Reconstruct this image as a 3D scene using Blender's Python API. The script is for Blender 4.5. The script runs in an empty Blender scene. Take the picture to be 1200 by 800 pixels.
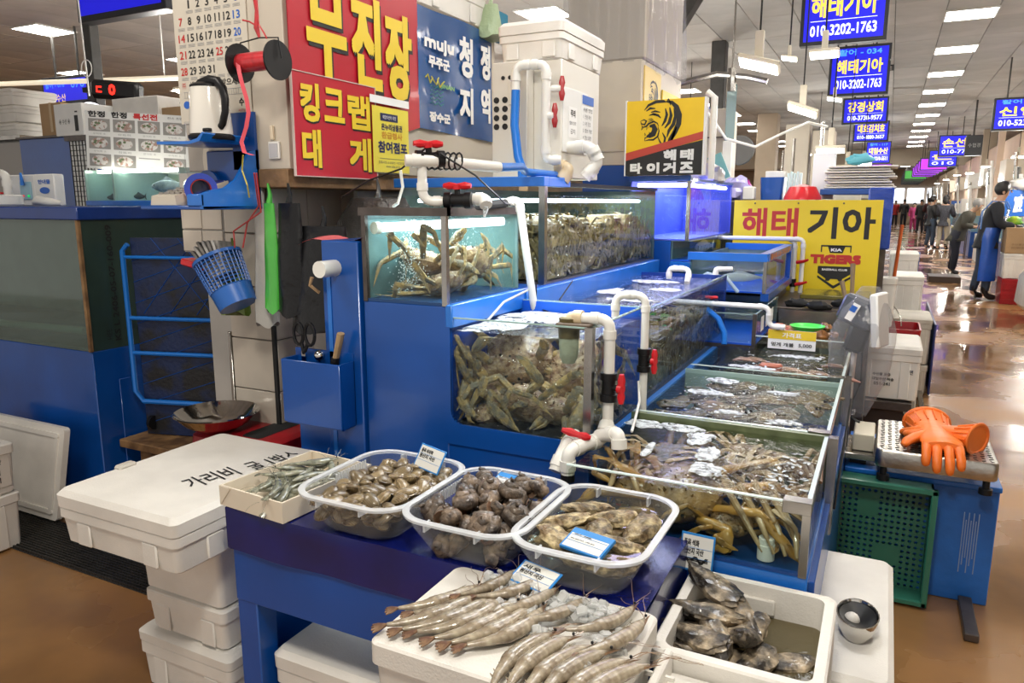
import bpy, bmesh, math, random
from mathutils import Vector as V, Matrix, noise
SC = bpy.context.scene
COL = SC.collection
random.seed(7)
pi = math.pi
# ------------------------------------------------------------------ camera
cam = bpy.data.cameras.new('camera'); co = bpy.data.objects.new('camera', cam); COL.objects.link(co)
cam.sensor_width = 36; cam.lens = 867 / 1200 * 36; cam.clip_start = .02; cam.clip_end = 200
TH, PS = math.radians(10.584), math.radians(26.669)
CF = V((-math.sin(PS) * math.cos(TH), math.cos(PS) * math.cos(TH), -math.sin(TH)))
co.location = (0, 0, 1.5); co.rotation_euler = CF.to_track_quat('-Z', 'Y').to_euler()
SC.camera = co
# ------------------------------------------------------------------ world, lamps, exposure
w = bpy.data.worlds.new('world'); SC.world = w; w.use_nodes = True
w.node_tree.nodes['Background'].inputs[0].default_value = (1, .95, .89, 1)
w.node_tree.nodes['Background'].inputs[1].default_value = .8
SC.view_settings.view_transform = 'Standard'; SC.view_settings.look = 'None'
SC.view_settings.exposure = -0.04; SC.view_settings.gamma = 1
SC.cycles.transparent_max_bounces = 40; SC.cycles.max_bounces = 8
SC.cycles.caustics_reflective = False; SC.cycles.caustics_refractive = False
SC.cycles.sample_clamp_indirect = 4
def area(name, loc, aim, size, power, col=(1, .95, .88), sy=None):
    l = bpy.data.lights.new(name, 'AREA'); l.energy = power; l.size = size; l.color = col
    if sy: l.shape = 'RECTANGLE'; l.size_y = sy
    o = bpy.data.objects.new(name, l); COL.objects.link(o); o.location = loc
    o.rotation_euler = (V(aim) - V(loc)).to_track_quat('-Z', 'Y').to_euler(); return o
area('stall_lamp', (-.2, .2, 2.9), (-.9, 1.5, .8), .35, 42, (1, .93, .82))
area('stall_lamp', (-2.6, .6, 3.4), (-1.7, 1.5, .8), .7, 34, (1, .93, .84))
area('stall_lamp', (.7, 2.4, 3.3), (.2, 3.2, .5), .5, 16, (1, .95, .88))
area('stall_lamp', (-.5, 2.6, 3.3), (-.6, 2.8, .9), .6, 26, (.95, .97, 1))
area('stall_lamp', (-.5, 5.8, 3.5), (-.5, 5.2, 1), .7, 8, (.95, .97, 1))
# ------------------------------------------------------------------ materials
MT = {}
def mat(n, c=(.8, .8, .8), r=.5, m=0, var=0, vs=10, b=0, bs=60, c2=None, e=0, rnd=0, coat=0, sp=.5, lo=.35, hi=.65, r2=None, tr=0, sss=0, wv=None):
    if n in MT: return MT[n]
    mt = bpy.data.materials.new(n); MT[n] = mt; mt.use_nodes = True; nt = mt.node_tree; P = nt.nodes['Principled BSDF']
    I = P.inputs; I['Base Color'].default_value = (*c, 1); I['Roughness'].default_value = r; I['Metallic'].default_value = m
    I['Coat Weight'].default_value = coat; I['Coat Roughness'].default_value = .06; I['Specular IOR Level'].default_value = sp
    mt.diffuse_color = (*c, 1)
    tc = nt.nodes.new('ShaderNodeTexCoord')
    if var or c2:
        nz = nt.nodes.new('ShaderNodeTexNoise'); nz.inputs['Scale'].default_value = vs; nz.inputs['Detail'].default_value = 5
        nt.links.new(tc.outputs['Object'], nz.inputs['Vector'])
        cr = nt.nodes.new('ShaderNodeValToRGB'); cr.color_ramp.elements[0].position = lo; cr.color_ramp.elements[1].position = hi
        d = c2 or tuple(x * (1 - var) for x in c)
        cr.color_ramp.elements[0].color = (*d, 1); cr.color_ramp.elements[1].color = (*c, 1)
        nt.links.new(nz.outputs['Fac'], cr.inputs['Fac']); out = cr.outputs['Color']
        if rnd:
            oi = nt.nodes.new('ShaderNodeObjectInfo'); hs = nt.nodes.new('ShaderNodeHueSaturation'); mr = nt.nodes.new('ShaderNodeMapRange')
            mr.inputs['To Min'].default_value = 1 - rnd; mr.inputs['To Max'].default_value = 1 + rnd
            nt.links.new(oi.outputs['Random'], mr.inputs['Value']); nt.links.new(mr.outputs['Result'], hs.inputs['Value'])
            nt.links.new(out, hs.inputs['Color']); out = hs.outputs['Color']
        if wv:     # growth rings / shell segments: (scale, depth of tone, rings or bands, axis)
            wt = nt.nodes.new('ShaderNodeTexWave'); wt.wave_type = wv[2]; wt.inputs['Scale'].default_value = wv[0]; wt.inputs['Distortion'].default_value = wv[4] if len(wv) > 4 else 1.5; wt.inputs['Detail'].default_value = 2; wt.inputs['Detail Scale'].default_value = 3
            if wv[2] == 'BANDS': wt.bands_direction = wv[3]
            nt.links.new(tc.outputs['Object'], wt.inputs['Vector']); wr = nt.nodes.new('ShaderNodeMapRange'); wr.inputs['To Min'].default_value = 1 - wv[1]; nt.links.new(wt.outputs['Fac'], wr.inputs['Value'])
            mm = nt.nodes.new('ShaderNodeVectorMath'); mm.operation = 'SCALE'; nt.links.new(out, mm.inputs[0]); nt.links.new(wr.outputs['Result'], mm.inputs['Scale']); out = mm.outputs['Vector']
        nt.links.new(out, I['Base Color'])
        if r2 is not None:
            m2 = nt.nodes.new('ShaderNodeMapRange'); m2.inputs['From Min'].default_value = lo; m2.inputs['From Max'].default_value = hi
            m2.inputs['To Min'].default_value = r2; m2.inputs['To Max'].default_value = r
            nt.links.new(nz.outputs['Fac'], m2.inputs['Value']); nt.links.new(m2.outputs['Result'], I['Roughness'])
    if b:
        n2 = nt.nodes.new('ShaderNodeTexNoise'); n2.inputs['Scale'].default_value = bs; n2.inputs['Detail'].default_value = 4
        nt.links.new(tc.outputs['Object'], n2.inputs['Vector'])
        bp = nt.nodes.new('ShaderNodeBump'); bp.inputs['Strength'].default_value = b; bp.inputs['Distance'].default_value = .01
        nt.links.new(n2.outputs['Fac'], bp.inputs['Height']); nt.links.new(bp.outputs['Normal'], I['Normal'])
    if e:
        I['Emission Color'].default_value = (*c, 1); I['Emission Strength'].default_value = e
    if tr:      # thin see-through plastic / film / glass: part of the light goes straight through
        ts = nt.nodes.new('ShaderNodeBsdfTransparent'); ts.inputs[0].default_value = (*[min(1, x ** .3) for x in c], 1)
        mx = nt.nodes.new('ShaderNodeMixShader'); fr = nt.nodes.new('ShaderNodeLayerWeight'); fr.inputs['Blend'].default_value = .3
        mr = nt.nodes.new('ShaderNodeMapRange'); mr.inputs['To Min'].default_value = 1 - tr; mr.inputs['To Max'].default_value = min(1, 1 - tr + .22)
        nt.links.new(fr.outputs['Facing'], mr.inputs['Value']); nt.links.new(mr.outputs['Result'], mx.inputs[0])
        nt.links.new(ts.outputs[0], mx.inputs[1]); nt.links.new(P.outputs[0], mx.inputs[2])
        nt.links.new(mx.outputs[0], nt.nodes['Material Output'].inputs['Surface'])
    return mt
def clear(n, tint, ior=1.45, rough=.02, b=0, bs=12, spec=1.0, haze=0, hz=(.6, .7, .7)):
    """clear sheet: transparent with a tint, mirror-like reflection by Fresnel, optional slight milky haze"""
    mt = bpy.data.materials.new(n); MT[n] = mt; mt.use_nodes = True; nt = mt.node_tree; nt.nodes.remove(nt.nodes['Principled BSDF'])
    t = nt.nodes.new('ShaderNodeBsdfTransparent'); t.inputs[0].default_value = (*tint, 1)
    g = nt.nodes.new('ShaderNodeBsdfGlossy'); g.inputs['Roughness'].default_value = rough; g.inputs[0].default_value = (spec, spec, spec, 1)
    f = nt.nodes.new('ShaderNodeFresnel'); f.inputs[0].default_value = ior; mx = nt.nodes.new('ShaderNodeMixShader')
    if b:
        tc = nt.nodes.new('ShaderNodeTexCoord'); nz = nt.nodes.new('ShaderNodeTexNoise'); nz.inputs['Scale'].default_value = bs; nz.inputs['Detail'].default_value = 3; nz.inputs['Distortion'].default_value = .6
        nt.links.new(tc.outputs['Object'], nz.inputs['Vector']); bp = nt.nodes.new('ShaderNodeBump'); bp.inputs['Strength'].default_value = b; bp.inputs['Distance'].default_value = .02
        nt.links.new(nz.outputs['Fac'], bp.inputs['Height'])
        nt.links.new(bp.outputs['Normal'], g.inputs['Normal']); nt.links.new(bp.outputs['Normal'], f.inputs['Normal'])
    last = t.outputs[0]
    if haze:
        d = nt.nodes.new('ShaderNodeBsdfDiffuse'); d.inputs[0].default_value = (*hz, 1); m0 = nt.nodes.new('ShaderNodeMixShader'); m0.inputs[0].default_value = haze
        nt.links.new(last, m0.inputs[1]); nt.links.new(d.outputs[0], m0.inputs[2]); last = m0.outputs[0]
    ge = nt.nodes.new('ShaderNodeNewGeometry'); iv = nt.nodes.new('ShaderNodeMath'); iv.operation = 'SUBTRACT'; iv.inputs[0].default_value = 1; nt.links.new(ge.outputs['Backfacing'], iv.inputs[1])
    ml = nt.nodes.new('ShaderNodeMath'); ml.operation = 'MULTIPLY'; nt.links.new(f.outputs[0], ml.inputs[0]); nt.links.new(iv.outputs[0], ml.inputs[1])     # the sheet mirrors on its outer face only
    nt.links.new(ml.outputs[0], mx.inputs[0]); nt.links.new(last, mx.inputs[1]); nt.links.new(g.outputs[0], mx.inputs[2])
    nt.links.new(mx.outputs[0], nt.nodes['Material Output'].inputs['Surface']); return mt
BLUE = mat('blue_frp', (.003, .075, .36), .28, var=.25, vs=3, b=.05, bs=30, coat=.3)
BLUEL = mat('blue_rail_paint', (.012, .16, .6), .3, var=.15, vs=8, coat=.3)
NAVY = mat('navy_cloth', (.004, .01, .14), .25, var=.4, vs=5, b=.25, bs=9, coat=.4)
FOAM = mat('white_foam', (.80, .77, .71), .6, var=.12, vs=6, b=.12, bs=220)
FOAMD = mat('dirty_foam', (.62, .58, .50), .6, var=.25, vs=5, b=.12, bs=200)
GLASS = clear('tank_glass', (.95, .98, .97), 1.35, .02, spec=.55)
GLASSG = clear('dirty_tank_glass', (.55, .68, .62), 1.45, .05, haze=.24, hz=(.24, .30, .27))
GEDGE = mat('glass_edge', (.32, .46, .42), .15, coat=.5)
STEEL = mat('steel_strip', (.45, .43, .40), .25, 1, var=.3, vs=10)
DSTEEL = mat('dark_steel', (.12, .10, .09), .35, .6, var=.3, vs=20)
PVC = mat('pvc_white', (.80, .79, .74), .3, var=.06, vs=20)
PVCO = mat('pvc_aged', (.72, .58, .38), .4, var=.25, vs=14)
BLK = mat('black_plastic', (.008, .008, .009), .4, sp=.3)
BLKM = mat('black_matte', (.01, .01, .01), .8)
DARK = mat('dark_void', (.02, .02, .022), .8)
REDP = mat('red_plastic', (.62, .012, .02), .3, var=.1)
REDD = mat('dark_red_plastic', (.40, .008, .015), .35, var=.3, vs=8)
WHITE = mat('white_paint', (.78, .78, .75), .45, var=.05)
CREAM = mat('cream_panel', (.62, .55, .45), .5, var=.12, vs=3)
WOOD = mat('worn_wood', (.30, .17, .07), .6, c2=(.10, .05, .02), vs=12, b=.2, bs=60)
CARD = mat('cardboard', (.42, .27, .14), .75, var=.15, vs=5)
HOSE = mat('blue_hose', (.01, .17, .62), .3)
WATER = clear('water', (.90, .95, .94), 1.33, .03, b=.6, bs=26, spec=.9)
SEAW = clear('sea_tank_water', (.84, .88, .84), 1.33, .015, b=.3, bs=34, spec=.5)
WATER2 = clear('rippled_water', (.82, .88, .90), 1.6, .04, b=1.0, bs=34, spec=1)
MURK = clear('murky_water', (.55, .50, .36), 1.33, .03, b=.2, bs=14, haze=.30, hz=(.20, .17, .10))
BASW = clear('basin_water', (.86, .84, .76), 1.33, .02, b=.12, bs=10, haze=.02, hz=(.3, .28, .22))
FROTH = mat('white_froth', (.74, .79, .82), .5, var=.3, vs=60, b=1, bs=120)
_n = FROTH.node_tree; _z = _n.nodes.new('ShaderNodeTexNoise'); _z.inputs['Scale'].default_value = 55; _z.inputs['Detail'].default_value = 6; _c = _n.nodes.new('ShaderNodeTexCoord'); _r = _n.nodes.new('ShaderNodeMapRange')
_r.inputs['From Min'].default_value = .38; _r.inputs['From Max'].default_value = .50; _n.links.new(_c.outputs['Object'], _z.inputs['Vector']); _n.links.new(_z.outputs['Fac'], _r.inputs['Value']); _n.links.new(_r.outputs['Result'], _n.nodes['Principled BSDF'].inputs['Alpha'])
BASIN = mat('clear_plastic', (.80, .83, .86), .18, tr=.94, b=.05, bs=20)
BRIM = mat('clear_plastic_rim', (.78, .80, .82), .2, tr=.5)
FILM = mat('plastic_film', (.60, .60, .62), .12, tr=.88, b=.9, bs=9)
BLACKT = mat('print_black', (.012, .012, .012), .5)
WHT = mat('print_white', (.85, .85, .83), .5)
GRY = mat('print_grey', (.35, .35, .35), .5)
REDT = mat('print_red', (.55, .02, .02), .45)
BLUT = mat('print_blue', (.02, .12, .5), .45)
YEL = mat('print_yellow', (.78, .56, .03), .4)
# ------------------------------------------------------------------ mesh helpers
def shape_mat(M):  # used for local frames
    return M
class MB:
    def __init__(s): s.v = []; s.f = []; s.M = None
    def add(s, vs, fs):
        o = len(s.v)
        for p in vs: s.v.append(tuple(s.M @ V(p)) if s.M else tuple(p))
        for f in fs: s.f.append(tuple(i + o for i in f))
        return s
    def box(s, x0, x1, y0, y1, z0, z1, bev=0):
        if bev:
            b = min(bev, abs(x1 - x0) * .49, abs(y1 - y0) * .49, abs(z1 - z0) * .49)
            vs = []; idx = {}
            for i, (X, sx) in enumerate(((x0, 1), (x1, -1))):
                for j, (Y, sy) in enumerate(((y0, 1), (y1, -1))):
                    for k, (Z, sz) in enumerate(((z0, 1), (z1, -1))):
                        for a in range(3):
                            p = [X + sx * b, Y + sy * b, Z + sz * b]; p[a] = (X, Y, Z)[a]
                            idx[i, j, k, a] = len(vs); vs.append(p)
            fs = []
            for a in range(3):
                u, v = [t for t in range(3) if t != a]
                for e in (0, 1):
                    q = []
                    for (p, r) in ((0, 0), (1, 0), (1, 1), (0, 1)):
                        c = [0, 0, 0]; c[a] = e; c[u] = p; c[v] = r; q.append(idx[(*c, a)])
                    fs.append(q)
            for a in range(3):
                u, v = [t for t in range(3) if t != a]
                for p in (0, 1):
                    for r in (0, 1):
                        c = [0, 0, 0]; c[u] = p; c[v] = r; d = list(c); d[a] = 1
                        fs.append([idx[(*c, u)], idx[(*c, v)], idx[(*d, v)], idx[(*d, u)]])
            for i in (0, 1):
                for j in (0, 1):
                    for k in (0, 1): fs.append([idx[i, j, k, 0], idx[i, j, k, 1], idx[i, j, k, 2]])
            return s.add(vs, fs)
        return s.add([(x0, y0, z0), (x1, y0, z0), (x1, y1, z0), (x0, y1, z0), (x0, y0, z1), (x1, y0, z1), (x1, y1, z1), (x0, y1, z1)],
                     [(0, 3, 2, 1), (4, 5, 6, 7), (0, 1, 5, 4), (1, 2, 6, 5), (2, 3, 7, 6), (3, 0, 4, 7)])
    def tube(s, pts, r, n=8, cap=True, flat=1):
        pts = [V(p) for p in pts]; N = len(pts); rr = r if isinstance(r, (list, tuple)) else [r] * N
        vs = []; fs = []; up = None
        for i, p in enumerate(pts):
            t = (pts[min(i + 1, N - 1)] - pts[max(i - 1, 0)]); t = t.normalized() if t.length > 1e-9 else V((0, 0, 1))
            if up is None: up = V((0, 0, 1)) if abs(t.z) < .9 else V((1, 0, 0))
            a = t.cross(up).normalized(); bb = a.cross(t).normalized(); up = bb
            for k in range(n):
                q = 2 * pi * k / n; vs.append(p + a * math.cos(q) * rr[i] + bb * math.sin(q) * rr[i] * flat)
        for i in range(N - 1):
            for k in range(n): k2 = (k + 1) % n; fs.append((i * n + k, i * n + k2, (i + 1) * n + k2, (i + 1) * n + k))
        if cap: fs.append(tuple(range(n))[::-1]); fs.append(tuple((N - 1) * n + k for k in range(n)))
        return s.add(vs, fs)
    def lathe(s, prof, c=(0, 0, 0), n=20, axis='z', sx=1, sy=1):
        vs = []; fs = []; c = V(c)
        for (r, h) in prof:
            for k in range(n):
                q = 2 * pi * k / n; a, b = r * math.cos(q) * sx, r * math.sin(q) * sy
                vs.append(c + (V((a, b, h)) if axis == 'z' else V((h, a, b)) if axis == 'x' else V((b, h, a))))
        m = len(prof)
        for i in range(m - 1):
            for k in range(n): k2 = (k + 1) % n; fs.append((i * n + k, i * n + k2, (i + 1) * n + k2, (i + 1) * n + k))
        if prof[0][0] > 1e-6: fs.append(tuple(range(n))[::-1])
        if prof[-1][0] > 1e-6: fs.append(tuple((m - 1) * n + k for k in range(n)))
        return s.add(vs, fs)
    def loft(s, rings, c0=True, c1=True, close=True):
        n = len(rings[0]); vs = [p for r in rings for p in r]; fs = []
        for i in range(len(rings) - 1):
            for k in range(n if close else n - 1): k2 = (k + 1) % n; fs.append((i * n + k, i * n + k2, (i + 1) * n + k2, (i + 1) * n + k))
        if c0: fs.append(tuple(range(n))[::-1])
        if c1: fs.append(tuple((len(rings) - 1) * n + k for k in range(n)))
        return s.add(vs, fs)
    def prism(s, poly, fr, d):
        """poly in the frame (origin, right, up); thickness d along the normal"""
        O, R, U = [V(x) for x in fr]; N = R.cross(U); n = len(poly)
        vs = [O + R * a + U * b for a, b in poly] + [O + R * a + U * b + N * d for a, b in poly]
        return s.add(vs, [tuple(range(n))[::-1], tuple(range(n, 2 * n))] + [(k, (k + 1) % n, (k + 1) % n + n, k + n) for k in range(n)])
    def grid(s, nx, ny, fn, close=False):
        vs = [fn(i / nx, j / ny) for j in range(ny + 1) for i in range(nx + 1)]
        return s.add(vs, [(j * (nx + 1) + i, j * (nx + 1) + i + 1, (j + 1) * (nx + 1) + i + 1, (j + 1) * (nx + 1) + i) for j in range(ny) for i in range(nx)])
    def ball(s, c, r, nu=10, nv=7, fn=None, sc=(1, 1, 1)):
        vs = [V((0, 0, -1))]; fs = []
        for j in range(1, nv):
            a = -pi / 2 + pi * j / nv
            for i in range(nu): b = 2 * pi * i / nu; vs.append(V((math.cos(a) * math.cos(b), math.cos(a) * math.sin(b), math.sin(a))))
        vs.append(V((0, 0, 1)))
        for i in range(nu): fs.append((0, 1 + (i + 1) % nu, 1 + i)); fs.append((len(vs) - 1, len(vs) - 1 - nu + i, len(vs) - 1 - nu + (i + 1) % nu))
        for j in range(nv - 2):
            for i in range(nu): i2 = (i + 1) % nu; a = 1 + j * nu; fs.append((a + i, a + i2, a + nu + i2, a + nu + i))
        c = V(c); out = []
        for d in vs:
            q = V((d.x * sc[0], d.y * sc[1], d.z * sc[2])) * r
            if fn: q = fn(d, q)
            out.append(c + q)
        return s.add(out, fs)
    def build(s, name, m, parent=None, smooth=40):
        me = bpy.data.meshes.new(name); o0 = V((0, 0, 0)); own = V((0, 0, 0))
        if parent is not None:
            q = parent
            while q is not None: o0 += q.location; q = q.parent
        elif s.v:
            xs = [p[0] for p in s.v]; ys = [p[1] for p in s.v]; own = V(((min(xs) + max(xs)) / 2, (min(ys) + max(ys)) / 2, min(p[2] for p in s.v)))
        d = o0 + own
        me.from_pydata([(p[0] - d.x, p[1] - d.y, p[2] - d.z) for p in s.v], [], s.f)
        if smooth:
            me.polygons.foreach_set('use_smooth', [True] * len(me.polygons)); me.set_sharp_from_angle(angle=math.radians(smooth))
        me.materials.append(m); me.update()
        o = bpy.data.objects.new(name, me); COL.objects.link(o)
        if parent is not None: o.parent = parent
        else: o.location = own
        return o
def rr(cx, cy, w, d, r, z, n=5):
    r = min(r, w / 2 - 1e-4, d / 2 - 1e-4); out = []
    for (sx, sy, a0) in ((1, 1, 0), (-1, 1, 90), (-1, -1, 180), (1, -1, 270)):
        for k in range(n + 1):
            a = math.radians(a0 + 90 * k / n); out.append((cx + sx * (w / 2 - r) + r * math.cos(a), cy + sy * (d / 2 - r) + r * math.sin(a), z))
    return out
def tag(o, label=None, cat=None, group=None, kind=None):
    if label: o['label'] = label
    if cat: o['category'] = cat
    if group: o['group'] = group
    if kind: o['kind'] = kind
    return o
def thing(name, label, cat, loc=(0, 0, 0), group=None, rz=0):
    o = bpy.data.objects.new(name, None); COL.objects.link(o); o.location = loc; o.rotation_euler[2] = rz
    o.empty_display_size = .05
    return tag(o, label, cat, group)
def solo(name, mb, m, label, cat, group=None, smooth=40):
    return tag(mb.build(name, m, None, smooth), label, cat, group)
def struct(name, mb, m, smooth=40):
    return tag(mb.build(name, m, None, smooth), kind='structure')
def bxp(name, m, parent, *b, bev=.003): return MB().box(*b, bev).build(name, m, parent)
def kids(o): return [c for c in o.children]
def copy_tree(o, parent=None, names=True):
    c = o.copy(); COL.objects.link(c); c.parent = parent
    for ch in kids(o): copy_tree(ch, c)
    return c
def place(proto, first, loc, rot=(0, 0, 0), sc=1, label=None, group=None):
    """first use places the prototype itself, later ones a copy"""
    o = proto if first else copy_tree(proto)
    o.location = loc; o.rotation_euler = rot; o.scale = (sc, sc, sc) if not isinstance(sc, tuple) else sc
    if label: o['label'] = label
    if group: o['group'] = group
    return o
_tc = {}
def glyphs(t):
    if t in _tc: return _tc[t]
    c = bpy.data.curves.new('t', 'FONT'); c.body = t; c.resolution_u = 2; o = bpy.data.objects.new('t', c); COL.objects.link(o)
    me = bpy.data.meshes.new_from_object(o); bpy.data.objects.remove(o)
    r = ([tuple(v.co) for v in me.vertices], [tuple(p.vertices) for p in me.polygons]); bpy.data.meshes.remove(me); _tc[t] = r
    return r
def frx(x, y, z): return (V((x, y, z)), V((0, 1, 0)), V((0, 0, 1)))      # face looking to +x
def fry(x, y, z): return (V((x, y, z)), V((1, 0, 0)), V((0, 0, 1)))      # face looking to -y
def text(mb, t, fr, u0, u1, v0, v1, lift=.001, bold=0, slant=0):
    """fit the writing into the rectangle u0..u1, v0..v1 of the frame"""
    vs, fs = glyphs(t)
    if not vs: return
    x0 = min(v[0] for v in vs); x1 = max(v[0] for v in vs); y0 = min(v[1] for v in vs); y1 = max(v[1] for v in vs)
    O, R, U = fr; N = R.cross(U)
    offs = [(0, 0)] if not bold else [(dx, dy) for dx in (-bold, 0, bold) for dy in (-bold, 0, bold)]
    for i, (dx, dy) in enumerate(offs):
        o = []
        for v in vs:
            b = (v[1] - y0) / max(1e-6, y1 - y0); u = u0 + bold + (u1 - u0 - 2 * bold) * (v[0] - x0) / max(1e-6, x1 - x0) + dx + slant * b; q = v0 + bold + (v1 - v0 - 2 * bold) * b + dy
            o.append(O + R * u + U * q + N * (lift + i * 2e-5))
        mb.add(o, fs)
def rect(mb, fr, u0, u1, v0, v1, lift=.0005, d=.0005):
    O, R, U = fr; N = R.cross(U); mb.prism([(u0, v0), (u1, v0), (u1, v1), (u0, v1)], (O + N * lift, R, U), d)
def sign(name, label, cat, fr, w, h, m, th=.01, frame=None, fm=None, group=None):
    """flat board: origin of the frame at its lower left front corner"""
    O, R, U = fr; N = R.cross(U); t = thing(name, label, cat, O + R * w / 2, group)
    MB().prism([(0, 0), (w, 0), (w, h), (0, h)], (O - N * th, R, U), th).build('board', m, t)
    if frame:
        f = MB()
        for a, b, c, d in ((-frame, w + frame, -frame, 0), (-frame, w + frame, h, h + frame), (-frame, 0, 0, h), (w, w + frame, 0, h)): rect(f, (O - N * th, R, U), a, b, c, d, 0, th + .004)
        f.build('frame', fm, t)
    return t
def letters(t, fr, m, items, name='lettering'):
    if 1 < len(items) <= 7 and all(len(i[0]) == 1 and len(i) > 5 and i[5].get('bold', 0) > .003 for i in items):      # big single letters stand apart
        for it in items: mb = MB(); text(mb, it[0], fr, *it[1:5], **it[5]); mb.build('letter' if 'shadow' not in name else 'letter_shadow', m, t, 0)
        return
    mb = MB()
    for it in items: text(mb, it[0], fr, *it[1:5], **(it[5] if len(it) > 5 else {}))
    return mb.build(name, m, t, 0)
def pipe(mb, pts, r, n=10, fr=.04):
    """pipe with rounded elbows and collars at the bends"""
    P = [V(p) for p in pts]; out = [P[0]]
    for i in range(1, len(P) - 1):
        a, b, c = P[i - 1], P[i], P[i + 1]; d1 = (a - b).normalized(); d2 = (c - b).normalized(); q = min(fr, (a - b).length * .45, (c - b).length * .45)
        for k in range(8):
            t = k / 7; out.append((b + d1 * q) * (1 - t) ** 2 + b * 2 * t * (1 - t) + (b + d2 * q) * t * t)
        for d in (d1, d2): mb.tube([b + d * q * .9, b + d * (q + r * 1.3)], r * 1.18, n)
    out.append(P[-1]); mb.tube(out, r, n)
def valve(t, c, ax, out, s=1.0):
    """black ball valve body along ax with a red butterfly handle pointing along out"""
    c = V(c); ax = V(ax).normalized(); out = V(out).normalized(); sd = ax.cross(out)
    b = MB(); b.tube([c - ax * .035 * s, c - ax * .018 * s, c - ax * .017 * s, c + ax * .017 * s, c + ax * .018 * s, c + ax * .035 * s], [.021 * s, .021 * s, .017 * s, .017 * s, .021 * s, .021 * s], 12)
    b.tube([c, c + out * .03 * s], .008 * s, 8)
    b.build('valve_body', BLK, t)
    h = MB(); h.tube([c + out * .028 * s, c + out * .04 * s], .012 * s, 10)
    e = c + out * .036 * s
    h.tube([e - ax * .036 * s, e - ax * .02 * s, e, e + ax * .02 * s, e + ax * .036 * s], [.006 * s, .010 * s, .006 * s, .010 * s, .006 * s], 8)
    h.build('valve_handle', REDP, t)
def confine(root, b, soft=.25):
    """press a creature's limbs flat against the walls of its tank: b = x0, x1, y0, y1, z0, z1"""
    W = Matrix.LocRotScale(root.location, root.rotation_euler, root.scale)
    for ch in root.children:
        M_ = W @ ch.matrix_basis; inv = M_.inverted(); me = ch.data.copy(); ch.data = me
        for v in me.vertices:
            p = M_ @ v.co; q = p.copy()
            for a in range(3):
                lo, hi = b[2 * a], b[2 * a + 1]
                if p[a] < lo: q[a] = lo + min(.012, (lo - p[a]) * .06)
                elif p[a] > hi: q[a] = hi - min(.012, (p[a] - hi) * .06)
            if q != p: v.co = inv @ q
def lump(m, seed, amp, f=8):
    off = V((seed * 3.1, seed * 1.7, seed))
    return lambda d, q: q * (1 + amp * noise.noise(d * f + off))
def froth(name, parent, m, cx, cy, z, rx, ry, seed, n=26):
    """a flat irregular patch of foam lying on water"""
    ring = []; ring2 = []
    for k in range(n):
        a = 2 * pi * k / n; q = 1 + .5 * noise.noise(V((math.cos(a) * 1.7 + seed, math.sin(a) * 1.7, seed * .7))) + .18 * noise.noise(V((math.cos(a) * 5, math.sin(a) * 5, seed)))
        ring.append((cx + rx * q * math.cos(a), cy + ry * q * math.sin(a), z)); ring2.append((cx + rx * q * .9 * math.cos(a), cy + ry * q * .9 * math.sin(a), z + .004))
    return MB().loft([ring, ring2]).build(name, m, parent)
# ================================================================== large structure
FLOORM = mat('wet_floor', (.38, .19, .06), .42, c2=(.19, .10, .045), vs=1.1, b=.10, bs=7, r2=.06, lo=.38, hi=.66)
struct('floor', MB().box(-20, 8, -3, 66, -.1, 0), FLOORM)
CEILM = mat('ceiling_panel_grey', (.46, .445, .42), .8, var=.28, vs=1.3, b=.2, bs=5, rnd=.10)
CEILB = mat('ceiling_gap', (.08, .075, .07), .9)
ceil = struct('ceiling', MB().box(-20, 8, -3, 66, 4.03, 4.2), CEILB)
HC = 4.0
LROWS = [(-14.4, 4.6), (-11.3, 4.6), (-4.35, 4.4), (.76, 4.4), (5.9, 4.4)]
lights = []
for (lx, y0) in LROWS:
    y = y0
    while y < 60: lights.append((lx, y)); y += 2.6
def infront(x, y, z):
    d = V((x, y, z - 1.5)); f = d.dot(CF); r = d.x * math.cos(PS) + d.y * math.sin(PS); u = d.dot(V((math.cos(PS), math.sin(PS), 0)).cross(CF))
    return f > .5 and abs(r / f) < .72 and abs(u / f) < .48, f
cells = []; rest = MB()
i0 = round(-20 / .6)
for i in range(i0, 13):
    x = .46 + .6 * i
    if x > 7.4 or x < -19.4: continue
    for j in range(48):
        y = -.5 + 1.3 * j
        cells.append((infront(x + .3, y + .65, HC), x, y))
vis = sorted([c for c in cells if c[0][0]], key=lambda c: c[0][1])
pm = MB().box(0, .592, 0, 1.292, 0, .03, .004).build('ceiling_panel', CEILM, ceil)
for k, (q, x, y) in enumerate(vis):
    z = HC + .004 * noise.noise(V((x * 3, y * 3, 0)))
    if k < 290:
        o = pm if k == 0 else pm.copy()
        if k: COL.objects.link(o)
        o.location = (x, y, z)
    else: rest.box(x, x + .592, y, y + 1.292, z, z + .03)
for (q, x, y) in cells:
    if not q[0] and q[1] < 14: rest.box(x, x + .592, y, y + 1.292, HC, HC + .03)
tag(rest.build('ceiling_panels_beyond', CEILM, ceil), kind='stuff')
LAMPM = mat('lamp_panel_light', (1, .95, .86), .5, e=32)
proto = thing('ceiling_light', 'square recessed ceiling light panel glowing warm white', 'ceiling light', (0, 0, 0), 'recessed ceiling lights')
f = MB()
for a in ((-.31, .31, -.31, -.29), (-.31, .31, .29, .31), (-.31, -.29, -.29, .29), (.29, .31, -.29, .29)): f.box(*a, -.012, .012)
f.build('frame', WHITE, proto); MB().box(-.29, .29, -.29, .29, -.006, .01).build('diffuser', LAMPM, proto)
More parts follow.
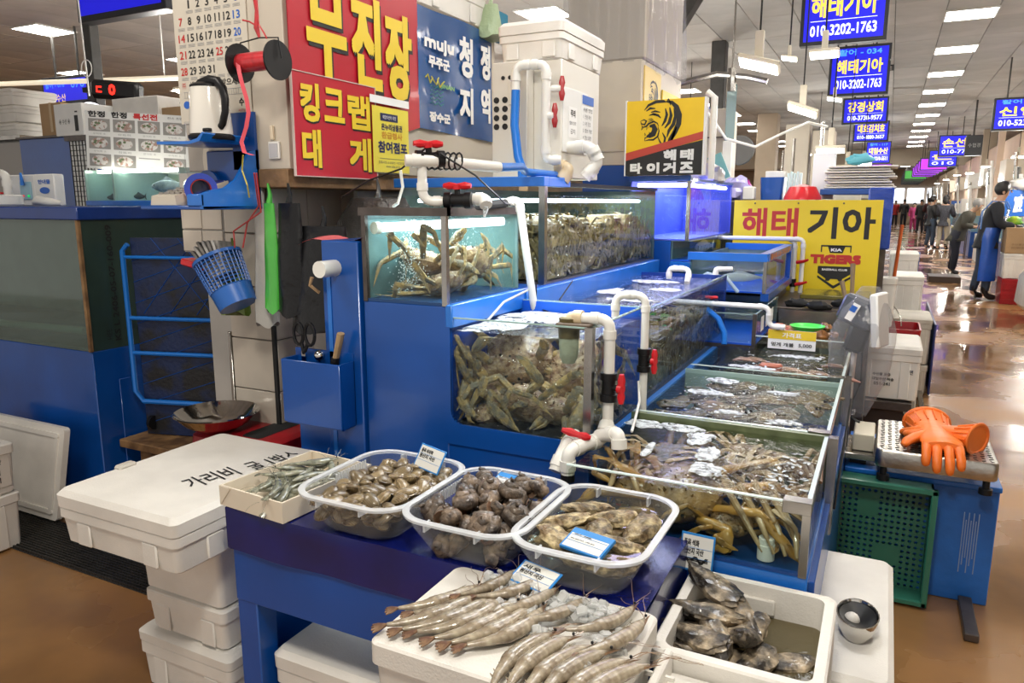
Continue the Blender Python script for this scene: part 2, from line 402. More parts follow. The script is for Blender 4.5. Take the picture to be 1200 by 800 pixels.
for k, (x, y) in enumerate(sorted(lights, key=lambda a: a[1])):
    place(proto, k == 0, (x, y, HC - .006), label=('square recessed ceiling light in the long row above the aisle' if x == .76 else 'square recessed ceiling light over the stalls left of the aisle' if x < 0 else 'square recessed ceiling light over the stalls right of the aisle'),
          group='ceiling lights above the aisle' if x == .76 else 'ceiling lights over the left stalls' if x < 0 else 'ceiling lights over the right stalls')
# dark air vents between the rows
for k, (x, y) in enumerate([(-.5, 10.6), (-.5, 16.2), (-4.9, 12.0), (2.9, 14.4)]):
    t = thing('ceiling_vent', ['grimy slotted ceiling vent above the big phone number screens', 'grimy slotted ceiling vent farther along the aisle ceiling', 'grimy ceiling vent near the white wrapped boxes', 'grimy ceiling vent right of the aisle lights'][k], 'vent', (x, y, HC - .02))
    m = MB().box(x - .35, x + .35, y - .3, y + .3, HC - .015, HC + .01).build('backing', DARK, t)
    for q in range(4): MB().box(x - .32, x + .32, y - .24 + q * .14, y - .19 + q * .14, HC - .03, HC - .012).build('slat', mat('vent_grey', (.2, .18, .16), .6), t)
WALLP = mat('far_wall_paint', (.50, .41, .31), .7, var=.15, vs=1)
struct('wall_end', MB().box(-20, 8, 64, 64.3, 0, 4.2), WALLP)
struct('wall_left', MB().box(-20.3, -20, -3, 64, 0, 4.2), WALLP)
struct('wall_right', MB().box(8, 8.3, -3, 64, 0, 4.2), WALLP)
POSTM = mat('dark_post_paint', (.05, .048, .045), .5, var=.3)
for k, (x, y, s, mm) in enumerate([(-6.27, 4.4, .10, POSTM), (-3.05, 8.6, .2, POSTM), (-2.6, 12.5, .22, POSTM), (-5.0, 21, .6, WALLP), (-3.3, 23, .55, WALLP), (2.9, 31, .4, WALLP), (3.1, 44, .4, WALLP)]):
    struct('trim_%d' % (k + 1), MB().box(x - s / 2, x + s / 2, y - s / 2, y + s / 2, 0, 4.0, .01), mm)
# leaning dark brace beside the second post
struct('trim_8', MB().tube([(-1.9, 8.4, 3.9), (-3.0, 8.7, 2.4)], .11, 6), POSTM)
# beam across the aisle far away with a white band of windows behind
struct('trim_9', MB().box(-20, 8, 40, 40.3, 3.2, 4.0, .01), mat('beam_beige', (.42, .36, .28), .7))
for k in range(6):
    x = -1.5 + k * 1.3
    struct('window_%d' % (k + 1), MB().box(x, x + 1.1, 63.9, 64.02, 1.5, 2.6), mat('day_window', (.8, .85, .95), .4, e=2.0))
# drain with its dark iron grate
dr = tag(MB().box(-4.6, -1.9, 1.73, 1.985, .0, .004).build('trim_10', DARK, None), kind='structure')
g = MB()
for k in range(17): y = 1.735 + k * .0153; g.box(-4.6, -1.9, y, y + .006, .003, .014)
for k in range(150): x = -4.6 + k * .018; g.box(x, x + .005, 1.733, 1.983, .003, .011)
tag(g.build('drain_grate', mat('grate_iron', (.055, .052, .048), .45, .5, var=.3), None), 'black plastic drain grate in the floor before the left tank', 'grate', kind='stuff')
# ================================================================== left block: tank on a blue cabinet
BX, BY, BB = -3.28, 2.15, 3.0      # corner towards the camera, back end
t = thing('fish_tank_counter', 'big murky empty tank on blue cabinet at far left', 'fish tank', (-4.2, 2.5, 0))
MB().box(-5.4, BX, BY, BB, 0, .815, .004).build('cabinet', BLUE, t)
p = MB().box(BX, BX + .006, BY + .12, BB - .1, .06, .66, .002).build('hatch', BLUE, t)
MB().box(-5.42, BX + .02, BY - .015, BB + .02, 1.425, 1.483, .004).build('top_slab', mat('navy_slab', (.004, .035, .22), .3, var=.2), t)
MB().box(-5.4, BX - .008, BY, BY + .008, .815, 1.425).build('front_pane', GLASSG, t)
MB().box(-5.4, BX - .01, BB - .1, BB - .09, .815, 1.425).build('back_pane', mat('algae_pane', (.12, .17, .13), .4, c2=(.30, .36, .30), vs=5), t)
MB().box(BX - .008, BX, BY, BB, .815, 1.425).build('side_pane', mat('grey_green_film', (.035, .065, .05), .3, var=.4, vs=2.5), t)
MB().box(BX - .014, BX + .004, BY - .006, BY + .008, .815, 1.43).build('corner_strip', WOOD, t)
MB().box(-5.4, BX - .01, BY + .01, BB - .1, .816, .83).build('tank_floor', mat('tank_floor_blue', (.10, .25, .42), .4, var=.3, vs=3), t)
MB().tube([(-4.6, BY + .12, .86), (-3.62, BY + .2, .86)], .02, 10).build('spray_pipe', PVC, t)
fr = (V((BX + .001, BY + .08, .84)), V((0, 0, 1)), V((0, -1, 0)))
letters(t, fr, BLACKT, [('KS L 2406-05-07-160-009', 0.01, .56, -.075, -.045, dict(bold=.001)), ('HEE', .02, .07, -.03, -.005)], 'stencilled_code')
letters(t, (V((BX + .001, BY + .58, 1.38)), V((0, 0, -1)), V((0, 1, 0))), BLACKT, [('OOLE', 0, .11, 0, .03)], 'stencilled_code')
# foam panel leaning on the cabinet
t = thing('polystyrene_sheet', 'large white foam lid leaning on the blue cabinet', 'foam lid', (-3.5, 2.0, 0))
def leanp(u, v, w): return V((-4.05 + u + .10 * v, 1.99 + .13 * v - w * .97, .02 + v * .97 + w * .13))
def slab(mb, u0, u1, v0, v1, w0, w1, r=.03):
    a = [leanp(x, y, w0) for x, y, _ in rr((u0 + u1) / 2, (v0 + v1) / 2, u1 - u0, v1 - v0, r, 0)]; b = [leanp(x, y, w1) for x, y, _ in rr((u0 + u1) / 2, (v0 + v1) / 2, u1 - u0, v1 - v0, r, 0)]
    mb.loft([a, b])
m = MB(); slab(m, 0, .66, 0, .46, 0, .028, .02); m.build('panel', FOAM, t)
m = MB()
for a in ((0.035, .625, .03, .052), (.035, .625, .408, .43), (.035, .057, .052, .408), (.603, .625, .052, .408)): slab(m, *a, .026, .036, .006)
m.build('raised_edge', FOAM, t)

def foam_box(name, label, x0, x1, y0, y1, z0, z1, lid=.0, m=FOAM, ribs=True, group=None, rz=0, open_=False, taper=.012, wall=.03):
    cx, cy, w_, d_ = (x0 + x1) / 2, (y0 + y1) / 2, x1 - x0, y1 - y0
    t = thing(name, label, 'foam box', (cx, cy, z0), group)
    zt = z1 - lid; R = .02
    rings = [rr(cx, cy, w_ - 2 * taper - .02, d_ - 2 * taper - .02, R, z0), rr(cx, cy, w_ - 2 * taper, d_ - 2 * taper, R, z0 + .008)]
    zr = zt - min(.045, (zt - z0) * .3)
    rings += [rr(cx, cy, w_ - taper, d_ - taper, R, zr), rr(cx, cy, w_, d_, R, zr + .004), rr(cx, cy, w_, d_, R, zt - .004), rr(cx, cy, w_ - .008, d_ - .008, R, zt)]
    if open_:
        rings += [rr(cx, cy, w_ - 2 * wall, d_ - 2 * wall, R, zt), rr(cx, cy, w_ - 2 * wall - .015, d_ - 2 * wall - .015, R, z0 + wall)]
    MB().loft(rings).build('body', m, t)
    if ribs:
        H0, H1 = z0 + .01, zr
        for s in (-1, 1):
            for q in (-.28, .28):
                a = cx + q * w_; e = cy + s * (d_ / 2 - taper * .8); MB().box(a - .028, a + .028, min(e, e + s * .008), max(e, e + s * .008), H0, H1, .004).build('rib', m, t)
                a = cy + q * d_; e = cx + s * (w_ / 2 - taper * .8); MB().box(min(e, e + s * .008), max(e, e + s * .008), a - .028, a + .028, H0, H1, .004).build('rib', m, t)
    if lid:
        MB().loft([rr(cx, cy, w_ + .004, d_ + .004, R, zt + .001), rr(cx, cy, w_ + .006, d_ + .006, R, zt + lid * .7), rr(cx, cy, w_ - .02, d_ - .02, R, z1)]).build('lid', m, t)
    if rz: t.rotation_euler[2] = rz
    return t
# left foam boxes at the frame's edge
tb = foam_box('foam_box', 'white foam box on the floor at the left edge, under the labelled one', -3.95, -3.33, 1.35, 1.79, 0, .25)
tb = foam_box('foam_box', 'white open foam box with barcode label at the left edge', -3.95, -3.33, 1.35, 1.79, .252, .475, ribs=False, open_=True)
fr = frx(-3.335, 1.56, .29)
m = MB(); rect(m, fr, 0, .20, 0, .15, .0); m.build('label', mat('label_paper', (.66, .62, .56), .6), tb)
m = MB()
for k in range(16): rect(m, fr, .02 + k * .009, .024 + k * .009, .02, .045, .001); rect(m, fr, .02 + k * .009, .024 + k * .009, .055, .08, .001)
text(m, '수산물 포장', fr, .02, .17, .10, .125, .001); m.build('barcode', BLACKT, tb)
# small stack on the floor and the big box on top of it
foam_box('foam_box', 'white foam box on the floor, lowest of the corner stack', -1.995, -1.60, 1.36, 1.80, 0, .20, .04, group=None)
foam_box('foam_box', 'shallow white foam box second from the floor in the corner stack', -1.96, -1.62, 1.37, 1.79, .202, .335, 0)
foam_box('foam_box', 'plain white foam box just beneath the big lidded one', -1.97, -1.62, 1.365, 1.79, .337, .55, 0, ribs=False)
tb = foam_box('foam_box', 'big lidded white foam box with black handwriting on top', -2.03, -1.55, 1.18, 1.77, .55, .712, .05)
LT = (V((-1.70, 1.36, .713)), V((.25, 1, 0)).normalized(), V((-1, .25, 0)).normalized())
letters(tb, LT, BLACKT, [('가리비', .0, .15, -.02, .07, dict(bold=.0003)), ('굴 1박스', .19, .36, -.03, .06, dict(bold=.0003))], 'handwriting')
MB().box(-2.032, -2.0, 1.36, 1.42, .69, .722, .006).build('lid_chip', FOAMD, tb)
solo('steel_rail', MB().box(.355, .40, 2.80, 3.09, .002, .03, .003), DSTEEL, 'short dark steel rail on the floor before the scale cabinet', 'rail')
# ---- folding cart, wooden bench, red stool, bowl
t = thing('wooden_bench', 'worn low wooden bench between the blue cabinet and tiled pillar', 'bench', (-2.8, 2.45, 0))
MB().box(-3.25, -2.05, 2.22, 2.62, .335, .375, .004).build('seat', WOOD, t)
for x in (-3.12, -2.3): MB().box(x - .04, x + .04, 2.26, 2.58, 0, .335, .004).build('leg', WOOD, t)
t = thing('hand_cart', 'blue folding platform cart standing upright behind the bench', 'hand cart', (-2.86, 2.58, .376))
ct = MB(); R_ = V((math.cos(PS * .6), math.sin(PS * .6), 0)); O_ = V((-3.22, 2.36, .38)); Nn = V((R_.y, -R_.x, 0))
CW = .60
def cp(u, z, w=0): return O_ + R_ * u + V((0, 0, z)) + Nn * w
MB().prism([(0.02, 0), (CW + .1, 0), (CW + .1, .96), (.02, .96)], (O_ + Nn * .0, R_, V((0, 0, 1))), .03).build('deck', mat('worn_cart_deck', (.004, .016, .07), .5, c2=(.008, .008, .009), vs=4.5, b=.3, bs=50, lo=.42, hi=.52), t)
MB().tube([cp(.02, .93, .05), cp(-.01, .9, .05), cp(-.01, .22, .05), cp(.03, .17, .05), cp(CW + .08, .17, .05)], .012, 8).build('handle_frame', HOSE, t)
for z in (.87, .58, .41): MB().tube([cp(0, z, .05), cp(CW + .08, z, .05)], .008 if z > .8 else .010, 8).build('cross_bar', HOSE, t)
g = MB()
for k in range(9):
    g.tube([cp(.06 + k * .07, .96 if k % 2 else .6, .031), cp(.06 + k * .07 + .3, .6 if k % 2 else .96, .031)], .0022, 4)
    g.tube([cp(.02, .05 + .1 * k, .031), cp(.62, .25 + .1 * k, .031)], .0018, 4)
tag(g.build('deck_ribs', BLUE, t), kind='stuff')
for u, z in ((.05, .06), (.56, .06)): MB().lathe([(.0, 0), (.035, 0), (.035, .02), (0, .02)], cp(u, z, .03), 14, 'x').build('wheel', BLK, t)
t = thing('plastic_stool', 'red plastic stool under the steel bowl', 'stool', (-2.2, 2.1, 0))
MB().loft([rr(-2.2, 2.1, .44, .36, .05, 0), rr(-2.2, 2.1, .40, .32, .05, .54), rr(-2.2, 2.1, .43, .34, .05, .55), rr(-2.2, 2.1, .42, .33, .05, .60), rr(-2.2, 2.1, .38, .29, .05, .612)]).build('seat', REDD, t)
MB().loft([rr(-2.13, 2.11, .10, .24, .02, .613), rr(-2.13, 2.11, .09, .23, .02, .617)]).build('grip_strip', BLKM, t)
CH = mat('polished_steel', (.62, .60, .56), .09, 1, b=.1, bs=14)
m = MB(); pr = [(.0, .0), (.07, .004), (.12, .03), (.155, .062), (.163, .066), (.160, .070), (.15, .062), (.115, .034), (.07, .009), (0, .006)]
m.lathe([(a, b * 1.15) for a, b in pr], (-2.31, 2.0, .614), 32)
solo('steel_bowl', m, CH, 'shiny empty steel bowl resting on the red stool', 'bowl')
# ---- tiled pillar
TILE = mat('beige_tile', (.56, .50, .42), .3, var=.16, vs=5, rnd=.06, coat=.2)
TILE_SHADED = mat('shaded_side_tile', (.50, .43, .35), .3, var=.16, vs=5, rnd=.06, coat=.2)  # side face: same tile with its shade put into the colour
PX, PY = -2.15, 2.17
col = struct('trim_11', MB().box(PX - .235, PX - .004, PY + .004, PY + .9, 0, 1.6), mat('grout', (.16, .14, .12), .8))
for k in range(8):
    z = -.1 + k * .212
    MB().box(PX - .23, PX - .008, PY - .006, PY + .006, max(z, 0) + .002, z + .209, .002).build('tile', TILE, col)
    for q in range(4): MB().box(PX - .006, PX + .006, PY + .008 + q * .215, PY + .22 + q * .215, max(z, 0) + .002, z + .209, .002).build('tile', TILE_SHADED, col)
MB().box(PX - .006, PX + .011, PY - .012, PY + .004, 0, 1.25, .002).build('corner_bead', BLKM, col)
MB().box(PX - .248, PX - .232, PY - .012, PY + .004, 0, .98, .002).build('corner_bead', STEEL, col)
# ================================================================== wall box with calendar and banners over the pillar
PANEL = mat('wall_panel_cream', (.58, .52, .43), .55, var=.12, vs=2.5)
LEDGE = mat('ledge_wood', (.26, .15, .07), .7, var=.4, vs=14, b=.3)
WX, WY = -1.91, 2.05
struct('wall_back', MB().box(-2.42, WX, WY + .001, WY + .05, 1.62, 2.75, .002).box(WX - .05, WX, WY + .05, 3.6, 1.62, 2.352, .002), PANEL)
struct('trim_12', MB().box(-2.22, WX - .002, WY - .01, 3.9, 1.555, 1.62, .003), LEDGE)
struct('trim_13', MB().box(-2.8, PX - .24, 2.6, 2.63, 0, 1.6).box(-1.99, -1.97, 2.5, 3.0, .0, 1.55), mat('white_side_wall', (.45, .43, .40), .5, var=.2, vs=3))
# calendar
t = sign('wall_calendar', 'large paper wall calendar with red Sundays hanging above the kettle', 'calendar', fry(-2.435, WY - .004, 1.795), .365, .62, mat('calendar_paper', (.62, .57, .48), .7, var=.05), .003)
fr = fry(-2.435, WY - .004, 1.795)
blk, red, blu = [], [], []
days = [['', 1, 2, 3, 4, 5, 6], [7, 8, 9, 10, 11, 12, 13], [14, 15, 16, 17, 18, 19, 20], [21, 22, 23, 24, 25, 26, 27], [28, 29, 30, 31, '', '', '']]
sm = MB()
for r, row in enumerate(days):
    for c, d in enumerate(row):
        u = .02 + c * .047; v = .405 - r * .058
        for q in range(3):
            if d or r: rect(sm, fr, u + .002, u + .036, v - .017 + q * .004, v - .0155 + q * .004, .0005)
        if d == '': continue
        w_ = .008 if d == 1 else .026 if d == 11 else .034 if d > 9 else .018
        (red if (c == 0 or d == 25) else blu if c == 6 else blk).append((str(d), u + (.017 - w_ / 2), u + .017 + w_ / 2, v, v + .028, dict(bold=.0006)))
        
blk += [('새해 복 많이 받으세요', .06, .33, .125, .15, dict(bold=.0006)), ('(주)', .065, .105, .055, .08, dict(bold=.0008)), ('수', .305, .33, .05, .078, dict(bold=.0008))]
red += [('㈜', .02, .04, .125, .148), ('051 - 245', .07, .12, .03, .038), ('사무실', .30, .335, .03, .04)]
for n_, m_, L in (('black_numbers', BLACKT, blk), ('red_numbers', REDT, red), ('blue_numbers', BLUT, blu)): letters(t, fr, m_, L, n_)
for k in range(24): rect(sm, fr, .03 + k * .012, .031 + k * .012, .093, .113, .0006)
rect(sm, fr, .025, .33, .092, .0935, .0006); rect(sm, fr, .025, .33, .1125, .114, .0006)
sm.build('small_print', GRY, t, 0)
MB().lathe([(0, 0), (.014, 0), (.014, .0006), (0, .0006)], (-2.435 + .037, WY - .0048, 1.795 + .068), 16, 'y', 1, 1.2).build('round_emblem', BLUT, t)
# blue shelf, kettle, tray, tape, terminal
t = thing('wall_shelf', 'blue folded shelf plate carrying the white kettle', 'shelf', (-2.2, 1.95, 1.71))
MB().prism([(-2.31, 1.712), (-2.15, 1.708), (-2.11, 1.716), (-2.085, 1.735), (-2.08, 1.73), (-2.10, 1.706), (-2.15, 1.698), (-2.31, 1.702)], (V((0, 2.04, 0)), V((1, 0, 0)), V((0, 0, 1))), .21).build('plate', BLUEL, t)
MB().box(-2.16, -2.05, 2.03, 2.042, 1.62, 1.82).build('bracket', BLUE, t)
KW = mat('kettle_white', (.80, .77, .70), .16, coat=.5)
t = thing('electric_kettle', 'white electric kettle with curved black handle on blue shelf', 'kettle', (-2.13, 1.95, 1.715))
kc = (-2.145, 1.925, 1.717)
MB().lathe([(0, 0), (.074, 0), (.078, .006), (.078, .014), (.07, .018), (0, .018)], kc, 32).build('base', BLK, t)
MB().lathe([(.072, .019), (.0725, .026), (.062, .168), (.060, .178), (.056, .18), (.05, .175), (0, .175)], kc, 32).build('body', KW, t)
MB().lathe([(.061, .174), (.061, .182), (.045, .190), (0, .193)], kc, 32).build('lid', BLK, t)
h = MB(); hp = [(-.02, .188), (.03, .197), (.068, .19), (.09, .165), (.098, .13), (.094, .09), (.078, .05), (.066, .04)]
h.tube([(kc[0] + a, kc[1] - .02, kc[2] + b) for a, b in hp], [.012, .014, .014, .013, .012, .011, .011, .010], 10, flat=1.2).build('handle', BLK, t)
MB().box(kc[0] + .035, kc[0] + .062, kc[1] - .072, kc[1] - .05, kc[2] + .022, kc[2] + .034, .003).build('switch', BLK, t)
MB().prism([(-.07, .12), (-.082, .17), (-.06, .176)], (V((kc[0], kc[1] + .012, kc[2])), V((1, 0, 0)), V((0, 0, 1))), .024).build('spout', KW, t)
t = thing('blue_tray', 'blue moulded wall tray holding tape roll and card terminal', 'tray', (-2.1, 1.97, 1.483))
MB().box(-2.36, -2.05, 1.78, 2.05, 1.478, 1.492, .003).build('base', BLUE, t)
MB().box(-2.3, -2.05, 2.03, 2.048, 1.49, 1.69, .004).build('back', BLUE, t)
sd = [(1.78, 1.48), (1.775, 1.53), (1.82, 1.543), (1.88, 1.552), (1.93, 1.58), (1.97, 1.63), (2.0, 1.68), (2.045, 1.69), (2.045, 1.49)]
MB().prism([(-1.906 + 0, 0)] and [(a, b) for a, b in sd], (V((-2.062, 0, 0)), V((0, 1, 0)), V((0, 0, 1))), .012).build('side', BLUEL, t)
MB().box(-2.12, -2.05, 1.776, 1.788, 1.49, 1.53, .003).build('front', BLUEL, t)
MB().lathe([(.0, 0), (.06, 0), (.06, .012), (0, .012)], (-2.27, 2.0, 1.56), 20, 'y').build('round_ear', BLUE, t)
t = thing('card_terminal', 'beige card terminal with keypad lying in blue tray', 'terminal', (-2.2, 1.9, 1.492))
tt = MB(); tt.loft([[(-2.33, 1.80, 1.493), (-2.20, 1.80, 1.493), (-2.14, 1.98, 1.493), (-2.27, 1.98, 1.493)], [(-2.325, 1.802, 1.525), (-2.205, 1.802, 1.525), (-2.14, 1.98, 1.58), (-2.265, 1.98, 1.58)]]); tt.build('body', mat('terminal_beige', (.60, .54, .44), .4), t)
m = MB()
for r in range(4):
    for c in range(4): 
        f_ = .1 + r * .16; x = -2.325 + .06 * f_ + .010 + c * .028; y = 1.802 + .178 * f_; z = 1.525 + .055 * f_ + .0005; m.box(x, x + .022, y, y + .012, z, z + .007)
tag(m.build('keypad', mat('key_grey', (.25, .23, .21), .5), t), kind='stuff')
m = MB(); m.loft([[(-2.275, 1.925, 1.563), (-2.165, 1.925, 1.563), (-2.15, 1.97, 1.577), (-2.26, 1.97, 1.577)], [(-2.275, 1.923, 1.568), (-2.165, 1.923, 1.568), (-2.15, 1.97, 1.582), (-2.26, 1.97, 1.582)]]); m.build('screen', mat('lcd_blue', (.05, .06, .25), .2), t)
t = thing('tape_roll', 'roll of glossy blue and red packing tape beside terminal', 'tape', (-2.05, 1.9, 1.493))
ax = V((.8, -.6, 0)).normalized(); tc_ = V((-2.125, 1.84, 1.547))
def ring(mb, a0, a1, r0, r1, n=28):
    mb2 = MB(); q = ax.to_track_quat('Z', 'Y').to_matrix().to_4x4(); q.translation = tc_; mb.M = q; mb.lathe([(r0, a0), (r1, a0), (r1, a1), (r0, a1), (r0, a0)], (0, 0, 0), n); mb.M = None; return mb
ring(MB(), -.045, -.02, .032, .0525).build('red_band', REDP, t); ring(MB(), -.02, .045, .034, .053).build('blue_tape', mat('tape_blue', (.01, .04, .4), .12, coat=.6), t); ring(MB(), -.044, .0455, .030, .033).build('cardboard_core', REDD, t)
# ribbon spool
t = thing('ribbon_spool', 'black spool of red plastic ribbon hanging over wall corner', 'spool', (-1.87, 1.9, 1.95))
MB().lathe([(0, 0), (.062, 0), (.062, .006), (0, .006)], (-1.965, 1.9, 1.955), 28, 'x').build('flange', BLK, t)
MB().lathe([(0, 0), (.062, 0), (.062, .006), (0, .006)], (-1.80, 1.9, 1.952), 28, 'x').build('flange', BLK, t)
MB().lathe([(0, 0), (.03, 0), (.031, .08), (.029, .16), (0, .16)], (-1.96, 1.9, 1.955), 20, 'x').build('wound_ribbon', mat('red_ribbon', (.60, .03, .04), .3, var=.3, vs=40, coat=.3), t)
MB().tube([(-1.97, 1.9, 1.955), (-1.96, 1.905, 2.02), (-1.88, 1.91, 2.03), (-1.79, 1.9, 2.02), (-1.78, 1.9, 1.955)], .0025, 5).build('wire_hanger', BLK, t)
MB().tube([(-1.88, 1.91, 2.03), (-1.89, 1.91, 2.06), (-1.875, 1.9, 2.11), (-1.89, 1.91, 2.16), (-1.88, 1.91, 2.3)], [.004, .009, .006, .008, .008], 6).tube([(-1.88, 1.91, 2.07), (-1.85, 1.9, 2.04), (-1.83, 1.89, 2.02)], .003, 5).tube([(-1.885, 1.91, 2.065), (-1.91, 1.9, 2.08), (-1.93, 1.89, 2.085)], .003, 5).build('red_tie', mat('red_ribbon'), t)
rb = [(-1.945, 1.87, 1.955), (-1.935, 1.865, 1.92), (-1.92, 1.86, 1.88), (-1.905, 1.86, 1.835), (-1.90, 1.86, 1.79), (-1.915, 1.86, 1.745), (-1.945, 1.865, 1.70), (-1.93, 1.86, 1.665), (-1.885, 1.855, 1.655)]
MB().loft([[(x - .007, y, z), (x + .007, y + .004, z), (x + .007, y + .005, z), (x - .007, y + .001, z)] for x, y, z in rb]).build('loose_ribbon', mat('pink_ribbon', (.72, .09, .12), .3), t)
# small switch plate and tag on the panel
t = thing('wall_switch', 'small white note holder on the cream panel', 'note holder', (-1.97, WY, 1.66))
MB().box(-1.998, -1.948, WY - .01, WY, 1.655, 1.715, .002).build('frame', WHITE, t); MB().box(-1.992, -1.954, WY - .012, WY - .009, 1.661, 1.708).build('paper', mat('blueish_paper', (.5, .5, .52), .6), t)
MB().box(-1.985, -1.972, WY - .012, WY, 1.72, 1.77, .002).build('clip', mat('cream_clip', (.7, .6, .45), .5), t)
# ---- banners: red one, its lower board, the yellow notice, the blue one
SX = -1.895
REDB = mat('banner_red', (.50, .012, .03), .3, var=.12, vs=3, coat=.2)
def banner(name, label, cat, x, y0, y1, zb0, zb1, zt0, zt1, m, wav=.006, group=None):
    """hanging sheet: bottom runs zb0..zb1, top zt0..zt1, gently rippled"""
    t = thing(name, label, cat, (x, (y0 + y1) / 2, zb0), group)
    def fn(i, j):
        a = zb0 + (zb1 - zb0) * i; b = zt0 + (zt1 - zt0) * i; return V((x + wav * math.sin(i * 9 + j * 3), y0 + (y1 - y0) * i, a + (b - a) * j))
    mb = MB(); mb.grid(16, 8, fn); n = len(mb.v); back = [(p[0] - .003, p[1], p[2]) for p in mb.v]; mb.add(back, [f[::-1] for f in mb.f]); mb.build('sheet', m, t)
    return t
t = banner('red_banner', 'large red banner with big yellow lettering above the king crab tank', 'banner', SX, 2.06, 2.86, 1.61, 1.83, 2.44, 2.44, REDB, .001)
fr = frx(SX + .003, 2.06, 1.6)
BL = [('무', .10, .30, .40 - .01, .68), ('진', .32, .50, .325, .69), ('장', .52, .71, .29, .67)]
bl2 = [('무', .085, .305, .345, .70), ('진', .335, .525, .345, .69), ('장', .55, .74, .325, .67)]
letters(t, fr, BLACKT, [(a, u0 + .012, u1 + .012, v0 - .014, v1 - .014, dict(bold=.011, lift=.001)) for a, u0, u1, v0, v1 in bl2], 'letter_shadow')
letters(t, fr, YEL, [(a, u0, u1, v0, v1, dict(bold=.011, lift=.004)) for a, u0, u1, v0, v1 in bl2])
t = sign('red_board', 'smaller red board with yellow king crab lettering in two rows', 'sign', frx(SX + .012, 2.05, 1.597), .47, .355, REDB, .006, .003, mat('board_edge_white', (.6, .5, .45), .5))
fr = frx(SX + .013, 2.05, 1.597)
L = [('킹', .035, .135, .19, .325), ('크', .16, .275, .20, .32), ('랩', .295, .432, .185, .315), ('대', .035, .135, .03, .165), ('게', .295, .432, .025, .155)]
letters(t, fr, BLACKT, [(a, b + .006, c + .006, d - .006, e - .006, dict(bold=.005, lift=.001)) for a, b, c, d, e in L], 'letter_shadow')
letters(t, fr, YEL, [(a, b, c, d, e, dict(bold=.0048, lift=.003)) for a, b, c, d, e in L])
t = sign('yellow_notice', 'yellow participation notice with dark blue print taped over red board', 'notice', frx(SX + .021, 2.49, 1.625), .25, .26, mat('notice_yellow', (.78, .66, .07), .4), .002)
fr = frx(SX + .022, 2.49, 1.625); m = MB(); rect(m, fr, -.015, .255, .27, .30, 0); m.build('white_strip', WHT, t)
DB = mat('print_navy', (.01, .015, .08), .5)
m = MB(); rect(m, fr, .05, .17, .205, .235, .0005); rect(m, fr, .04, .24, .055, .0565, .0005); m.build('blue_banner', DB, t)
letters(t, fr, DB, [('온누리상품권', .055, .20, .168, .195, dict(bold=.0008)), ('참여점포', .03, .235, .078, .125, dict(bold=.0018)), ('전통시장 소상공인 시장진흥공단', .03, .235, .035, .046), ('www.sbiz.or.kr', .08, .18, .02, .03)])
letters(t, fr, mat('print_orange', (.6, .3, .03), .5), [('환급행사', .055, .20, .135, .162, dict(bold=.001))], 'orange_lettering')
letters(t, fr, WHT, [('해양수산부 지정', .065, .155, .212, .228, dict(lift=.002))], 'white_lettering')
t = banner('blue_banner', 'blue county banner with white and yellow lettering behind red banner', 'banner', SX - .006, 2.855, 3.56, 1.83, 1.815, 2.35, 2.355, mat('banner_blue', (.012, .09, .30), .22, var=.2, vs=3, coat=.4), .008)
fr = frx(SX + .004, 2.855, 1.815)
letters(t, fr, WHT, [('muju', .05, .30, .35, .42, dict(bold=.004)), ('무주군', .08, .26, .285, .335, dict(bold=.003)), ('장수군', .08, .26, .05, .095, dict(bold=.003)), ('청', .35, .48, .285, .47, dict(bold=.006)), ('지', .35, .48, .07, .24, dict(bold=.006)), ('정', .56, .66, .30, .47, dict(bold=.006)), ('역', .56, .66, .09, .26, dict(bold=.006))])
m = MB(); O_ = fr[0]
for s, a in ((0, .23), (1, .21), (2, .19)):
    m.tube([O_ + V((.002, .05 + .05 * s + .02 * k, .235 + .02 * math.sin(k * 2.2 + s) - .006 * s)) for k in range(4)], .003, 5)
m.build('yellow_squiggle', mat('squiggle', (.7, .6, .05), .4), t)
text(q_ := MB(), 'JINAN', fr, .18, .30, .20, .225, bold=.001); q_.build('green_lettering', mat('print_green', (.2, .45, .08), .4), t)
m = MB()
for r in range(5): m.tube([O_ + V((.002, .09 + .012 * k, .13 + .018 * r + .006 * math.sin(k * 1.6))) for k in range(10)], .0018, 4)
m.build('green_waves', mat('print_teal', (.03, .30, .22), .4), t)
# ---- hanging bags, basket
def bag(name, label, cat, m, x, y, z0, z1, w0, w1, th=.03, seed=0, parts=None, skew=0):
    t = thing(name, label, cat, (x, y, z0)); rings = []
    for k in range(9):
        f = k / 8; z = z1 + (z0 - z1) * f; w_ = w0 + (w1 - w0) * min(1, f * 1.6); r = []
        for q in range(16):
            a = 2 * pi * q / 16; n_ = 1 + .35 * noise.noise(V((math.cos(a) * 2 + seed, math.sin(a) * 2, f * 3)))
            r.append((x + skew * f + w_ / 2 * math.cos(a) * (1 + .1 * (n_ - 1)), y + th * (.4 + f) * math.sin(a) * n_, z + .012 * math.sin(a * 3 + seed) * f))
        rings.append(r)
    MB().loft(rings).build('bag', m, t)
    MB().tube([(x, y, z1), (x + .004, y + .004, z1 + .03), (x, y, z1 + .07)], [.012, .008, .004], 6).build('tied_loop', parts or m, t)
    return t
CLB = mat('white_bag_plastic', (.62, .60, .56), .2, tr=.3, b=.8, bs=12); BBAG = mat('black_bag', (.006, .006, .007), .3, b=.9, bs=14, sp=.35)
bag('plastic_bag', 'translucent white plastic bag hanging left of the green one', 'plastic bag', CLB, -2.07, 2.06, 1.05, 1.50, .05, .085, .03, 1)
bag('plastic_bag', 'bright green plastic bag hanging below the wooden ledge', 'plastic bag', mat('green_bag', (.08, .50, .06), .2, b=.5, bs=12, coat=.4), -2.00, 2.03, 1.11, 1.50, .05, .066, .02, 2)
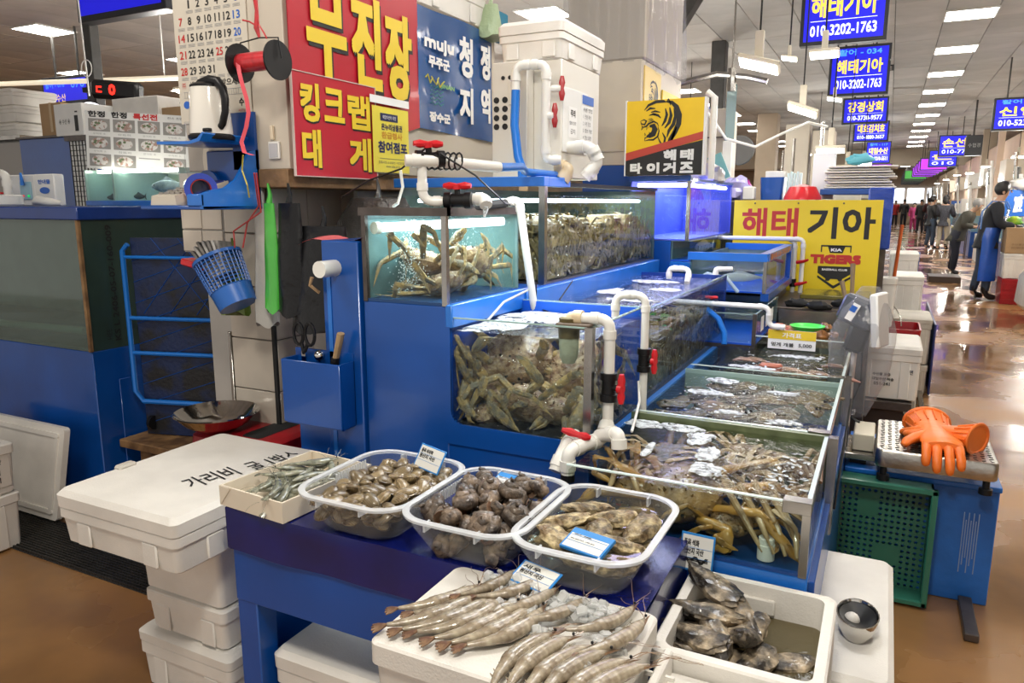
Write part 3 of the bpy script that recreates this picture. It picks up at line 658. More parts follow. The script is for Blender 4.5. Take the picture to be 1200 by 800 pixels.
bag('plastic_bag', 'black plastic bag roll hanging right beside the green bag', 'plastic bag', BBAG, -1.915, 2.04, 1.10, 1.50, .10, .13, .03, 3)
bag('plastic_bag', 'big drooping black plastic bag hanging behind the blue pipe box', 'plastic bag', BBAG, -1.78, 2.06, 1.05, 1.42, .20, .26, .05, 4, skew=-.02)
bag('plastic_bag', 'crumpled grey black plastic bag left of the king crab tank', 'plastic bag', mat('grey_bag', (.05, .048, .046), .25, b=1, bs=20), -1.72, 2.3, 1.36, 1.52, .25, .40, .06, 6)
bag('plastic_bag', 'limp yellow green bag hanging below the blue basket', 'plastic bag', mat('lime_bag', (.16, .24, .03), .35, b=.6, bs=12), -2.23, 2.06, 1.085, 1.30, .04, .13, .03, 5)
t = thing('hanging_basket', 'blue slotted plastic basket hung tilted and stuffed with papers', 'basket', (-2.18, 1.98, 1.13))
BK = mat('basket_blue', (.02, .13, .48), .35); q = Matrix.Translation((-2.13, 1.98, 1.125)) @ Matrix.Rotation(-.5, 4, 'Y')
rad = lambda h: .070 + .17 * h * .55
m = MB(); m.M = q; m.lathe([(0, 0), (rad(0), 0), (rad(.07), .07), (rad(.07) - .003, .07), (rad(0) - .003, .004), (0, .004)], (0, 0, 0), 24); m.build('solid_base', BK, t)
m = MB(); m.M = q
for k in range(30):
    a = 2 * pi * k / 30; ca, sa = math.cos(a), math.sin(a); m.tube([(rad(.07) * ca, rad(.07) * sa, .07), (rad(.19) * ca, rad(.19) * sa, .19)], .0026, 4)
for h in [.07 + .0135 * k for k in range(10)]: m.tube([(rad(h) * math.cos(2 * pi * k / 24), rad(h) * math.sin(2 * pi * k / 24), h) for k in range(25)], .002, 4)
tag(m.build('slotted_wall', BK, t), kind='stuff')
m = MB(); m.M = q; m.lathe([(rad(.19) - .003, .188), (rad(.19) + .005, .188), (rad(.19) + .005, .2), (rad(.19) - .003, .2), (rad(.19) - .003, .188)], (0, 0, 0), 28); m.build('rim', BK, t)
PAP = [mat('newsprint', (.42, .39, .36), .8, c2=(.16, .15, .14), vs=25), mat('paper_white', (.70, .68, .64), .7, c2=(.4, .38, .36), vs=30)]
for k in range(7):
    m = MB(); m.M = q @ Matrix.Translation((-.05 + .016 * k, .0, .17)) @ Matrix.Rotation(-.3 + .09 * k, 4, 'Y') @ Matrix.Rotation(.4, 4, 'Z'); m.box(-.004, .006, -.055, .055, -.05, .10 - .008 * abs(k - 2), .001); tag(m.build('folded_newspaper', PAP[k % 2], None), ['folded newspaper leftmost in the blue basket', 'white flyer near the left of the blue basket', 'folded newspaper third from left in basket', 'white flyer in the middle of the blue basket', 'folded newspaper right of basket middle', 'white flyer near the right rim of the basket', 'folded newspaper rightmost in the blue basket'][k], 'paper', 'papers in the blue basket')
m = MB(); m.M = q @ Matrix.Translation((-.075, 0, .2)) @ Matrix.Rotation(-.9, 4, 'Y'); m.box(-.012, .014, -.03, .03, -.03, .10, .005)
solo('red_packet', m, REDP, 'red crumpled packet sticking out of the blue basket', 'packet')
solo('basket_string', MB().tube([(-2.09, 1.98, 1.34), (-2.07, 1.99, 1.43), (-2.0, 1.98, 1.49), (-1.93, 1.9, 1.60)], .003, 5).tube([(-2.13, 1.98, 1.34), (-2.13, 1.98, 1.40), (-1.96, 1.95, 1.47), (-1.92, 1.9, 1.60)], .003, 5), mat('red_string', (.45, .05, .05), .5), 'red string tying the blue basket up to the tray', 'string')
solo('yellow_string', MB().tube([(-1.98, 1.92, 1.52), (-1.965, 1.9, 1.56), (-1.985, 1.9, 1.61), (-1.965, 1.89, 1.66)], .0028, 5), mat('yellow_wire', (.5, .42, .06), .5), 'thin yellow cord behind the tape roll', 'cord')
solo('film_sheet', MB().grid(10, 14, lambda i, j: V((-2.42 + .14 * i + .01 * math.sin(9 * j), 2.04 - .02 * math.sin(6 * i), 1.50 + .30 * j))), FILM, 'clear crinkled plastic film hanging left of the tray', 'plastic film')
wb = struct('trim_15', MB().box(-2.62, PX - .236, PY - .002, PY + .3, 1.30, 1.62).box(-2.62, PX - .3, PY + .1, PY + .3, 0, 1.3), mat('white_side_wall'))
for k in range(2): MB().box(-2.62, -2.51, PY - .008, PY - .002, 1.305 + .09 * k, 1.39 + .09 * k, .002).build('tile', TILE, wb); MB().box(-2.505, PX - .24, PY - .008, PY - .002, 1.305 + .09 * k, 1.39 + .09 * k, .002).build('tile', TILE, wb)
solo('paper_note', MB().box(-2.60, -2.50, PY - .011, PY - .009, 1.40, 1.475), mat('note_paper', (.58, .52, .44), .7), 'old paper note taped left of the pillar under the tray', 'paper note')
# ================================================================== things standing on and behind the left counter
t = thing('small_fish_tank', 'small pale lit fish tank with blue base under the menu board', 'fish tank', (-4.0, 3.05, 1.484))
MB().box(-4.45, -3.6, 2.98, 3.4, 1.484, 1.515, .003).build('base', BLUEL, t)
MB().box(-4.44, -3.61, 3.37, 3.375, 1.515, 1.69).build('back_pane', mat('lit_cream', (.55, .62, .45), .5, c2=(.30, .50, .50), vs=6), t)
MB().box(-4.44, -3.61, 2.985, 2.99, 1.515, 1.70).build('front_pane', GLASS, t)
MB().box(-4.445, -4.435, 2.985, 3.375, 1.515, 1.70).box(-3.61, -3.60, 2.985, 3.375, 1.515, 1.70).build('side_pane', GEDGE, t)
MB().box(-4.19, -4.175, 2.985, 3.375, 1.515, 1.70).build('divider', GEDGE, t)
MB().box(-4.43, -3.62, 2.995, 3.365, 1.516, 1.68).build('water', WATER, t)
MB().tube([(-4.4, 3.05, 1.69), (-3.65, 3.05, 1.69)], .01, 8).build('light_tube', mat('added_tube_glow', (1, .97, .85), .4, e=16), t)  # glowing tube added to brighten this tank
FISHS = mat('silver_fish', (.35, .42, .45), .25, .3, c2=(.10, .14, .18), vs=20)
def fish(name, label, c, L, H, m, rz=0, rx=0, group=None, cat='fish', thick=.35):
    """side-swimming fish along local x"""
    t = thing(name, label, cat, c, group); rg = []
    for k in range(11):
        f = k / 10; h = H * (math.sin(pi * min(1, f * .93 + .04)) ** .8) * (1 - .35 * f) / 2 + .001
        rg.append([(c[0] + L * (f - .5), c[1] + h * thick * math.cos(a), c[2] + h * math.sin(a)) for a in [2 * pi * q / 10 for q in range(10)]])
    MB().loft(rg).build('body', m, t)
    tl = MB(); tl.prism([(L * .44, 0), (L * .6, H * .45), (L * .56, 0), (L * .6, -H * .45)], (V((c[0], c[1] - .001, c[2])), V((1, 0, 0)), V((0, 0, 1))), .003); tl.build('tail_fin', m, t)
    tl = MB(); tl.prism([(-L * .2, H * .4), (-L * .05, H * .68), (L * .25, H * .3)], (V((c[0], c[1] - .001, c[2])), V((1, 0, 0)), V((0, 0, 1))), .003); tl.build('dorsal_fin', m, t)
    for s in (-1, 1): MB().ball((c[0] - L * .4, c[1] + s * H * thick * .32, c[2] + H * .07), H * .06, 6, 4).build('eye', BLK, t)
    t.rotation_euler = (rx, 0, rz); return t
fish('live_fish', 'silver blue fish swimming in the small lit tank', (-3.84, 3.1, 1.60), .26, .085, FISHS, .12)
fish('live_fish', 'dark small fish at the bottom left of the small lit tank', (-4.08, 3.08, 1.54), .12, .04, mat('dark_fish', (.05, .06, .07), .4), -.1)
fish('live_fish', 'dark fish lying behind the divider of the small lit tank', (-4.32, 3.08, 1.535), .10, .035, mat('dark_fish'), .2)
# menu board
mf = (V((-4.46, 3.02, 1.715)), V((.78, .26, -.055)).normalized(), V((.02, .05, 1)).normalized())
t = sign('menu_board', 'white menu board with fifteen plate photos over the small tank', 'menu board', mf, .80, .345, WHITE, .01)
pm_ = mat('photo_grey', (.30, .29, .27), .5, var=.2, vs=9); pl_ = mat('plate_print', (.62, .60, .57), .4, c2=(.35, .22, .18), vs=45, lo=.42, hi=.5); gr_ = mat('garnish_print', (.12, .17, .08), .5)
O_, R_, U_ = mf
cap = MB()
for r in range(3):
    for c in range(5):
        if (r, c) == (2, 2): rect(cap, mf, .35, .49, .075, .082, .001); continue
        u = .02 + c * .165; v = .225 - r * .105; p_ = MB(); rect(p_, mf, u, u + .145, v, v + .075, .0005); ph = p_.build('plate_photo', pm_, t)
        e_ = MB(); e_.prism([(u + .072 + .056 * math.cos(a), v + .037 + .03 * math.sin(a)) for a in [2 * pi * k / 18 for k in range(18)]], (O_ + R_.cross(U_) * .0012, R_, U_), .0004); e_.build('plate', pl_, ph)
        e_ = MB()
        for k in range(3): a = random.random() * 6; e_.prism([(u + .06 + .02 * math.cos(a) + .011 * math.cos(b), v + .04 + .01 * math.sin(a) + .007 * math.sin(b)) for b in [2 * pi * w_ / 7 for w_ in range(7)]], (O_ + R_.cross(U_) * (.0018 + k * 1e-4), R_, U_), .0003)
        e_.build('garnish', gr_, ph); text(cap, random.choice(['우럭회 소', '광어회 중', '모둠회 대', '농어회', '참돔회']), mf, u + .03, u + .115, v - .02, v - .008, .001)
cap.build('captions', GRY, t, 0)
letters(t, mf, BLACKT, [('한정', .02, .135, .308, .345, dict(bold=.002)), ('한정', .175, .28, .308, .345, dict(bold=.002)), ('찬스 초밥 메뉴 선착순', .545, .78, .318, .332)])
letters(t, mf, REDT, [('특선전', .32, .48, .305, .343, dict(bold=.002))], 'red_lettering')
# white mesh rack, blue locker, boxes
t = thing('tiled_partition', 'white gridded partition strip between blue locker and small tank', 'partition', (-5.0, 3.5, 1.3))
MB().box(-5.49, -5.23, 3.6, 3.62, 0, 1.95).build('backing', WHITE, t); m = MB()
for k in range(8): m.box(-5.49 + .037 * k, -5.486 + .037 * k, 3.594, 3.6, 1.4, 1.95)
for k in range(16): m.box(-5.49, -5.23, 3.594, 3.6, 1.4 + .037 * k, 1.404 + .037 * k)
tag(m.build('grid_lines', BLKM, t), kind='stuff')
t = thing('blue_locker', 'blue metal cabinet standing behind the left counter', 'cabinet', (-6, 3.9, 0))
MB().box(-6.11, -5.49, 3.6, 4.2, 0, 1.985, .004).build('body', BLUE, t); MB().box(-6.12, -5.47, 3.58, 4.2, 1.985, 2.0).build('top', DSTEEL, t)
t = thing('grey_cabinet', 'grey cabinet at the left edge behind the hand wash sink', 'cabinet', (-6.8, 3.9, 0))
MB().box(-7.6, -6.2, 3.7, 4.2, 0, 2.0, .02).build('body', mat('grey_paint', (.38, .37, .35), .5), t); MB().box(-7.62, -6.18, 3.65, 4.2, 2.0, 2.03).build('edge', STEEL, t)
t = thing('cardboard_box', 'tall plain cardboard box on the blue cabinet', 'box', (-5.6, 3.7, 1.876))
MB().box(-5.84, -5.58, 3.62, 3.95, 2.002, 2.24, .003).build('body', CARD, t); MB().box(-5.72, -5.69, 3.615, 3.96, 2.03, 2.242).build('tape', mat('tape_tan', (.5, .36, .2), .3), t)
t = thing('printed_box', 'white printed carton with dark bar label on the partition', 'box', (-5.1, 3.6, 1.876))
MB().box(-5.56, -5.24, 3.55, 3.9, 1.985, 2.21, .003).build('body', WHITE, t); MB().box(-5.49, -5.24, 3.56, 3.9, 1.95, 1.985).build('tray', DSTEEL, t)
m = MB(); fr = fry(-5.56, 3.549, 1.985); rect(m, fr, .23, .27, .03, .14); rect(m, fr, .24, .27, .16, .17); text(m, '◈ 수산 ◈', fr, .05, .18, .08, .12, .001); m.build('print', BLACKT, t)
for k in range(9):
    r, c = divmod(k, 3); x = -7.55 + .30 * c + (r % 2) * .02; z = 2.035 + r * .14
    foam_box('foam_box', 'white foam box in the left back stack, row %s %s' % (['lowest', 'middle', 'top'][r], ['at the left', 'in the centre', 'at the right'][c]), x, x + .29, 3.9, 4.3, z, z + .138, .03, ribs=False, group='foam boxes stacked at the left back')
for k, (x, w_, z, h) in enumerate([(-4.72, .5, 2.0, .17), (-4.2, .3, 2.0, .14), (-5.25, .5, 2.0, .26)]):
    t = thing('open_carton', ['open brown carton above the menu board', 'flat grey box right of the open carton', 'white carton behind the menu board top'][k], 'box', (x, 3.9, z)); q = [CARD, mat('grey_box', (.42, .38, .33), .6), FOAM][k]
    MB().box(x, x + w_, 3.8, 4.1, z, z + h, .004).build('body', q, t); MB().box(x + .03, x + w_ - .03, 3.82, 4.08, z + h - .002, z + h + .004).build('opening', DARK if k == 0 else q, t)
t = thing('knotted_bag', 'white knotted plastic bag lying on the open carton', 'plastic bag', (-4.5, 3.9, 2.17))
MB().ball((-4.52, 3.92, 2.20), .08, 12, 8, lump(0, 3, .5, 3), (1.3, 1, .6)).build('bag', CLB, t)
# shelf carrying those boxes
t = thing('back_shelf', 'grey shelf carrying the cartons behind the menu board', 'shelf', (-4.6, 3.9, 1.9)); MB().box(-5.3, -3.85, 3.75, 4.2, 1.97, 1.998).build('board', DSTEEL, t)
for x in (-5.25, -3.9): MB().box(x, x + .03, 4.0, 4.03, 0, 1.97).build('leg', DSTEEL, t)
# hand sink area at the very left: dispenser, soap, pipes
t = thing('wash_dispenser', 'white wall dispenser with blue label at left counter', 'dispenser', (-4.9, 2.9, 1.484))
MB().box(-4.32, -4.14, 2.6, 2.66, 1.485, 1.66, .006).build('body', WHITE, t)
fr = fry(-4.30, 2.598, 1.53); letters(t, fr, BLUT, [('안내물', .02, .13, .075, .10, dict(bold=.001))]); m = MB(); m.prism([(.075 + .045 * math.cos(a), .04 + .018 * math.sin(a)) for a in [2 * pi * k / 16 for k in range(16)]], (V((-4.30, 2.597, 1.53)), V((1, 0, 0)), V((0, 0, 1))), .001); m.build('blue_oval', BLUT, t)
t = thing('control_box', 'pale control box with blue switch and coloured lights', 'control box', (-5.0, 2.7, 1.484))
MB().box(-4.66, -4.35, 2.62, 2.7, 1.485, 1.66, .006).build('body', WHITE, t); MB().box(-4.48, -4.38, 2.612, 2.622, 1.52, 1.62, .002).build('switch_plate', mat('pale_blue', (.3, .5, .6), .4), t)
MB().tube([(-4.43, 2.60, 1.60), (-4.43, 2.595, 1.67)], [.012, .006], 8).build('lever', HOSE, t); MB().ball((-4.40, 2.61, 1.54), .007, 8, 5).build('green_lamp', mat('green_lamp', (.0, .5, .1), .4, e=1), t); MB().ball((-4.45, 2.61, 1.54), .007, 8, 5).build('red_lamp', mat('red_lamp', (.6, .02, .02), .4, e=1), t)
t = thing('white_pipe_bend', 'white pipe bend and hose end at the left edge', 'pipe', (-5.0, 2.5, 1.484)); m = MB(); pipe(m, [(-4.40, 2.5, 1.485), (-4.40, 2.5, 1.66), (-4.6, 2.5, 1.66)], .022); m.build('pipe', PVC, t)
solo('hose_roll', MB().tube([(-4.08, 2.45, 1.505), (-4.0, 2.42, 1.515), (-3.90, 2.42, 1.505), (-3.82, 2.43, 1.50)], [.018, .024, .022, .012], 10), PVC, 'thick white rolled cloth lying before the dispenser', 'cloth')
solo('plate_stack', MB().lathe([(0, 0), (.09, 0), (.10, .01), (.10, .055), (.09, .06), (0, .06)], (-4.22, 2.36, 1.484), 20), WHITE, 'stack of white plates on the left counter', 'plates')
solo('red_tongs', MB().box(-4.32, -4.12, 2.30, 2.32, 1.546, 1.556, .003), REDP, 'red strip lying on the white plates', 'utensil')
solo('green_brush', MB().tube([(-4.12, 2.26, 1.49), (-4.12, 2.26, 1.53), (-4.12, 2.26, 1.6)], [.014, .01, .006], 8), mat('green_plastic', (.02, .25, .08), .4), 'small green brush standing at the left counter front', 'brush')
# digital board, red number display, post lamp
LEDB = mat('led_blue', (.008, .008, .60), .4, e=.8); LEDY = mat('led_yellow', (1, .72, .10), .4, e=.7); LEDW = mat('led_white', (.8, .85, 1), .4, e=.9); LEDC = mat('led_cyan', (.05, .25, 1), .4, e=1.3); CASE = mat('screen_casing', (.015, .017, .022), .4)
def screen(label, x0, x1, y, z0, z1, items, small=None, pole=True, m=None, cat='screen', name='hanging_screen', d=.12, group=None, bar=True):
    t = thing(name, label, cat, ((x0 + x1) / 2, y, z0), group); w_, h = x1 - x0, z1 - z0; e = w_ * .045
    MB().box(x0, x1, y, y + d, z0, z1, .006).build('casing', CASE, t); MB().box(x0 + e, x1 - e, y - .004, y + .001, z0 + e, z1 - e).build('display', m or LEDB, t)
    fr = fry(x0, y - .0045, z0)
    if items: letters(t, fr, LEDY, items)
    if small: letters(t, fr, LEDW, small, 'phone_number')
    if bar and small: q = MB(); rect(q, fr, w_ * .12, w_ * .88, h * .385, h * .395, .001); q.build('line', LEDW, t)
    if pole:
        for u in (.25, .75): MB().box(x0 + w_ * u - .012, x0 + w_ * u + .012, y + d / 2 - .012, y + d / 2 + .012, z1, 4.0).build('pole', POSTM, t)
    return t
t = screen('dark blue number screen hanging far left above the boxes', -11.5, -10.42, 7.2, 2.93, 3.33, [('골드수산', .1, .55, .04, .15)], None)
letters(t, fry(-11.5, 7.19, 2.93), LEDC, [('활어 - 076', .1, .55, .24, .33), ('076', .7, 1.0, .22, .34)], 'stall_number')
t = thing('number_display', 'black LED number display with red digits on the left post', 'display', (-5.9, 4.2, 2.45))
m = MB(); m.M = Matrix.Translation((-6.04, 4.12, 2.44)) @ Matrix.Rotation(.35, 4, 'Z') @ Matrix.Rotation(.08, 4, 'Y'); m.box(.05, .48, 0, .12, -.075, .075, .03); m.build('casing', BLK, t); MB().box(-6.25, -5.8, 4.26, 4.40, 2.43, 2.47).build('bracket', BLK, t)
m = MB(); R_ = V((math.cos(.35), math.sin(.35), -.08)).normalized(); f_ = (V((-6.04, 4.118, 2.40)), R_, V((.08, 0, 1)).normalized()); text(m, 'ㄷ', f_, .12, .17, .01, .06, .002, .003); text(m, '0', f_, .23, .29, -.005, .08, .002, .004); m.build('digits', mat('led_red', (1, .02, .01), .4, e=2.5), t)
LT_ = mat('tube_light', (1, .96, .88), .4, e=7)
t = thing('strip_light', 'long thin strip light rail running over the far left stalls', 'strip light', (-8, 6, 2.9)); MB().tube([(-11, 6.2, 3.08), (-3.5, 6.2, 2.72)], .03, 8).build('tube', mat('rail_cream', (.8, .72, .55), .5, e=.7), t)
for x in (-7.6, -6.2, -4.4): MB().tube([(x, 6.2, 2.72 + (-3.5 - x) * .048), (x, 6.2, 3.99)], .008, 5).build('wire', PVC, t)
t = thing('pull_cord_lamp', 'small lamp dangling on a long cord with a ring over left boxes', 'lamp', (-5.5, 3.9, 2.2)); MB().tube([(-5.55, 3.8, 4), (-5.5, 3.8, 2.3)], .006, 5).build('cord', PVC, t)
MB().lathe([(.0, .035), (.03, .03), (.11, 0), (.10, -.008), (0, -.008)], (-5.5, 3.8, 2.22), 20).build('shade', mat('glow_shade', (.95, .97, 1), .4, e=3), t); MB().tube([(-5.5 + .06 * math.cos(a), 3.8, 2.5 + .06 * math.sin(a)) for a in [2 * pi * k / 16 for k in range(17)]], .004, 5).build('ring', PVC, t)
# black screen casing cut by the top edge, with foam and bags over the banner
t = screen('big dark screen hanging at the top left, cut by the frame', -5.98, -4.95, 4.1, 2.93, 3.6, [], None, False); t.rotation_euler[2] = 0
t = foam_box('foam_box', 'white foam box lying on top of the blue banner wall', -2.45, -1.9, 2.9, 3.5, 2.36, 2.55, .05)
bag('plastic_bag', 'green white bag of things at the top right of the blue banner', 'plastic bag', mat('pale_green_bag', (.40, .50, .30), .4, b=.5), -1.88, 3.5, 2.32, 2.48, .08, .12, .06, 9)
t = thing('detergent_pack', 'small blue pack wedged beside the bag on the banner', 'pack', (-1.88, 3.6, 2.3)); MB().box(-1.93, -1.87, 3.56, 3.68, 2.33, 2.47, .005).build('body', mat('cyan_pack', (.03, .25, .40), .4), t)
# ================================================================== creatures
KCM = mat('king_crab_shell', (.48, .31, .12), .38, c2=(.22, .18, .13), vs=30, b=.5, bs=90, rnd=.2, lo=.40, hi=.60)
KCB = mat('king_crab_back', (.50, .34, .19), .4, c2=(.22, .11, .07), vs=45, b=.6, bs=80, rnd=.2, coat=.3)
SCM = mat('snow_crab_leg', (.30, .21, .09), .35, c2=(.15, .10, .045), vs=22, b=.3, bs=90, rnd=.25, coat=.3)
SCB = mat('snow_crab_back', (.28, .19, .09), .38, c2=(.17, .11, .05), vs=26, b=.6, bs=90, rnd=.25, coat=.3)
PALE = mat('pale_crab_leg', (.44, .31, .17), .3, c2=(.24, .15, .07), vs=14, b=.2, bs=70, coat=.5)
PALB = mat('tan_crab_back', (.30, .18, .07), .3, c2=(.10, .06, .03), vs=22, b=.6, bs=70, coat=.5)
def crab(name, label, R, mb_, ml, leg=1.0, lr=.013, spiky=True, nleg=3, seed=0, n=7, group=None, flatb=.48):
    rnd = random.Random(seed)
    t = thing(name, label, 'crab', (0, 0, 0), group)
    def fn(d, q):
        s = 1 + .06 * noise.noise(d * 3 + V((seed, 0, 0))) - .18 * max(0, -d.y) * abs(d.x)
        if spiky: s += .22 * max(0, noise.noise(d * 7 + V((seed, 3, 1)))) ** 1.5
        return q * s
    cm_ = MB().ball((0, 0, 0), R, 26, 16, fn, (1.0, .95, flatb))
    if spiky:
        for k in range(70):
            d = V((rnd.gauss(0, 1), rnd.gauss(0, 1), abs(rnd.gauss(0, 1)) + .12)).normalized(); q = V((d.x, d.y * .95, d.z * flatb)) * R; nn = V((d.x, d.y, d.z / flatb)).normalized()
            cm_.tube([q * .97, q + nn * R * rnd.uniform(.05, .11)], [R * .035, .0005], 5, False)
    cm_.build('carapace', mb_, t, 30)
    for s in (-1, 1):
        for k in range(nleg):
            a = (-.35 + k * (1.15 / max(1, nleg - 1))); L = R * (2.7 - .25 * abs(k - 1)) * leg; up = rnd.uniform(.2, .55); cv = rnd.uniform(-.25, .25)
            d = V((s * math.cos(a), math.sin(a), 0)); p0 = d * R * .75 + V((0, 0, -R * .08)); p1 = p0 + d * L * .2 + V((0, 0, L * .08)); p2 = p0 + d * L * .46 + V((0, 0, L * up * .55))
            e = V((s * math.cos(a + cv), math.sin(a + cv), 0)); p3 = p2 + e * L * .3 - V((0, 0, L * .16)); p4 = p3 + e * L * .22 - V((0, 0, L * .32))
            mm = MB(); pp = [p0, p1, p1.lerp(p2, .1), p1.lerp(p2, .85), p2, p2.lerp(p3, .12), p2.lerp(p3, .88), p3, p3.lerp(p4, .15), p4]
            mm.tube(pp, [lr * .95, lr * .9, lr * 1.15, lr * 1.08, lr * .9, lr * 1.08, lr, lr * .8, lr * .85, lr * .15], n, flat=.85)
            if spiky:
                for (A, B) in ((p1, p2), (p2, p3)):
                    for q in range(4):
                        c = A.lerp(B, .15 + q * .23); dd = V((rnd.uniform(-1, 1), rnd.uniform(-1, 1), rnd.uniform(.2, 1))).normalized(); mm.tube([c + dd * lr * .5, c + dd * lr * 1.9], [lr * .32, .0006], 4, False)
            mm.build('leg', ml, t, 50)
        # claw arm
        mm = MB(); p0 = V((s * R * .55, -R * .7, -R * .1)); p1 = p0 + V((s * R * .75, -R * .35, R * .15)); p2 = p1 + V((-s * R * .1, -R * .75, -R * .1)); p3 = p2 + V((-s * R * .35, -R * .5, -R * .05))
        mm.tube([p0, p0.lerp(p1, .5), p1, p1.lerp(p2, .2), p1.lerp(p2, .8), p2], [lr * .9, lr * 1.15, lr * .9, lr * 1.3, lr * 1.6, lr * 1.2], n)
        mm.tube([p2, p2.lerp(p3, .6), p3], [lr * 1.1, lr * .8, lr * .15], n); mm.tube([p2 + V((s * lr, 0, 0)), p2.lerp(p3, .6) + V((s * lr * 1.6, 0, 0)), p3 + V((s * lr * .8, 0, 0))], [lr * .7, lr * .5, lr * .1], n)
        mm.build('claw', ml, t, 50)
        MB().tube([V((s * R * .16, -R * .8, R * .05)), V((s * R * .2, -R * .93, R * .16))], [R * .035, R * .045], 6).build('eye_stalk', BLK, t)
    return t
# ---- shrimps (local: tail at -x, head at +x, lying on the side, curled about z)
SHR = mat('shrimp_shell', (.42, .36, .26), .22, c2=(.20, .15, .10), vs=45, b=.12, bs=140, rnd=.12, coat=.4, wv=(24, .16, 'BANDS', 'X', 2.5))
SHT = mat('shrimp_tail', (.30, .19, .10), .3, c2=(.12, .06, .04), vs=60, coat=.4)
SHG = mat('grey_shrimp_shell', (.33, .33, .24), .18, c2=(.12, .13, .10), vs=60, b=.12, bs=140, rnd=.2, coat=.8)
def shrimp(name, label, L, m, mt_, curl=.6, seed=0, group=None):
    rnd = random.Random(seed); t = thing(name, label, 'shrimp', (0, 0, 0), group)
    N = 30; rg = []; ctr = []
    for k in range(N + 1):
        f = k / N; a = curl * (f - .5); r0 = L / curl; x = r0 * math.sin(a); y = r0 * (1 - math.cos(a)); ctr.append((x, y, a))
        body = L * (.050 + .030 * math.sin(pi * min(1, f * 1.05)) if f > .35 else .022 + .043 * f / .35)
        if f > .82: body *= max(.18, 1 - ((f - .82) / .18) ** 1.5 * .8)
        if f < .62: body *= 1 + .07 * ((f * 11.3) % 1 - .5)
        rg.append([(x + body * math.cos(b) * -math.sin(a), y + body * math.cos(b) * 1.12 * math.cos(a), .3 * L * .16 + body * .86 * math.sin(b)) for b in [2 * pi * q / 10 for q in range(10)]])
    MB().loft(rg).build('shell', m, t, 50)
    hx, hy, ha = ctr[-1]; hd = V((math.cos(ha), math.sin(ha), 0)); nd = V((-math.sin(ha), math.cos(ha), 0)); z = .3 * L * .16; H = V((hx, hy, z))
    # outer side (back of the animal) is -nd
    mm = MB(); mm.tube([H - hd * L * .12 - nd * L * .03, H + hd * L * .03 - nd * L * .025, H + hd * L * .10 - nd * L * .035], [L * .018, L * .01, L * .001], 5); mm.build('rostrum', mt_, t)
    mm = MB()
    for q in range(2):
        p = [H]; d = (hd + V((rnd.uniform(-.3, .3), rnd.uniform(-.5, .5), rnd.uniform(.1, .6)))).normalized()
        for i in range(8): d = (d + V((rnd.uniform(-.25, .25), rnd.uniform(-.35, .35), -.12 * i / 3))).normalized(); p.append(p[-1] + d * L * .07); p[-1].z = max(p[-1].z, .002)
        mm.tube(p, [L * .005] * 4 + [L * .003] * 5, 3, False)
    mm.build('antennae', mt_, t, 0)
    mm = MB()
    for q in range(5):
        f = int(N * (.60 + q * .06)); x, y, a = ctr[f]; nn = V((-math.sin(a), math.cos(a), 0)); tt = V((math.cos(a), math.sin(a), 0)); b = V((x, y, z)) + nn * L * .055
        mm.tube([b, b + nn * L * .05 + tt * L * .01, b + nn * L * .055 + tt * L * .08], [L * .008, L * .006, L * .002], 4, False)
    for q in range(5):
        f = int(N * (.14 + q * .09)); x, y, a = ctr[f]; nn = V((-math.sin(a), math.cos(a), 0)); tt = V((math.cos(a), math.sin(a), 0)); b = V((x, y, z)) + nn * L * .04
        mm.tube([b, b + nn * L * .035 + tt * L * .03], [L * .012, L * .004], 4, False)
    mm.build('legs', m, t, 0)
    tx, ty, ta = ctr[0]; td = V((-math.cos(ta), -math.sin(ta), 0)); tn = V((math.sin(ta), -math.cos(ta), 0)); T = V((tx, ty, z)); mm = MB()
    for q in (-.5, -.2, .15, .5):
        d = (td + tn * q).normalized(); s_ = V((-d.y, d.x, 0)); mm.loft([[T - s_ * L * .008 - V((0, 0, .002)), T + s_ * L * .008 - V((0, 0, .002)), T + s_ * L * .008 + V((0, 0, .002)), T - s_ * L * .008 + V((0, 0, .002))],
            [T + d * L * .1 - s_ * L * .024 - V((0, 0, .004)), T + d * L * .1 + s_ * L * .024 - V((0, 0, .004)), T + d * L * .1 + s_ * L * .024 - V((0, 0, .002)), T + d * L * .1 - s_ * L * .024 - V((0, 0, .002))],
            [T + d * L * .15 - s_ * L * .006 - V((0, 0, .006)), T + d * L * .15 + s_ * L * .006 - V((0, 0, .006)), T + d * L * .15 + s_ * L * .006 - V((0, 0, .004)), T + d * L * .15 - s_ * L * .006 - V((0, 0, .004))]])
    mm.build('tail_fan', mt_, t, 0)
    MB().ball(H + hd * L * .01 - nd * L * .012 + V((0, 0, L * .035)), L * .016, 7, 5).build('eye', BLK, t)
    return t
# ---- clam, turban shell, oyster meshes
CLM = mat('clam_shell', (.42, .32, .17), .3, c2=(.20, .14, .07), vs=30, b=.3, bs=60, rnd=.3, coat=.4, wv=(85, .55, 'BANDS', 'Y', 1.2))
def clam(seed):
    m = MB(); rg = []
    def fn(d, q):
        e = 1 + .03 * math.sin(22 * math.hypot(d.x, d.y + .3)); x, y = q.x, q.y
        return V((x * e * (1.15 - .15 * d.y), y * e * .9, q.z * e * (1 - .25 * d.y) - 0))
    m.ball((0, 0, 0), .022, 18, 12, fn, (1, .85, .5)); m.tube([(.0265 * math.cos(a) * .98, .019 * math.sin(a) - .001, 0) for a in [2 * pi * k / 16 for k in range(17)]], .0009, 3)
    return m.build('clam', CLM, None, 60)
TSM = mat('turban_shell', (.22, .16, .11), .4, c2=(.03, .022, .018), vs=45, b=.8, bs=70, rnd=.35, coat=.4)
TSI = mat('shell_flesh', (.60, .42, .28), .3, c2=(.35, .15, .07), vs=30, coat=.5)
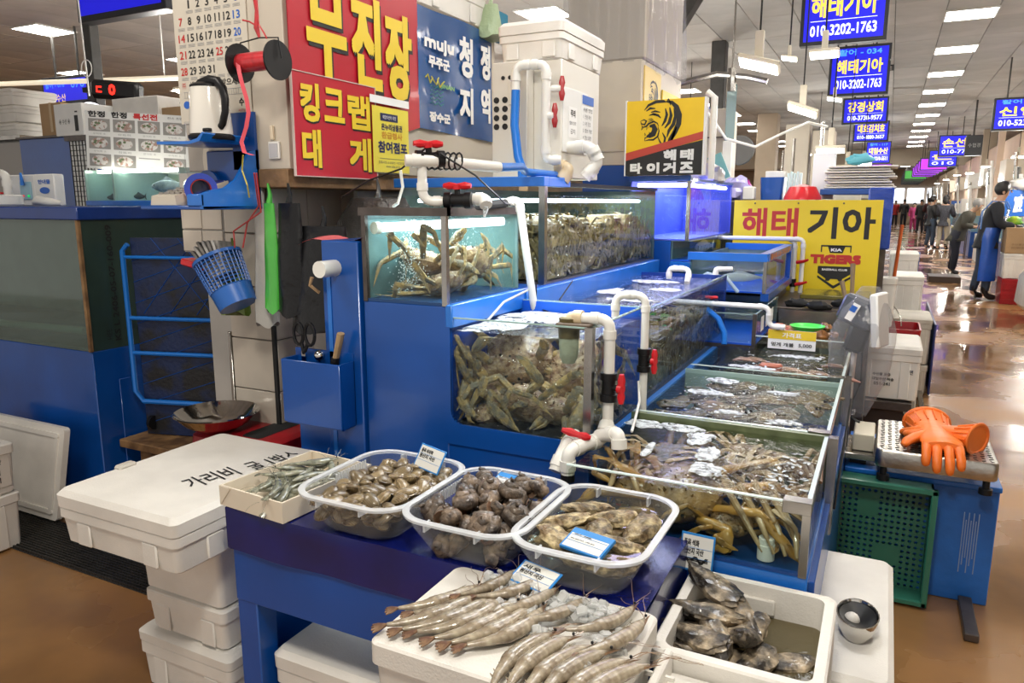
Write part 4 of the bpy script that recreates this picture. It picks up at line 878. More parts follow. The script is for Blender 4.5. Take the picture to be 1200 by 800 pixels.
def turban(seed):
    rnd = random.Random(seed); m = MB(); rg = []; N = 46; n = 9
    for k in range(N + 1):
        f = k / N; a = f * 2 * pi * 2.6 + seed; R = .001 + .015 * f; r = .003 + .0185 * f; c = V((R * math.cos(a), R * math.sin(a), .046 - .044 * f))
        d = V((math.cos(a), math.sin(a), 0)); kn = 1 + .5 * max(0, math.sin(a * 5)) ** 2 * f
        rg.append([c + d * r * math.cos(q) * kn + V((0, 0, 1)) * r * math.sin(q) for q in [2 * pi * j / n for j in range(n)]])
    m.loft(rg); return m.build('sea_snail', TSM, None, 60), rg[-1]
OYM = mat('oyster_shell', (.60, .49, .28), .5, c2=(.17, .11, .05), vs=34, b=1, bs=60, rnd=.25, lo=.40, hi=.60, wv=(26, .65, 'RINGS', 'X', 5))
OYD = mat('dark_oyster_shell', (.50, .40, .27), .42, c2=(.035, .028, .022), vs=24, b=1, bs=50, rnd=.2, lo=.42, hi=.62, coat=.35, wv=(20, .5, 'RINGS', 'X', 6))
def oyster(seed, L, m, W=.62, T=.30):
    off = V((seed * 2.3, seed, 0)); mb = MB()
    def fn(d, q):
        ly = .05 * (((d.z * 4 + .9 * d.x + .35 * noise.noise(d * 2 + off)) * 3.1) % 1); w_ = .75 + .33 * d.x
        e = 1 + .22 * noise.noise(d * 2.4 + off) + ly * 1.6 + .09 * noise.noise(d * 8 + off)
        return V((q.x * e, q.y * e * w_, q.z * e + L * .06 * d.x * d.x))
    mb.ball((0, 0, 0), L / 2, 26, 15, fn, (1, W, T)); return mb.build('oyster', m, None, 35)
def flatfish(name, label, c, L, W, m, rz, seed=0, cat='fish', tail=True):
    t = thing(name, label, cat, c); m_ = MB(); c = V(c)
    rg = []
    for k in range(15):
        f = k / 14; w_ = W * .5 * (math.sin(pi * (f * .97 + .015)) ** .7) * (1.15 - .35 * f); x = L * (f - .5)
        rg.append([(c.x + x, c.y + w_ * math.cos(a), c.z + (.006 + .013 * (1 - abs(math.cos(a)))) * math.sin(a) * min(1, w_ / W * 3) + .006 * math.sin(f * 7 + seed)) for a in [2 * pi * q / 14 for q in range(14)]])
    MB().loft(rg).build('body', m, t, 60)
    if tail: MB().prism([(L * .46, 0), (L * .62, W * .2), (L * .65, -W * .02), (L * .6, -W * .2)], (c, V((1, 0, 0)), V((0, 1, 0))), .004).build('tail_fin', m, t)
    for s in (-1, 1): MB().ball((c.x - L * .38, c.y + s * W * .08, c.z + .016), .006, 7, 5).build('eye', BLK, t)
    t.rotation_euler[2] = rz; return t

# ================================================================== tanks in the middle
TEAL = mat('tank_back_teal', (.17, .27, .27), .4, c2=(.06, .12, .13), vs=4, lo=.3, hi=.7)
BLUB = mat('tank_floor_paint', (.008, .10, .62), .35, var=.25, vs=6)
LTUBE = mat('aquarium_tube', (.80, .93, 1), .4, e=5)
def tank(name, label, x0, x1, y0, y1, z0, z1, wz, backs=True, left=True, post=STEEL, gm=GLASS, wm=WATER, bm=TEAL, fm=None, topm=None, post_w=.014, front=True):
    t = thing(name, label, 'fish tank', ((x0 + x1) / 2, (y0 + y1) / 2, z0)); g = .008
    MB().box(x0, x1, y0, y1, z0, z0 + .008).build('tank_floor', fm or BLUB, t)
    if front: MB().box(x0, x1, y0, y0 + g, z0 + .008, z1).build('front_pane', gm, t)
    MB().box(x1 - g, x1, y0 + g, y1, z0 + .008, z1).build('side_pane', gm, t)
    if backs: MB().box(x0, x1, y1 - g, y1, z0 + .008, z1).build('back_pane', bm, t)
    if left: MB().box(x0, x0 + g, y0 + g, y1 - g, z0 + .008, z1).build('left_pane', bm, t)
    e = MB(); e.box(x0, x1, y0 - .0005, y0 + g + .0005, z1, z1 + .004).box(x1 - g, x1, y0, y1, z1, z1 + .004); e.build('glass_rim', GEDGE, t)
    if post: MB().box(x1 - post_w, x1 + .003, y0 - .003, y0 + post_w, z0, z1 + .004).build('corner_strip', post, t)
    if topm: MB().box(x0 - .01, x1 + .006, y0 - .006, y0 + .02, z1 - .012, z1 + .012).box(x1 - .02, x1 + .006, y0, y1, z1 - .012, z1 + .012).build('top_strip', topm, t)
    if wz: MB().box(x0 + g + .001, x1 - g - .001, y0 + g + .001, y1 - g - .001, z0 + .009, wz).build('water', wm, t)
    return t
# cabinet under and beside the crab tanks
XS, YF = -1.145, 1.85
t = thing('blue_tank_cabinet', 'tall bright blue cabinet carrying the king crab tanks', 'cabinet', (-1.2, 2.2, 0))
MB().box(-1.45, XS, YF, 2.5, 0, 1.20, .003).build('upper_body', BLUE, t)
MB().box(XS, -.69, YF, 3.8, 0, .83, .002).build('lower_body', BLUE, t)
fm_ = MB(); fm_.box(XS, -.686, YF - .006, YF + .002, .78, .845).box(XS, XS + .012, YF - .006, YF + .002, .845, 1.14)
for k in range(6):     # rounded lower corner of the window
    a = pi / 2 * k / 6; fm_.box(XS + .012, XS + .012 + .035 * (1 - math.sin(a)) + .0005, YF - .006, YF + .002, .845 + .035 * (1 - math.cos(a)), .845 + .035 * (1 - math.cos(pi / 2 * (k + 1) / 6)))
fm_.build('window_surround', BLUE, t)
MB().box(XS - .004, XS + .02, YF - .004, 2.34, 1.135, 1.205, .003).build('shelf_rail', BLUEL, t)
MB().box(-.69, -.662, YF - .004, 3.82, .775, .842, .003).build('lower_rail', BLUEL, t)
MB().box(-1.8, XS - .005, 2.5, 4.06, 0, 1.195).build('rear_body', BLUE, t)
MB().box(XS - .005, XS + .022, 2.36, 4.07, 1.10, 1.192, .003).build('long_rail', BLUEL, t)
MB().tube([(-1.42, YF - .001, .55), (-1.36, YF - .001, .12), (-1.2, YF - .001, .1)], .0015, 4).build('seam', mat('seam_blue', (.002, .02, .16), .5), t)
# narrow pipe box and knife pocket
t = thing('narrow_pipe_box', 'narrow blue pillar box with a white pipe stub', 'cabinet', (-1.53, 2.0, 0))
MB().box(-1.60, -1.455, 1.835, 2.2, 0, 1.385, .004).build('body', BLUE, t)
MB().box(-1.58, -1.565, 1.832, 1.836, .6, 1.30).build('seam_strip', BLUEL, t)
MB().tube([(-1.545, 1.76, 1.30), (-1.545, 1.84, 1.30)], .026, 14).build('pipe_stub', PVC, t)
MB().tube([(-1.61, 1.80, 1.27), (-1.62, 1.80, 1.245), (-1.60, 1.82, 1.22)], .006, 6).build('stub_tie', CARD, t)
solo('pink_cloth', MB().grid(8, 6, lambda i, j: V((-1.70 + .26 * i, 1.84 + .22 * j, 1.388 + .012 * math.sin(7 * i + 3 * j) - .02 * (1 - i) ** 2 * (1 - j)))), mat('pink_sheet', (.62, .13, .14), .5), 'pink plastic sheet on top of the narrow blue pillar', 'sheet')
solo('blue_pole', MB().box(-1.66, -1.648, 1.98, 1.995, .9, 1.3, .002), BLUE, 'thin blue upright pole behind the knife pocket', 'pole')
t = thing('knife_pocket', 'blue wall pocket holding scissors and knives', 'pocket', (-1.61, 1.8, .79))
m = MB(); m.box(-1.725, -1.485, 1.762, 1.77, .795, 1.005, .002).box(-1.725, -1.717, 1.77, 1.84, .795, 1.005).box(-1.493, -1.485, 1.77, 1.84, .795, 1.005).box(-1.72, -1.49, 1.77, 1.84, .79, .80).box(-1.725, -1.485, 1.832, 1.84, .795, 1.03); m.build('pocket', BLUE, t)
MB().box(-1.73, -1.48, 1.84, 1.9, 0, .80).build('support', BLUE, t)
t = thing('scissors', 'black handled kitchen scissors standing in the blue pocket', 'scissors', (-1.66, 1.8, .9))
for s in (-1, 1): MB().tube([(-1.655 + s * .022 + .02 * math.cos(a), 1.80 + .002 * s, 1.085 + .036 * math.sin(a)) for a in [2 * pi * k / 14 for k in range(15)]], .0055, 6).tube([(-1.655 + s * .012, 1.80, 1.052), (-1.66, 1.80, 1.02)], .006, 6).build('handle', BLK, t)
MB().box(-1.668, -1.652, 1.797, 1.802, .86, 1.03).build('blades', CH, t)
t = thing('knife', 'wooden handled knife leaning in the blue pocket', 'knife', (-1.53, 1.8, .9)); MB().tube([(-1.53, 1.8, 1.01), (-1.50, 1.795, 1.10)], [.012, .014], 8, flat=.8).build('handle', mat('pale_wood', (.45, .30, .15), .5, var=.2, vs=30), t); MB().tube([(-1.535, 1.8, .99), (-1.53, 1.8, 1.02)], .014, 8).build('ferrule', BLK, t); MB().box(-1.55, -1.53, 1.799, 1.801, .84, .99).build('blade', CH, t)
t = thing('steel_peeler', 'small round steel knob tool between scissors and knife', 'tool', (-1.6, 1.8, .9)); MB().ball((-1.595, 1.80, 1.02), .018, 10, 7).build('head', CH, t); MB().tube([(-1.595, 1.8, .86), (-1.595, 1.8, 1.02)], .006, 6).build('shaft', CH, t)
# tank C: two king crabs
tC = tank('king_crab_tank', 'upper lit glass tank with two king crabs at the left', -1.445, XS, YF, 2.33, 1.20, 1.475, 1.455, fm=mat('dark_blue_floor', (.01, .05, .16), .4), topm=DSTEEL, post=STEEL, post_w=.014)
MB().box(-1.447, -1.432, YF - .003, YF + .012, 1.2, 1.475).build('corner_strip', DSTEEL, tC)
MB().tube([(-1.41, YF + .03, 1.425), (-1.17, 2.26, 1.44)], .014, 12).build('light_tube', LTUBE, tC)
MB().tube([(-1.41, YF + .012, 1.425), (-1.405, YF + .032, 1.425)], .019, 12).build('tube_cap', PVC, tC)
b = MB()
for k in range(700):
    z = random.uniform(1.23, 1.45); a = random.gauss(0, .025); b.ball((-1.33 + a + (z - 1.2) * .12, 1.92 + random.gauss(0, .025), z), random.uniform(.0008, .0022), 4, 3)
for k in range(120): b.ball((-1.16 - random.uniform(0, .05), 2.0 + random.gauss(0, .04), random.uniform(1.36, 1.45)), random.uniform(.0008, .002), 4, 3)
tag(b.build('air_bubbles', mat('bubble', (.85, .92, .95), .2), tC), kind='stuff')
KG = None
kp = crab('king_crab', 'king crab facing left in the upper lit tank', .080, KCB, KCM, 1.55, .0115, True, 3, 1)
LC = (-1.432, XS - .012, YF + .015, 2.315, 1.212, 1.44)
cc = [place(kp, True, (-1.33, 2.02, 1.31), (.25, .25, 2.3), .95), place(kp, False, (-1.21, 2.10, 1.31), (-.75, .15, .95), .9, 'king crab with legs hanging down at the right of the upper lit tank'),
      place(kp, False, (-1.32, 2.16, 1.25), (.1, -.2, .4), .9, 'king crab lying lowest behind the others in the upper lit tank'), place(kp, False, (-1.23, 1.98, 1.25), (.5, .3, 4.0), .8, 'king crab pressed into the front corner of the upper lit tank')]
for o in cc: confine(o, LC)
# tank A: pile of king crabs in front
tA = tank('lower_crab_tank', 'lower front tank full of king crabs with foaming water', XS + .001, -.69, YF + .003, 2.33, .83, 1.165, 1.13, wm=WATER2, bm=BLUB, fm=DSTEEL, post=STEEL, post_w=.02)
kp2 = crab('king_crab', 'king crab with pink white back at the top left of the lower tank', .112, KCB, KCM, 1.35, .0155, True, 3, 5)
todoA = []
sp = [((-1.00, 2.05, 1.03), (.75, .15, .25), .95, None), ((-.84, 2.08, .99), (.85, -.25, -.5), 1.05, 'largest brown king crab leaning against the front right corner'), ((-1.03, 2.0, .92), (.45, .2, 1.1), .8, 'king crab at the lower left with legs along the glass'),
      ((-.83, 1.99, .885), (.3, .1, 2.9), .8, 'king crab on the tank bottom under the white filter bag'), ((-.88, 2.22, .90), (.2, 0, 5.4), .9, 'king crab wedged at the back of the lower front tank'), ((-.75, 2.15, .93), (.3, .9, 1.4), .8, 'king crab pressed to the side glass behind the corner strip'),
      ((-1.05, 1.99, .98), (-.9, .2, .8), .72, 'king crab upside down at the left wall with legs to the glass'), ((-.93, 1.96, .90), (-1.0, -.2, -.3), .75, 'king crab turned away in the bottom middle, legs across the glass'), ((-1.04, 1.94, .87), (-.3, .2, 2.1), .62, 'smallest king crab in the bottom left corner')]
LA = (XS + .012, -.702, YF + .015, 2.318, .842, 1.115)
for k, (l, r, s, lab) in enumerate(sp): todoA.append((place(kp2, k == 0, l, r, s, lab), LA))
for o, b_ in todoA: confine(o, b_)
froth('froth', tA, FROTH, -.98, 2.2, 1.131, .16, .10, 2); froth('froth', tA, FROTH, -1.05, 2.0, 1.131, .08, .14, 5)
t = thing('filter_bag', 'white sock filter bag hanging from the brown pipe', 'filter', (-.76, 1.9, 1.0))
MB().lathe([(0, -.0), (.018, .002), (.026, .02), (.028, .06), (.026, .12), (.022, .135), (.0, .136)], (-.775, 1.90, 1.055), 14).build('sock', mat('filter_cloth', (.55, .52, .36), .8, var=.25, vs=20), t)
MB().lathe([(.03, 0), (.031, .02), (.028, .05), (.03, .055)], (-.775, 1.90, 1.13), 14).build('slime', mat('algae_brown', (.12, .09, .03), .6, var=.4, vs=30), t)
# tank B: snow crabs
tB = tank('long_crab_tank', 'long low tank crowded with snow crabs behind the front tank', XS + .001, -.69, 2.335, 3.74, .83, 1.15, 1.135, wm=WATER2, bm=mat('deep_blue_back', (.006, .045, .30), .35, var=.4, vs=5), fm=DSTEEL, post=STEEL, post_w=.012)
MB().box(XS + .01, -.69, 2.325, 2.34, .84, 1.168).build('divider', GEDGE, tB)
sn = [crab('snow_crab', 'snow crab', 0.068, SCB, SCM, 1.15, .0075, False, 4, 20 + i, 6) for i in range(3)]
LB = (-1.12, -.702, 2.345, 3.725, .842, 1.055); LD = (-1.78, XS - .018, 2.575, 4.035, 1.208, 1.465); used = [True, True, True]; rc = random.Random(4)
todo = []
def pile(boxes, lab, grp, n, lim, sc=(.85, 1.1)):
    for k in range(n):
        x0, x1, y0, y1, z0, z1 = boxes[k % len(boxes)]; i = rc.randrange(3)
        o = place(sn[i], used[i], (rc.uniform(x0, x1), rc.uniform(y0, y1), rc.uniform(z0, z1)), (rc.uniform(-.9, .9), rc.uniform(-.9, .9), rc.uniform(0, 6.3)), rc.uniform(*sc), lab, grp); used[i] = False; todo.append((o, lim[:5] + (lim[5] - rc.uniform(0, .11) ** 1.0,)))
pile([(-.80, -.74, 2.42 + .14 * k, 2.52 + .14 * k, .88 + .06 * (q), .91 + .06 * q) for k in range(9) for q in (0, 1, 2)] + [(-1.02, -.90, 2.5, 3.6, .88, .98)] * 8, 'snow crab heaped in the long low tank under purple light', 'snow crabs in the long low tank', 60, LB)
for k, (fx, fy, frx_, fry_) in enumerate([(-1.0, 2.45, .08, .05), (-.85, 2.7, .10, .03), (-1.02, 2.95, .05, .10), (-.82, 3.1, .07, .04), (-.95, 3.4, .12, .05), (-.78, 2.4, .04, .05)]): froth('froth', tB, FROTH, fx, fy, 1.136, frx_, fry_, 20 + k)
# lime net bag in that tank
t = thing('green_net', 'bright green net lump lying in the long low tank', 'net', (-.76, 3.0, 1.0)); MB().ball((-.765, 2.9, 1.0), .04, 14, 8, lump(0, 4, .5, 4), (.5, 1.4, .5)).build('net', mat('green_net', (.02, .35, .10), .5, b=1, bs=200), t)
# tank D: brown crab mass behind
tD = tank('rear_crab_tank', 'tall rear tank packed with brown snow crabs under blue frame', -1.80, XS - .006, 2.56, 4.05, 1.195, 1.565, 1.53, bm=mat('dark_green_back', (.06, .10, .085), .4, c2=(.025, .045, .04), vs=4), fm=DSTEEL, post=STEEL, post_w=.022)
MB().box(-1.82, XS + .0, 2.545, 2.59, 1.562, 1.598, .002).box(-1.2, XS, 2.59, 2.8, 1.562, 1.598, .002).build('top_frame', BLUEL, tD)
MB().box(-1.2, XS, 2.8, 4.06, 1.565, 1.58).build('top_edge', BLKM, tD)
MB().tube([(-1.75, 2.62, 1.51), (-1.2, 2.62, 1.51)], .008, 8).tube([(-1.2, 2.65, 1.51), (-1.2, 3.9, 1.51)], .008, 8).build('light_tube', LTUBE, tD)
pile([(-1.26, -1.20, 2.62 + .135 * k, 2.72 + .135 * k, 1.24 + .055 * q, 1.27 + .055 * q) for k in range(10) for q in (0, 1, 2, 3)] + [(-1.66 + .09 * q, -1.58 + .09 * q, 2.64, 2.74, 1.25, 1.42) for q in range(5)] * 3, 'brown snow crab packed in the tall rear tank', 'snow crabs packed in the rear tank', 110, LD)
for o, b_ in todo: confine(o, b_)
# ---- pipework
def pipething(label, pts, r=.013, m=PVC, valves=(), name='water_pipe', fr=.035):
    t = thing(name, label, 'pipe', pts[0]); mb = MB(); pipe(mb, pts, r, 12, fr); mb.build('pipe', m, t)
    for v in valves: valve(t, *v)
    return t
t = pipething('white pipe dripping into the lower crab tank from above', [(-1.17, 2.2, 1.495), (-1.08, 2.2, 1.51), (-1.085, 2.34, 1.12)], .013, name='drop_pipe', fr=.02)
text(mb_ := MB(), '··· KS M 3404 ··· VG1 16 mm ··· 2205', (V((-1.068, 2.275, 1.36)), V((-.02, .28, -1)).normalized(), V((0, -1, -.28)).normalized()), 0, .2, -.003, .003, .001); mb_.build('pipe_print', BLACKT, t, 0)
t = pipething('aged brown white pipe with filter sock and red valve', [(-.775, 1.90, 1.145), (-.775, 1.90, 1.185), (-.655, 1.90, 1.19), (-.655, 1.90, .875)], .0155, PVC, [((-.655, 1.90, 1.00), (0, 0, 1), (1, -.25, 0), 1.15)])
MB().tube([(-.79, 1.90, 1.20), (-.79, 1.9, 1.20)], .01, 6)
m = MB(); pipe(m, [(-.777, 1.90, 1.14), (-.777, 1.90, 1.186), (-.735, 1.90, 1.187)], .018, 12, .03); m.build('aged_elbow', PVCO, t)
MB().box(-.80, -.70, 1.86, 1.93, 1.160, 1.175, .002).build('bracket', mat('brown_bracket', (.12, .085, .06), .5), t)
t = pipething('manifold of white pipe elbows in front of the blue cabinet', [(-.655, 1.90, .90), (-.655, 1.86, .862), (-.70, 1.72, .862), (-.70, 1.72, .80)], .0185, PVC, [((-.745, 1.80, .885), (1, .2, 0), (-.1, -.5, 1), .001)], name='pipe_manifold')
m = MB(); pipe(m, [(-.66, 1.84, .875), (-.59, 1.80, .905), (-.585, 1.795, .865)], .018, 12, .03); pipe(m, [(-.735, 1.86, .86), (-.725, 1.76, .855), (-.735, 1.72, .80)], .019, 12, .035); m.build('side_elbow', PVC, t)
h = MB(); h.tube([(-.735, 1.76, .905), (-.715, 1.77, .898), (-.695, 1.775, .892), (-.675, 1.78, .888), (-.662, 1.785, .885)], [.006, .012, .008, .012, .006], 8); h.build('valve_handle', REDP, t)
MB().tube([(-.70, 1.72, .78), (-.70, 1.72, .80)], .019, 12).build('rubber_end', BLK, t)
t = pipething('white pipe loop with red valve over the long crab tank', [(-.735, 2.18, 1.15), (-.735, 2.18, 1.222), (-.645, 2.2, 1.222), (-.645, 2.2, .85)], .0125, PVC, [((-.645, 2.2, 1.02), (0, 0, 1), (1, -.3, 0), 1.05)])
pipething('small white pipe hook at the far end of the long tank', [(-.93, 3.55, 1.14), (-.93, 3.55, 1.19), (-.83, 3.55, 1.19), (-.83, 3.5, 1.13)], .013)
pipething('white pipe stub at the far corner of the long tank', [(-.73, 3.66, 1.16), (-.73, 3.66, 1.185), (-.66, 3.7, 1.185)], .012)
# valve group over tank C
t = pipething('white pipe junction with red valve above the king crab tank', [(-1.245, 1.80, 1.62), (-1.19, 1.85, 1.62), (-1.10, 2.1, 1.61)], .017, PVC, [((-1.20, 1.86, 1.625), (1, 1, 0), (0, -.2, 1), 1.2)], name='pipe_junction')
m = MB(); pipe(m, [(-1.215, 1.84, 1.62), (-1.215, 1.84, 1.505), (-1.15, 1.88, 1.505)], .014, 12); pipe(m, [(-1.10, 1.92, 1.512), (-1.06, 1.93, 1.512), (-1.055, 1.925, 1.505)], .016, 12, .01); m.build('lower_pipe', PVC, t)
valve(t, (-1.125, 1.89, 1.508), (1, .3, 0), (0, -.1, 1), 1.15)
m = MB()
for k in range(6): m.tube([(-1.20 + .012 * k + .004 * math.cos(a), 1.86 + .012 * k + .022 * math.sin(a), 1.62 + .024 * math.cos(a)) for a in [2 * pi * q / 12 for q in range(13)]], .003, 5)
m.build('black_ties', BLK, t)
solo('water_drops', MB().tube([(-1.052, 1.925, 1.49), (-1.055, 1.92, 1.46)], [.01, .003], 6), FROTH, 'dribble of water falling from the small pipe mouth', 'water')
solo('blue_hose', MB().tube([(-1.10, 2.1, 1.61), (-1.12, 2.3, 1.62), (-1.2, 2.5, 1.612), (-1.18, 2.6, 1.61), (-1.19, 2.75, 1.61)], .014, 10), HOSE, 'blue water hose lying on the rear tank frame', 'hose')
for k, (pts, lab) in enumerate([([(-1.6, 1.95, 1.52), (-1.45, 1.9, 1.57), (-1.30, 1.86, 1.60), (-1.2, 1.85, 1.66)], 'thin black cable arching left of the pipe junction'), ([(-1.16, 1.85, 1.64), (-1.10, 1.95, 1.58), (-1.08, 2.1, 1.50), (-1.14, 2.3, 1.49)], 'thin black cable crossing above the crab tank'), ([(-1.09, 2.36, 1.22), (-1.08, 2.34, 1.14), (-1.0, 2.3, 1.13)], 'black cable behind the white drop pipe'), ([(-1.09, 2.7, 1.20), (-1.06, 2.5, 1.15), (-.98, 2.36, 1.12)], 'black cable hanging on the long blue rail')]):
    solo('black_cable', MB().tube(pts, .003, 5), BLK, lab, 'cable')
solo('white_cable', MB().tube([(-1.42, 1.98, 1.49), (-1.38, 1.95, 1.50), (-1.36, 1.95, 1.55), (-1.36, 1.94, 1.60)], .005, 6), PVC, 'white cable looping above the crab tank left corner', 'cable')
solo('white_air_hose', MB().tube([(-.66, 2.2, .95), (-.64, 2.15, .90), (-.62, 2.05, .88), (-.60, 1.95, .865)], .004, 6), PVC, 'thin white air hose beside the blue rail', 'hose')
solo('grey_air_hose', MB().tube([(-1.09, 2.33, 1.21), (-1.11, 2.15, 1.18), (-1.10, 2.0, 1.13)], .004, 6), mat('grey_hose', (.4, .4, .4), .4), 'grey air hose under the upper tank rail', 'hose')
solo('black_hose', MB().tube([(-1.16, 1.99, 1.487), (-1.13, 2.08, 1.495), (-1.12, 2.18, 1.50)], .014, 8), BLKM, 'short thick black hose at the upper tank edge', 'hose')
# ---- machine, foam box and tall cabinets on top of the rear tank
MACH = mat('machine_cream', (.66, .62, .54), .45, var=.08, vs=3)
t = thing('filter_machine', 'cream metal filter housing with eight round vent holes', 'machine', (-1.35, 2.95, 1.6))
MB().box(-1.455, -1.30, 2.72, 3.2, 1.60, 2.045, .003).build('body', MACH, t); MB().box(-1.30, -1.18, 2.78, 3.2, 1.60, 2.05, .003).build('side_body', mat('machine_white', (.70, .67, .60), .45), t)
for r in range(4):
    for c in range(2): MB().lathe([(0, 0), (.012, 0), (.012, .004), (0, .004)], (-1.435 + c * .038, 2.717, 1.80 + r * .034), 14, 'y').build('vent_hole', BLKM, t)
for c in range(2): MB().lathe([(0, 0), (.008, 0), (.008, .004), (0, .004)], (-1.405 + c * .03, 2.717, 1.985), 12, 'y').build('vent_hole', BLKM, t)
MB().box(-1.375, -1.35, 2.705, 2.72, 1.88, 1.975, .002).build('lug', MACH, t); MB().box(-1.24, -1.175, 2.79, 3.05, 1.70, 1.95, .002).build('panel', WHITE, t)
fr = frx(-1.174, 2.84, 1.76); m = MB()
rect(m, fr, 0, .09, 0, .12, .0); m.build('card', WHT, t); text(m := MB(), '주의', fr, .02, .07, .08, .11, .001, .001); text(m, '밸브 조작', fr, .01, .08, .05, .065, .001); text(m, '금지', fr, .02, .07, .015, .035, .001); m.build('card_print', BLACKT, t)
t = foam_box('foam_box', 'white lidded foam box standing on the cream filter housing', -1.45, -1.17, 2.76, 3.24, 2.047, 2.20, .05)
t = pipething('white pipe loop with two red valves on the filter housing', [(-1.33, 2.68, 1.93), (-1.33, 2.68, 2.02), (-1.21, 2.70, 2.02), (-1.21, 2.70, 1.665), (-1.16, 2.73, 1.665)], .017, PVC, name='pipe_loop')
for (c, zz) in (((-1.165, 2.72), 1.93), ((-1.185, 2.70), 1.83)):
    MB().tube([(c[0] - .03, c[1], zz), (c[0] + .01, c[1], zz)], .014, 10).build('valve_body', PVC, t); MB().tube([(c[0] + .012, c[1], zz - .045), (c[0] + .012, c[1], zz - .02), (c[0] + .012, c[1], zz), (c[0] + .012, c[1], zz + .02), (c[0] + .012, c[1], zz + .045)], [.007, .013, .008, .013, .007], 8).build('valve_handle', REDD, t)
solo('blue_hose', MB().tube([(-1.33, 2.68, 1.93), (-1.335, 2.68, 1.8), (-1.32, 2.68, 1.68), (-1.30, 2.68, 1.63)], .017, 10).tube([(-1.30, 2.68, 1.60), (-1.30, 2.68, 1.635)], .019, 10), HOSE, 'upright blue hose on the filter housing front', 'hose')
t = thing('drain_pipe', 'fat white drain pipe bending down from the housing side', 'pipe', (-1.1, 2.9, 1.7)); m = MB(); pipe(m, [(-1.18, 2.85, 1.72), (-1.08, 2.85, 1.72), (-1.05, 2.86, 1.66), (-1.10, 2.84, 1.60)], .024, 14, .05); m.build('pipe', PVC, t)
m = MB(); pipe(m, [(-1.20, 2.78, 1.645), (-1.14, 2.78, 1.635), (-1.165, 2.76, 1.59)], .024, 14, .03); m.build('aged_stub', PVCO, t)
t = sign('instruction_card', 'white instruction card with blue header on the housing side', 'sign', frx(-1.172, 2.98, 1.72), .13, .22, WHT, .004)
fr = frx(-1.171, 2.98, 1.72); m = MB(); rect(m, fr, 0, .13, .185, .22); m.build('header', BLUT, t); m = MB()
for k, s in enumerate(['사용 방법', '1. 전원 확인', '2. 수온 점검', '3. 밸브 개방', '4. 청소 요망', '5. 전원 차단']): text(m, s, fr, .01, .115 - .01 * (k % 3), .155 - k * .028, .172 - k * .028, .001)
m.build('lettering', BLACKT, t, 0)
t = thing('cream_cabinet', 'tall cream cabinet with blue lower half behind the housing', 'cabinet', (-1.45, 4.3, 0))
MB().box(-1.68, -1.33, 4.3, 5.2, 1.72, 2.31, .004).build('upper_body', CREAM, t); MB().box(-1.68, -1.33, 4.3, 5.2, 0, 1.72).build('lower_body', BLUE, t); MB().box(-1.68, -1.325, 4.29, 4.3, 1.80, 1.81).build('ledge', CREAM, t)
t = thing('wrapped_boxes', 'tall stack of white boxes wrapped in clear plastic film', 'box', (-1.6, 4.4, 2.28)); MB().box(-1.80, -1.32, 4.32, 5.15, 2.315, 3.0, .01).build('boxes', mat('beige_foam', (.56, .50, .42), .6), t)
MB().grid(14, 8, lambda i, j: V((-1.82 + .50 * i, 4.30 - .01 * math.sin(25 * i), 2.30 + .72 * j))).grid(14, 8, lambda i, j: V((-1.31 + .012 * math.sin(20 * i + 4 * j), 4.30 + .9 * i, 2.28 + .02 * math.sin(14 * i) + .72 * j))).build('wrap', FILM, t)
t = sign('yellow_board', 'yellow board with small tiger emblem behind the tiger sign', 'sign', frx(-1.322, 4.34, 1.98), .34, .30, mat('pale_yellow_board', (.75, .55, .16), .45), .008)
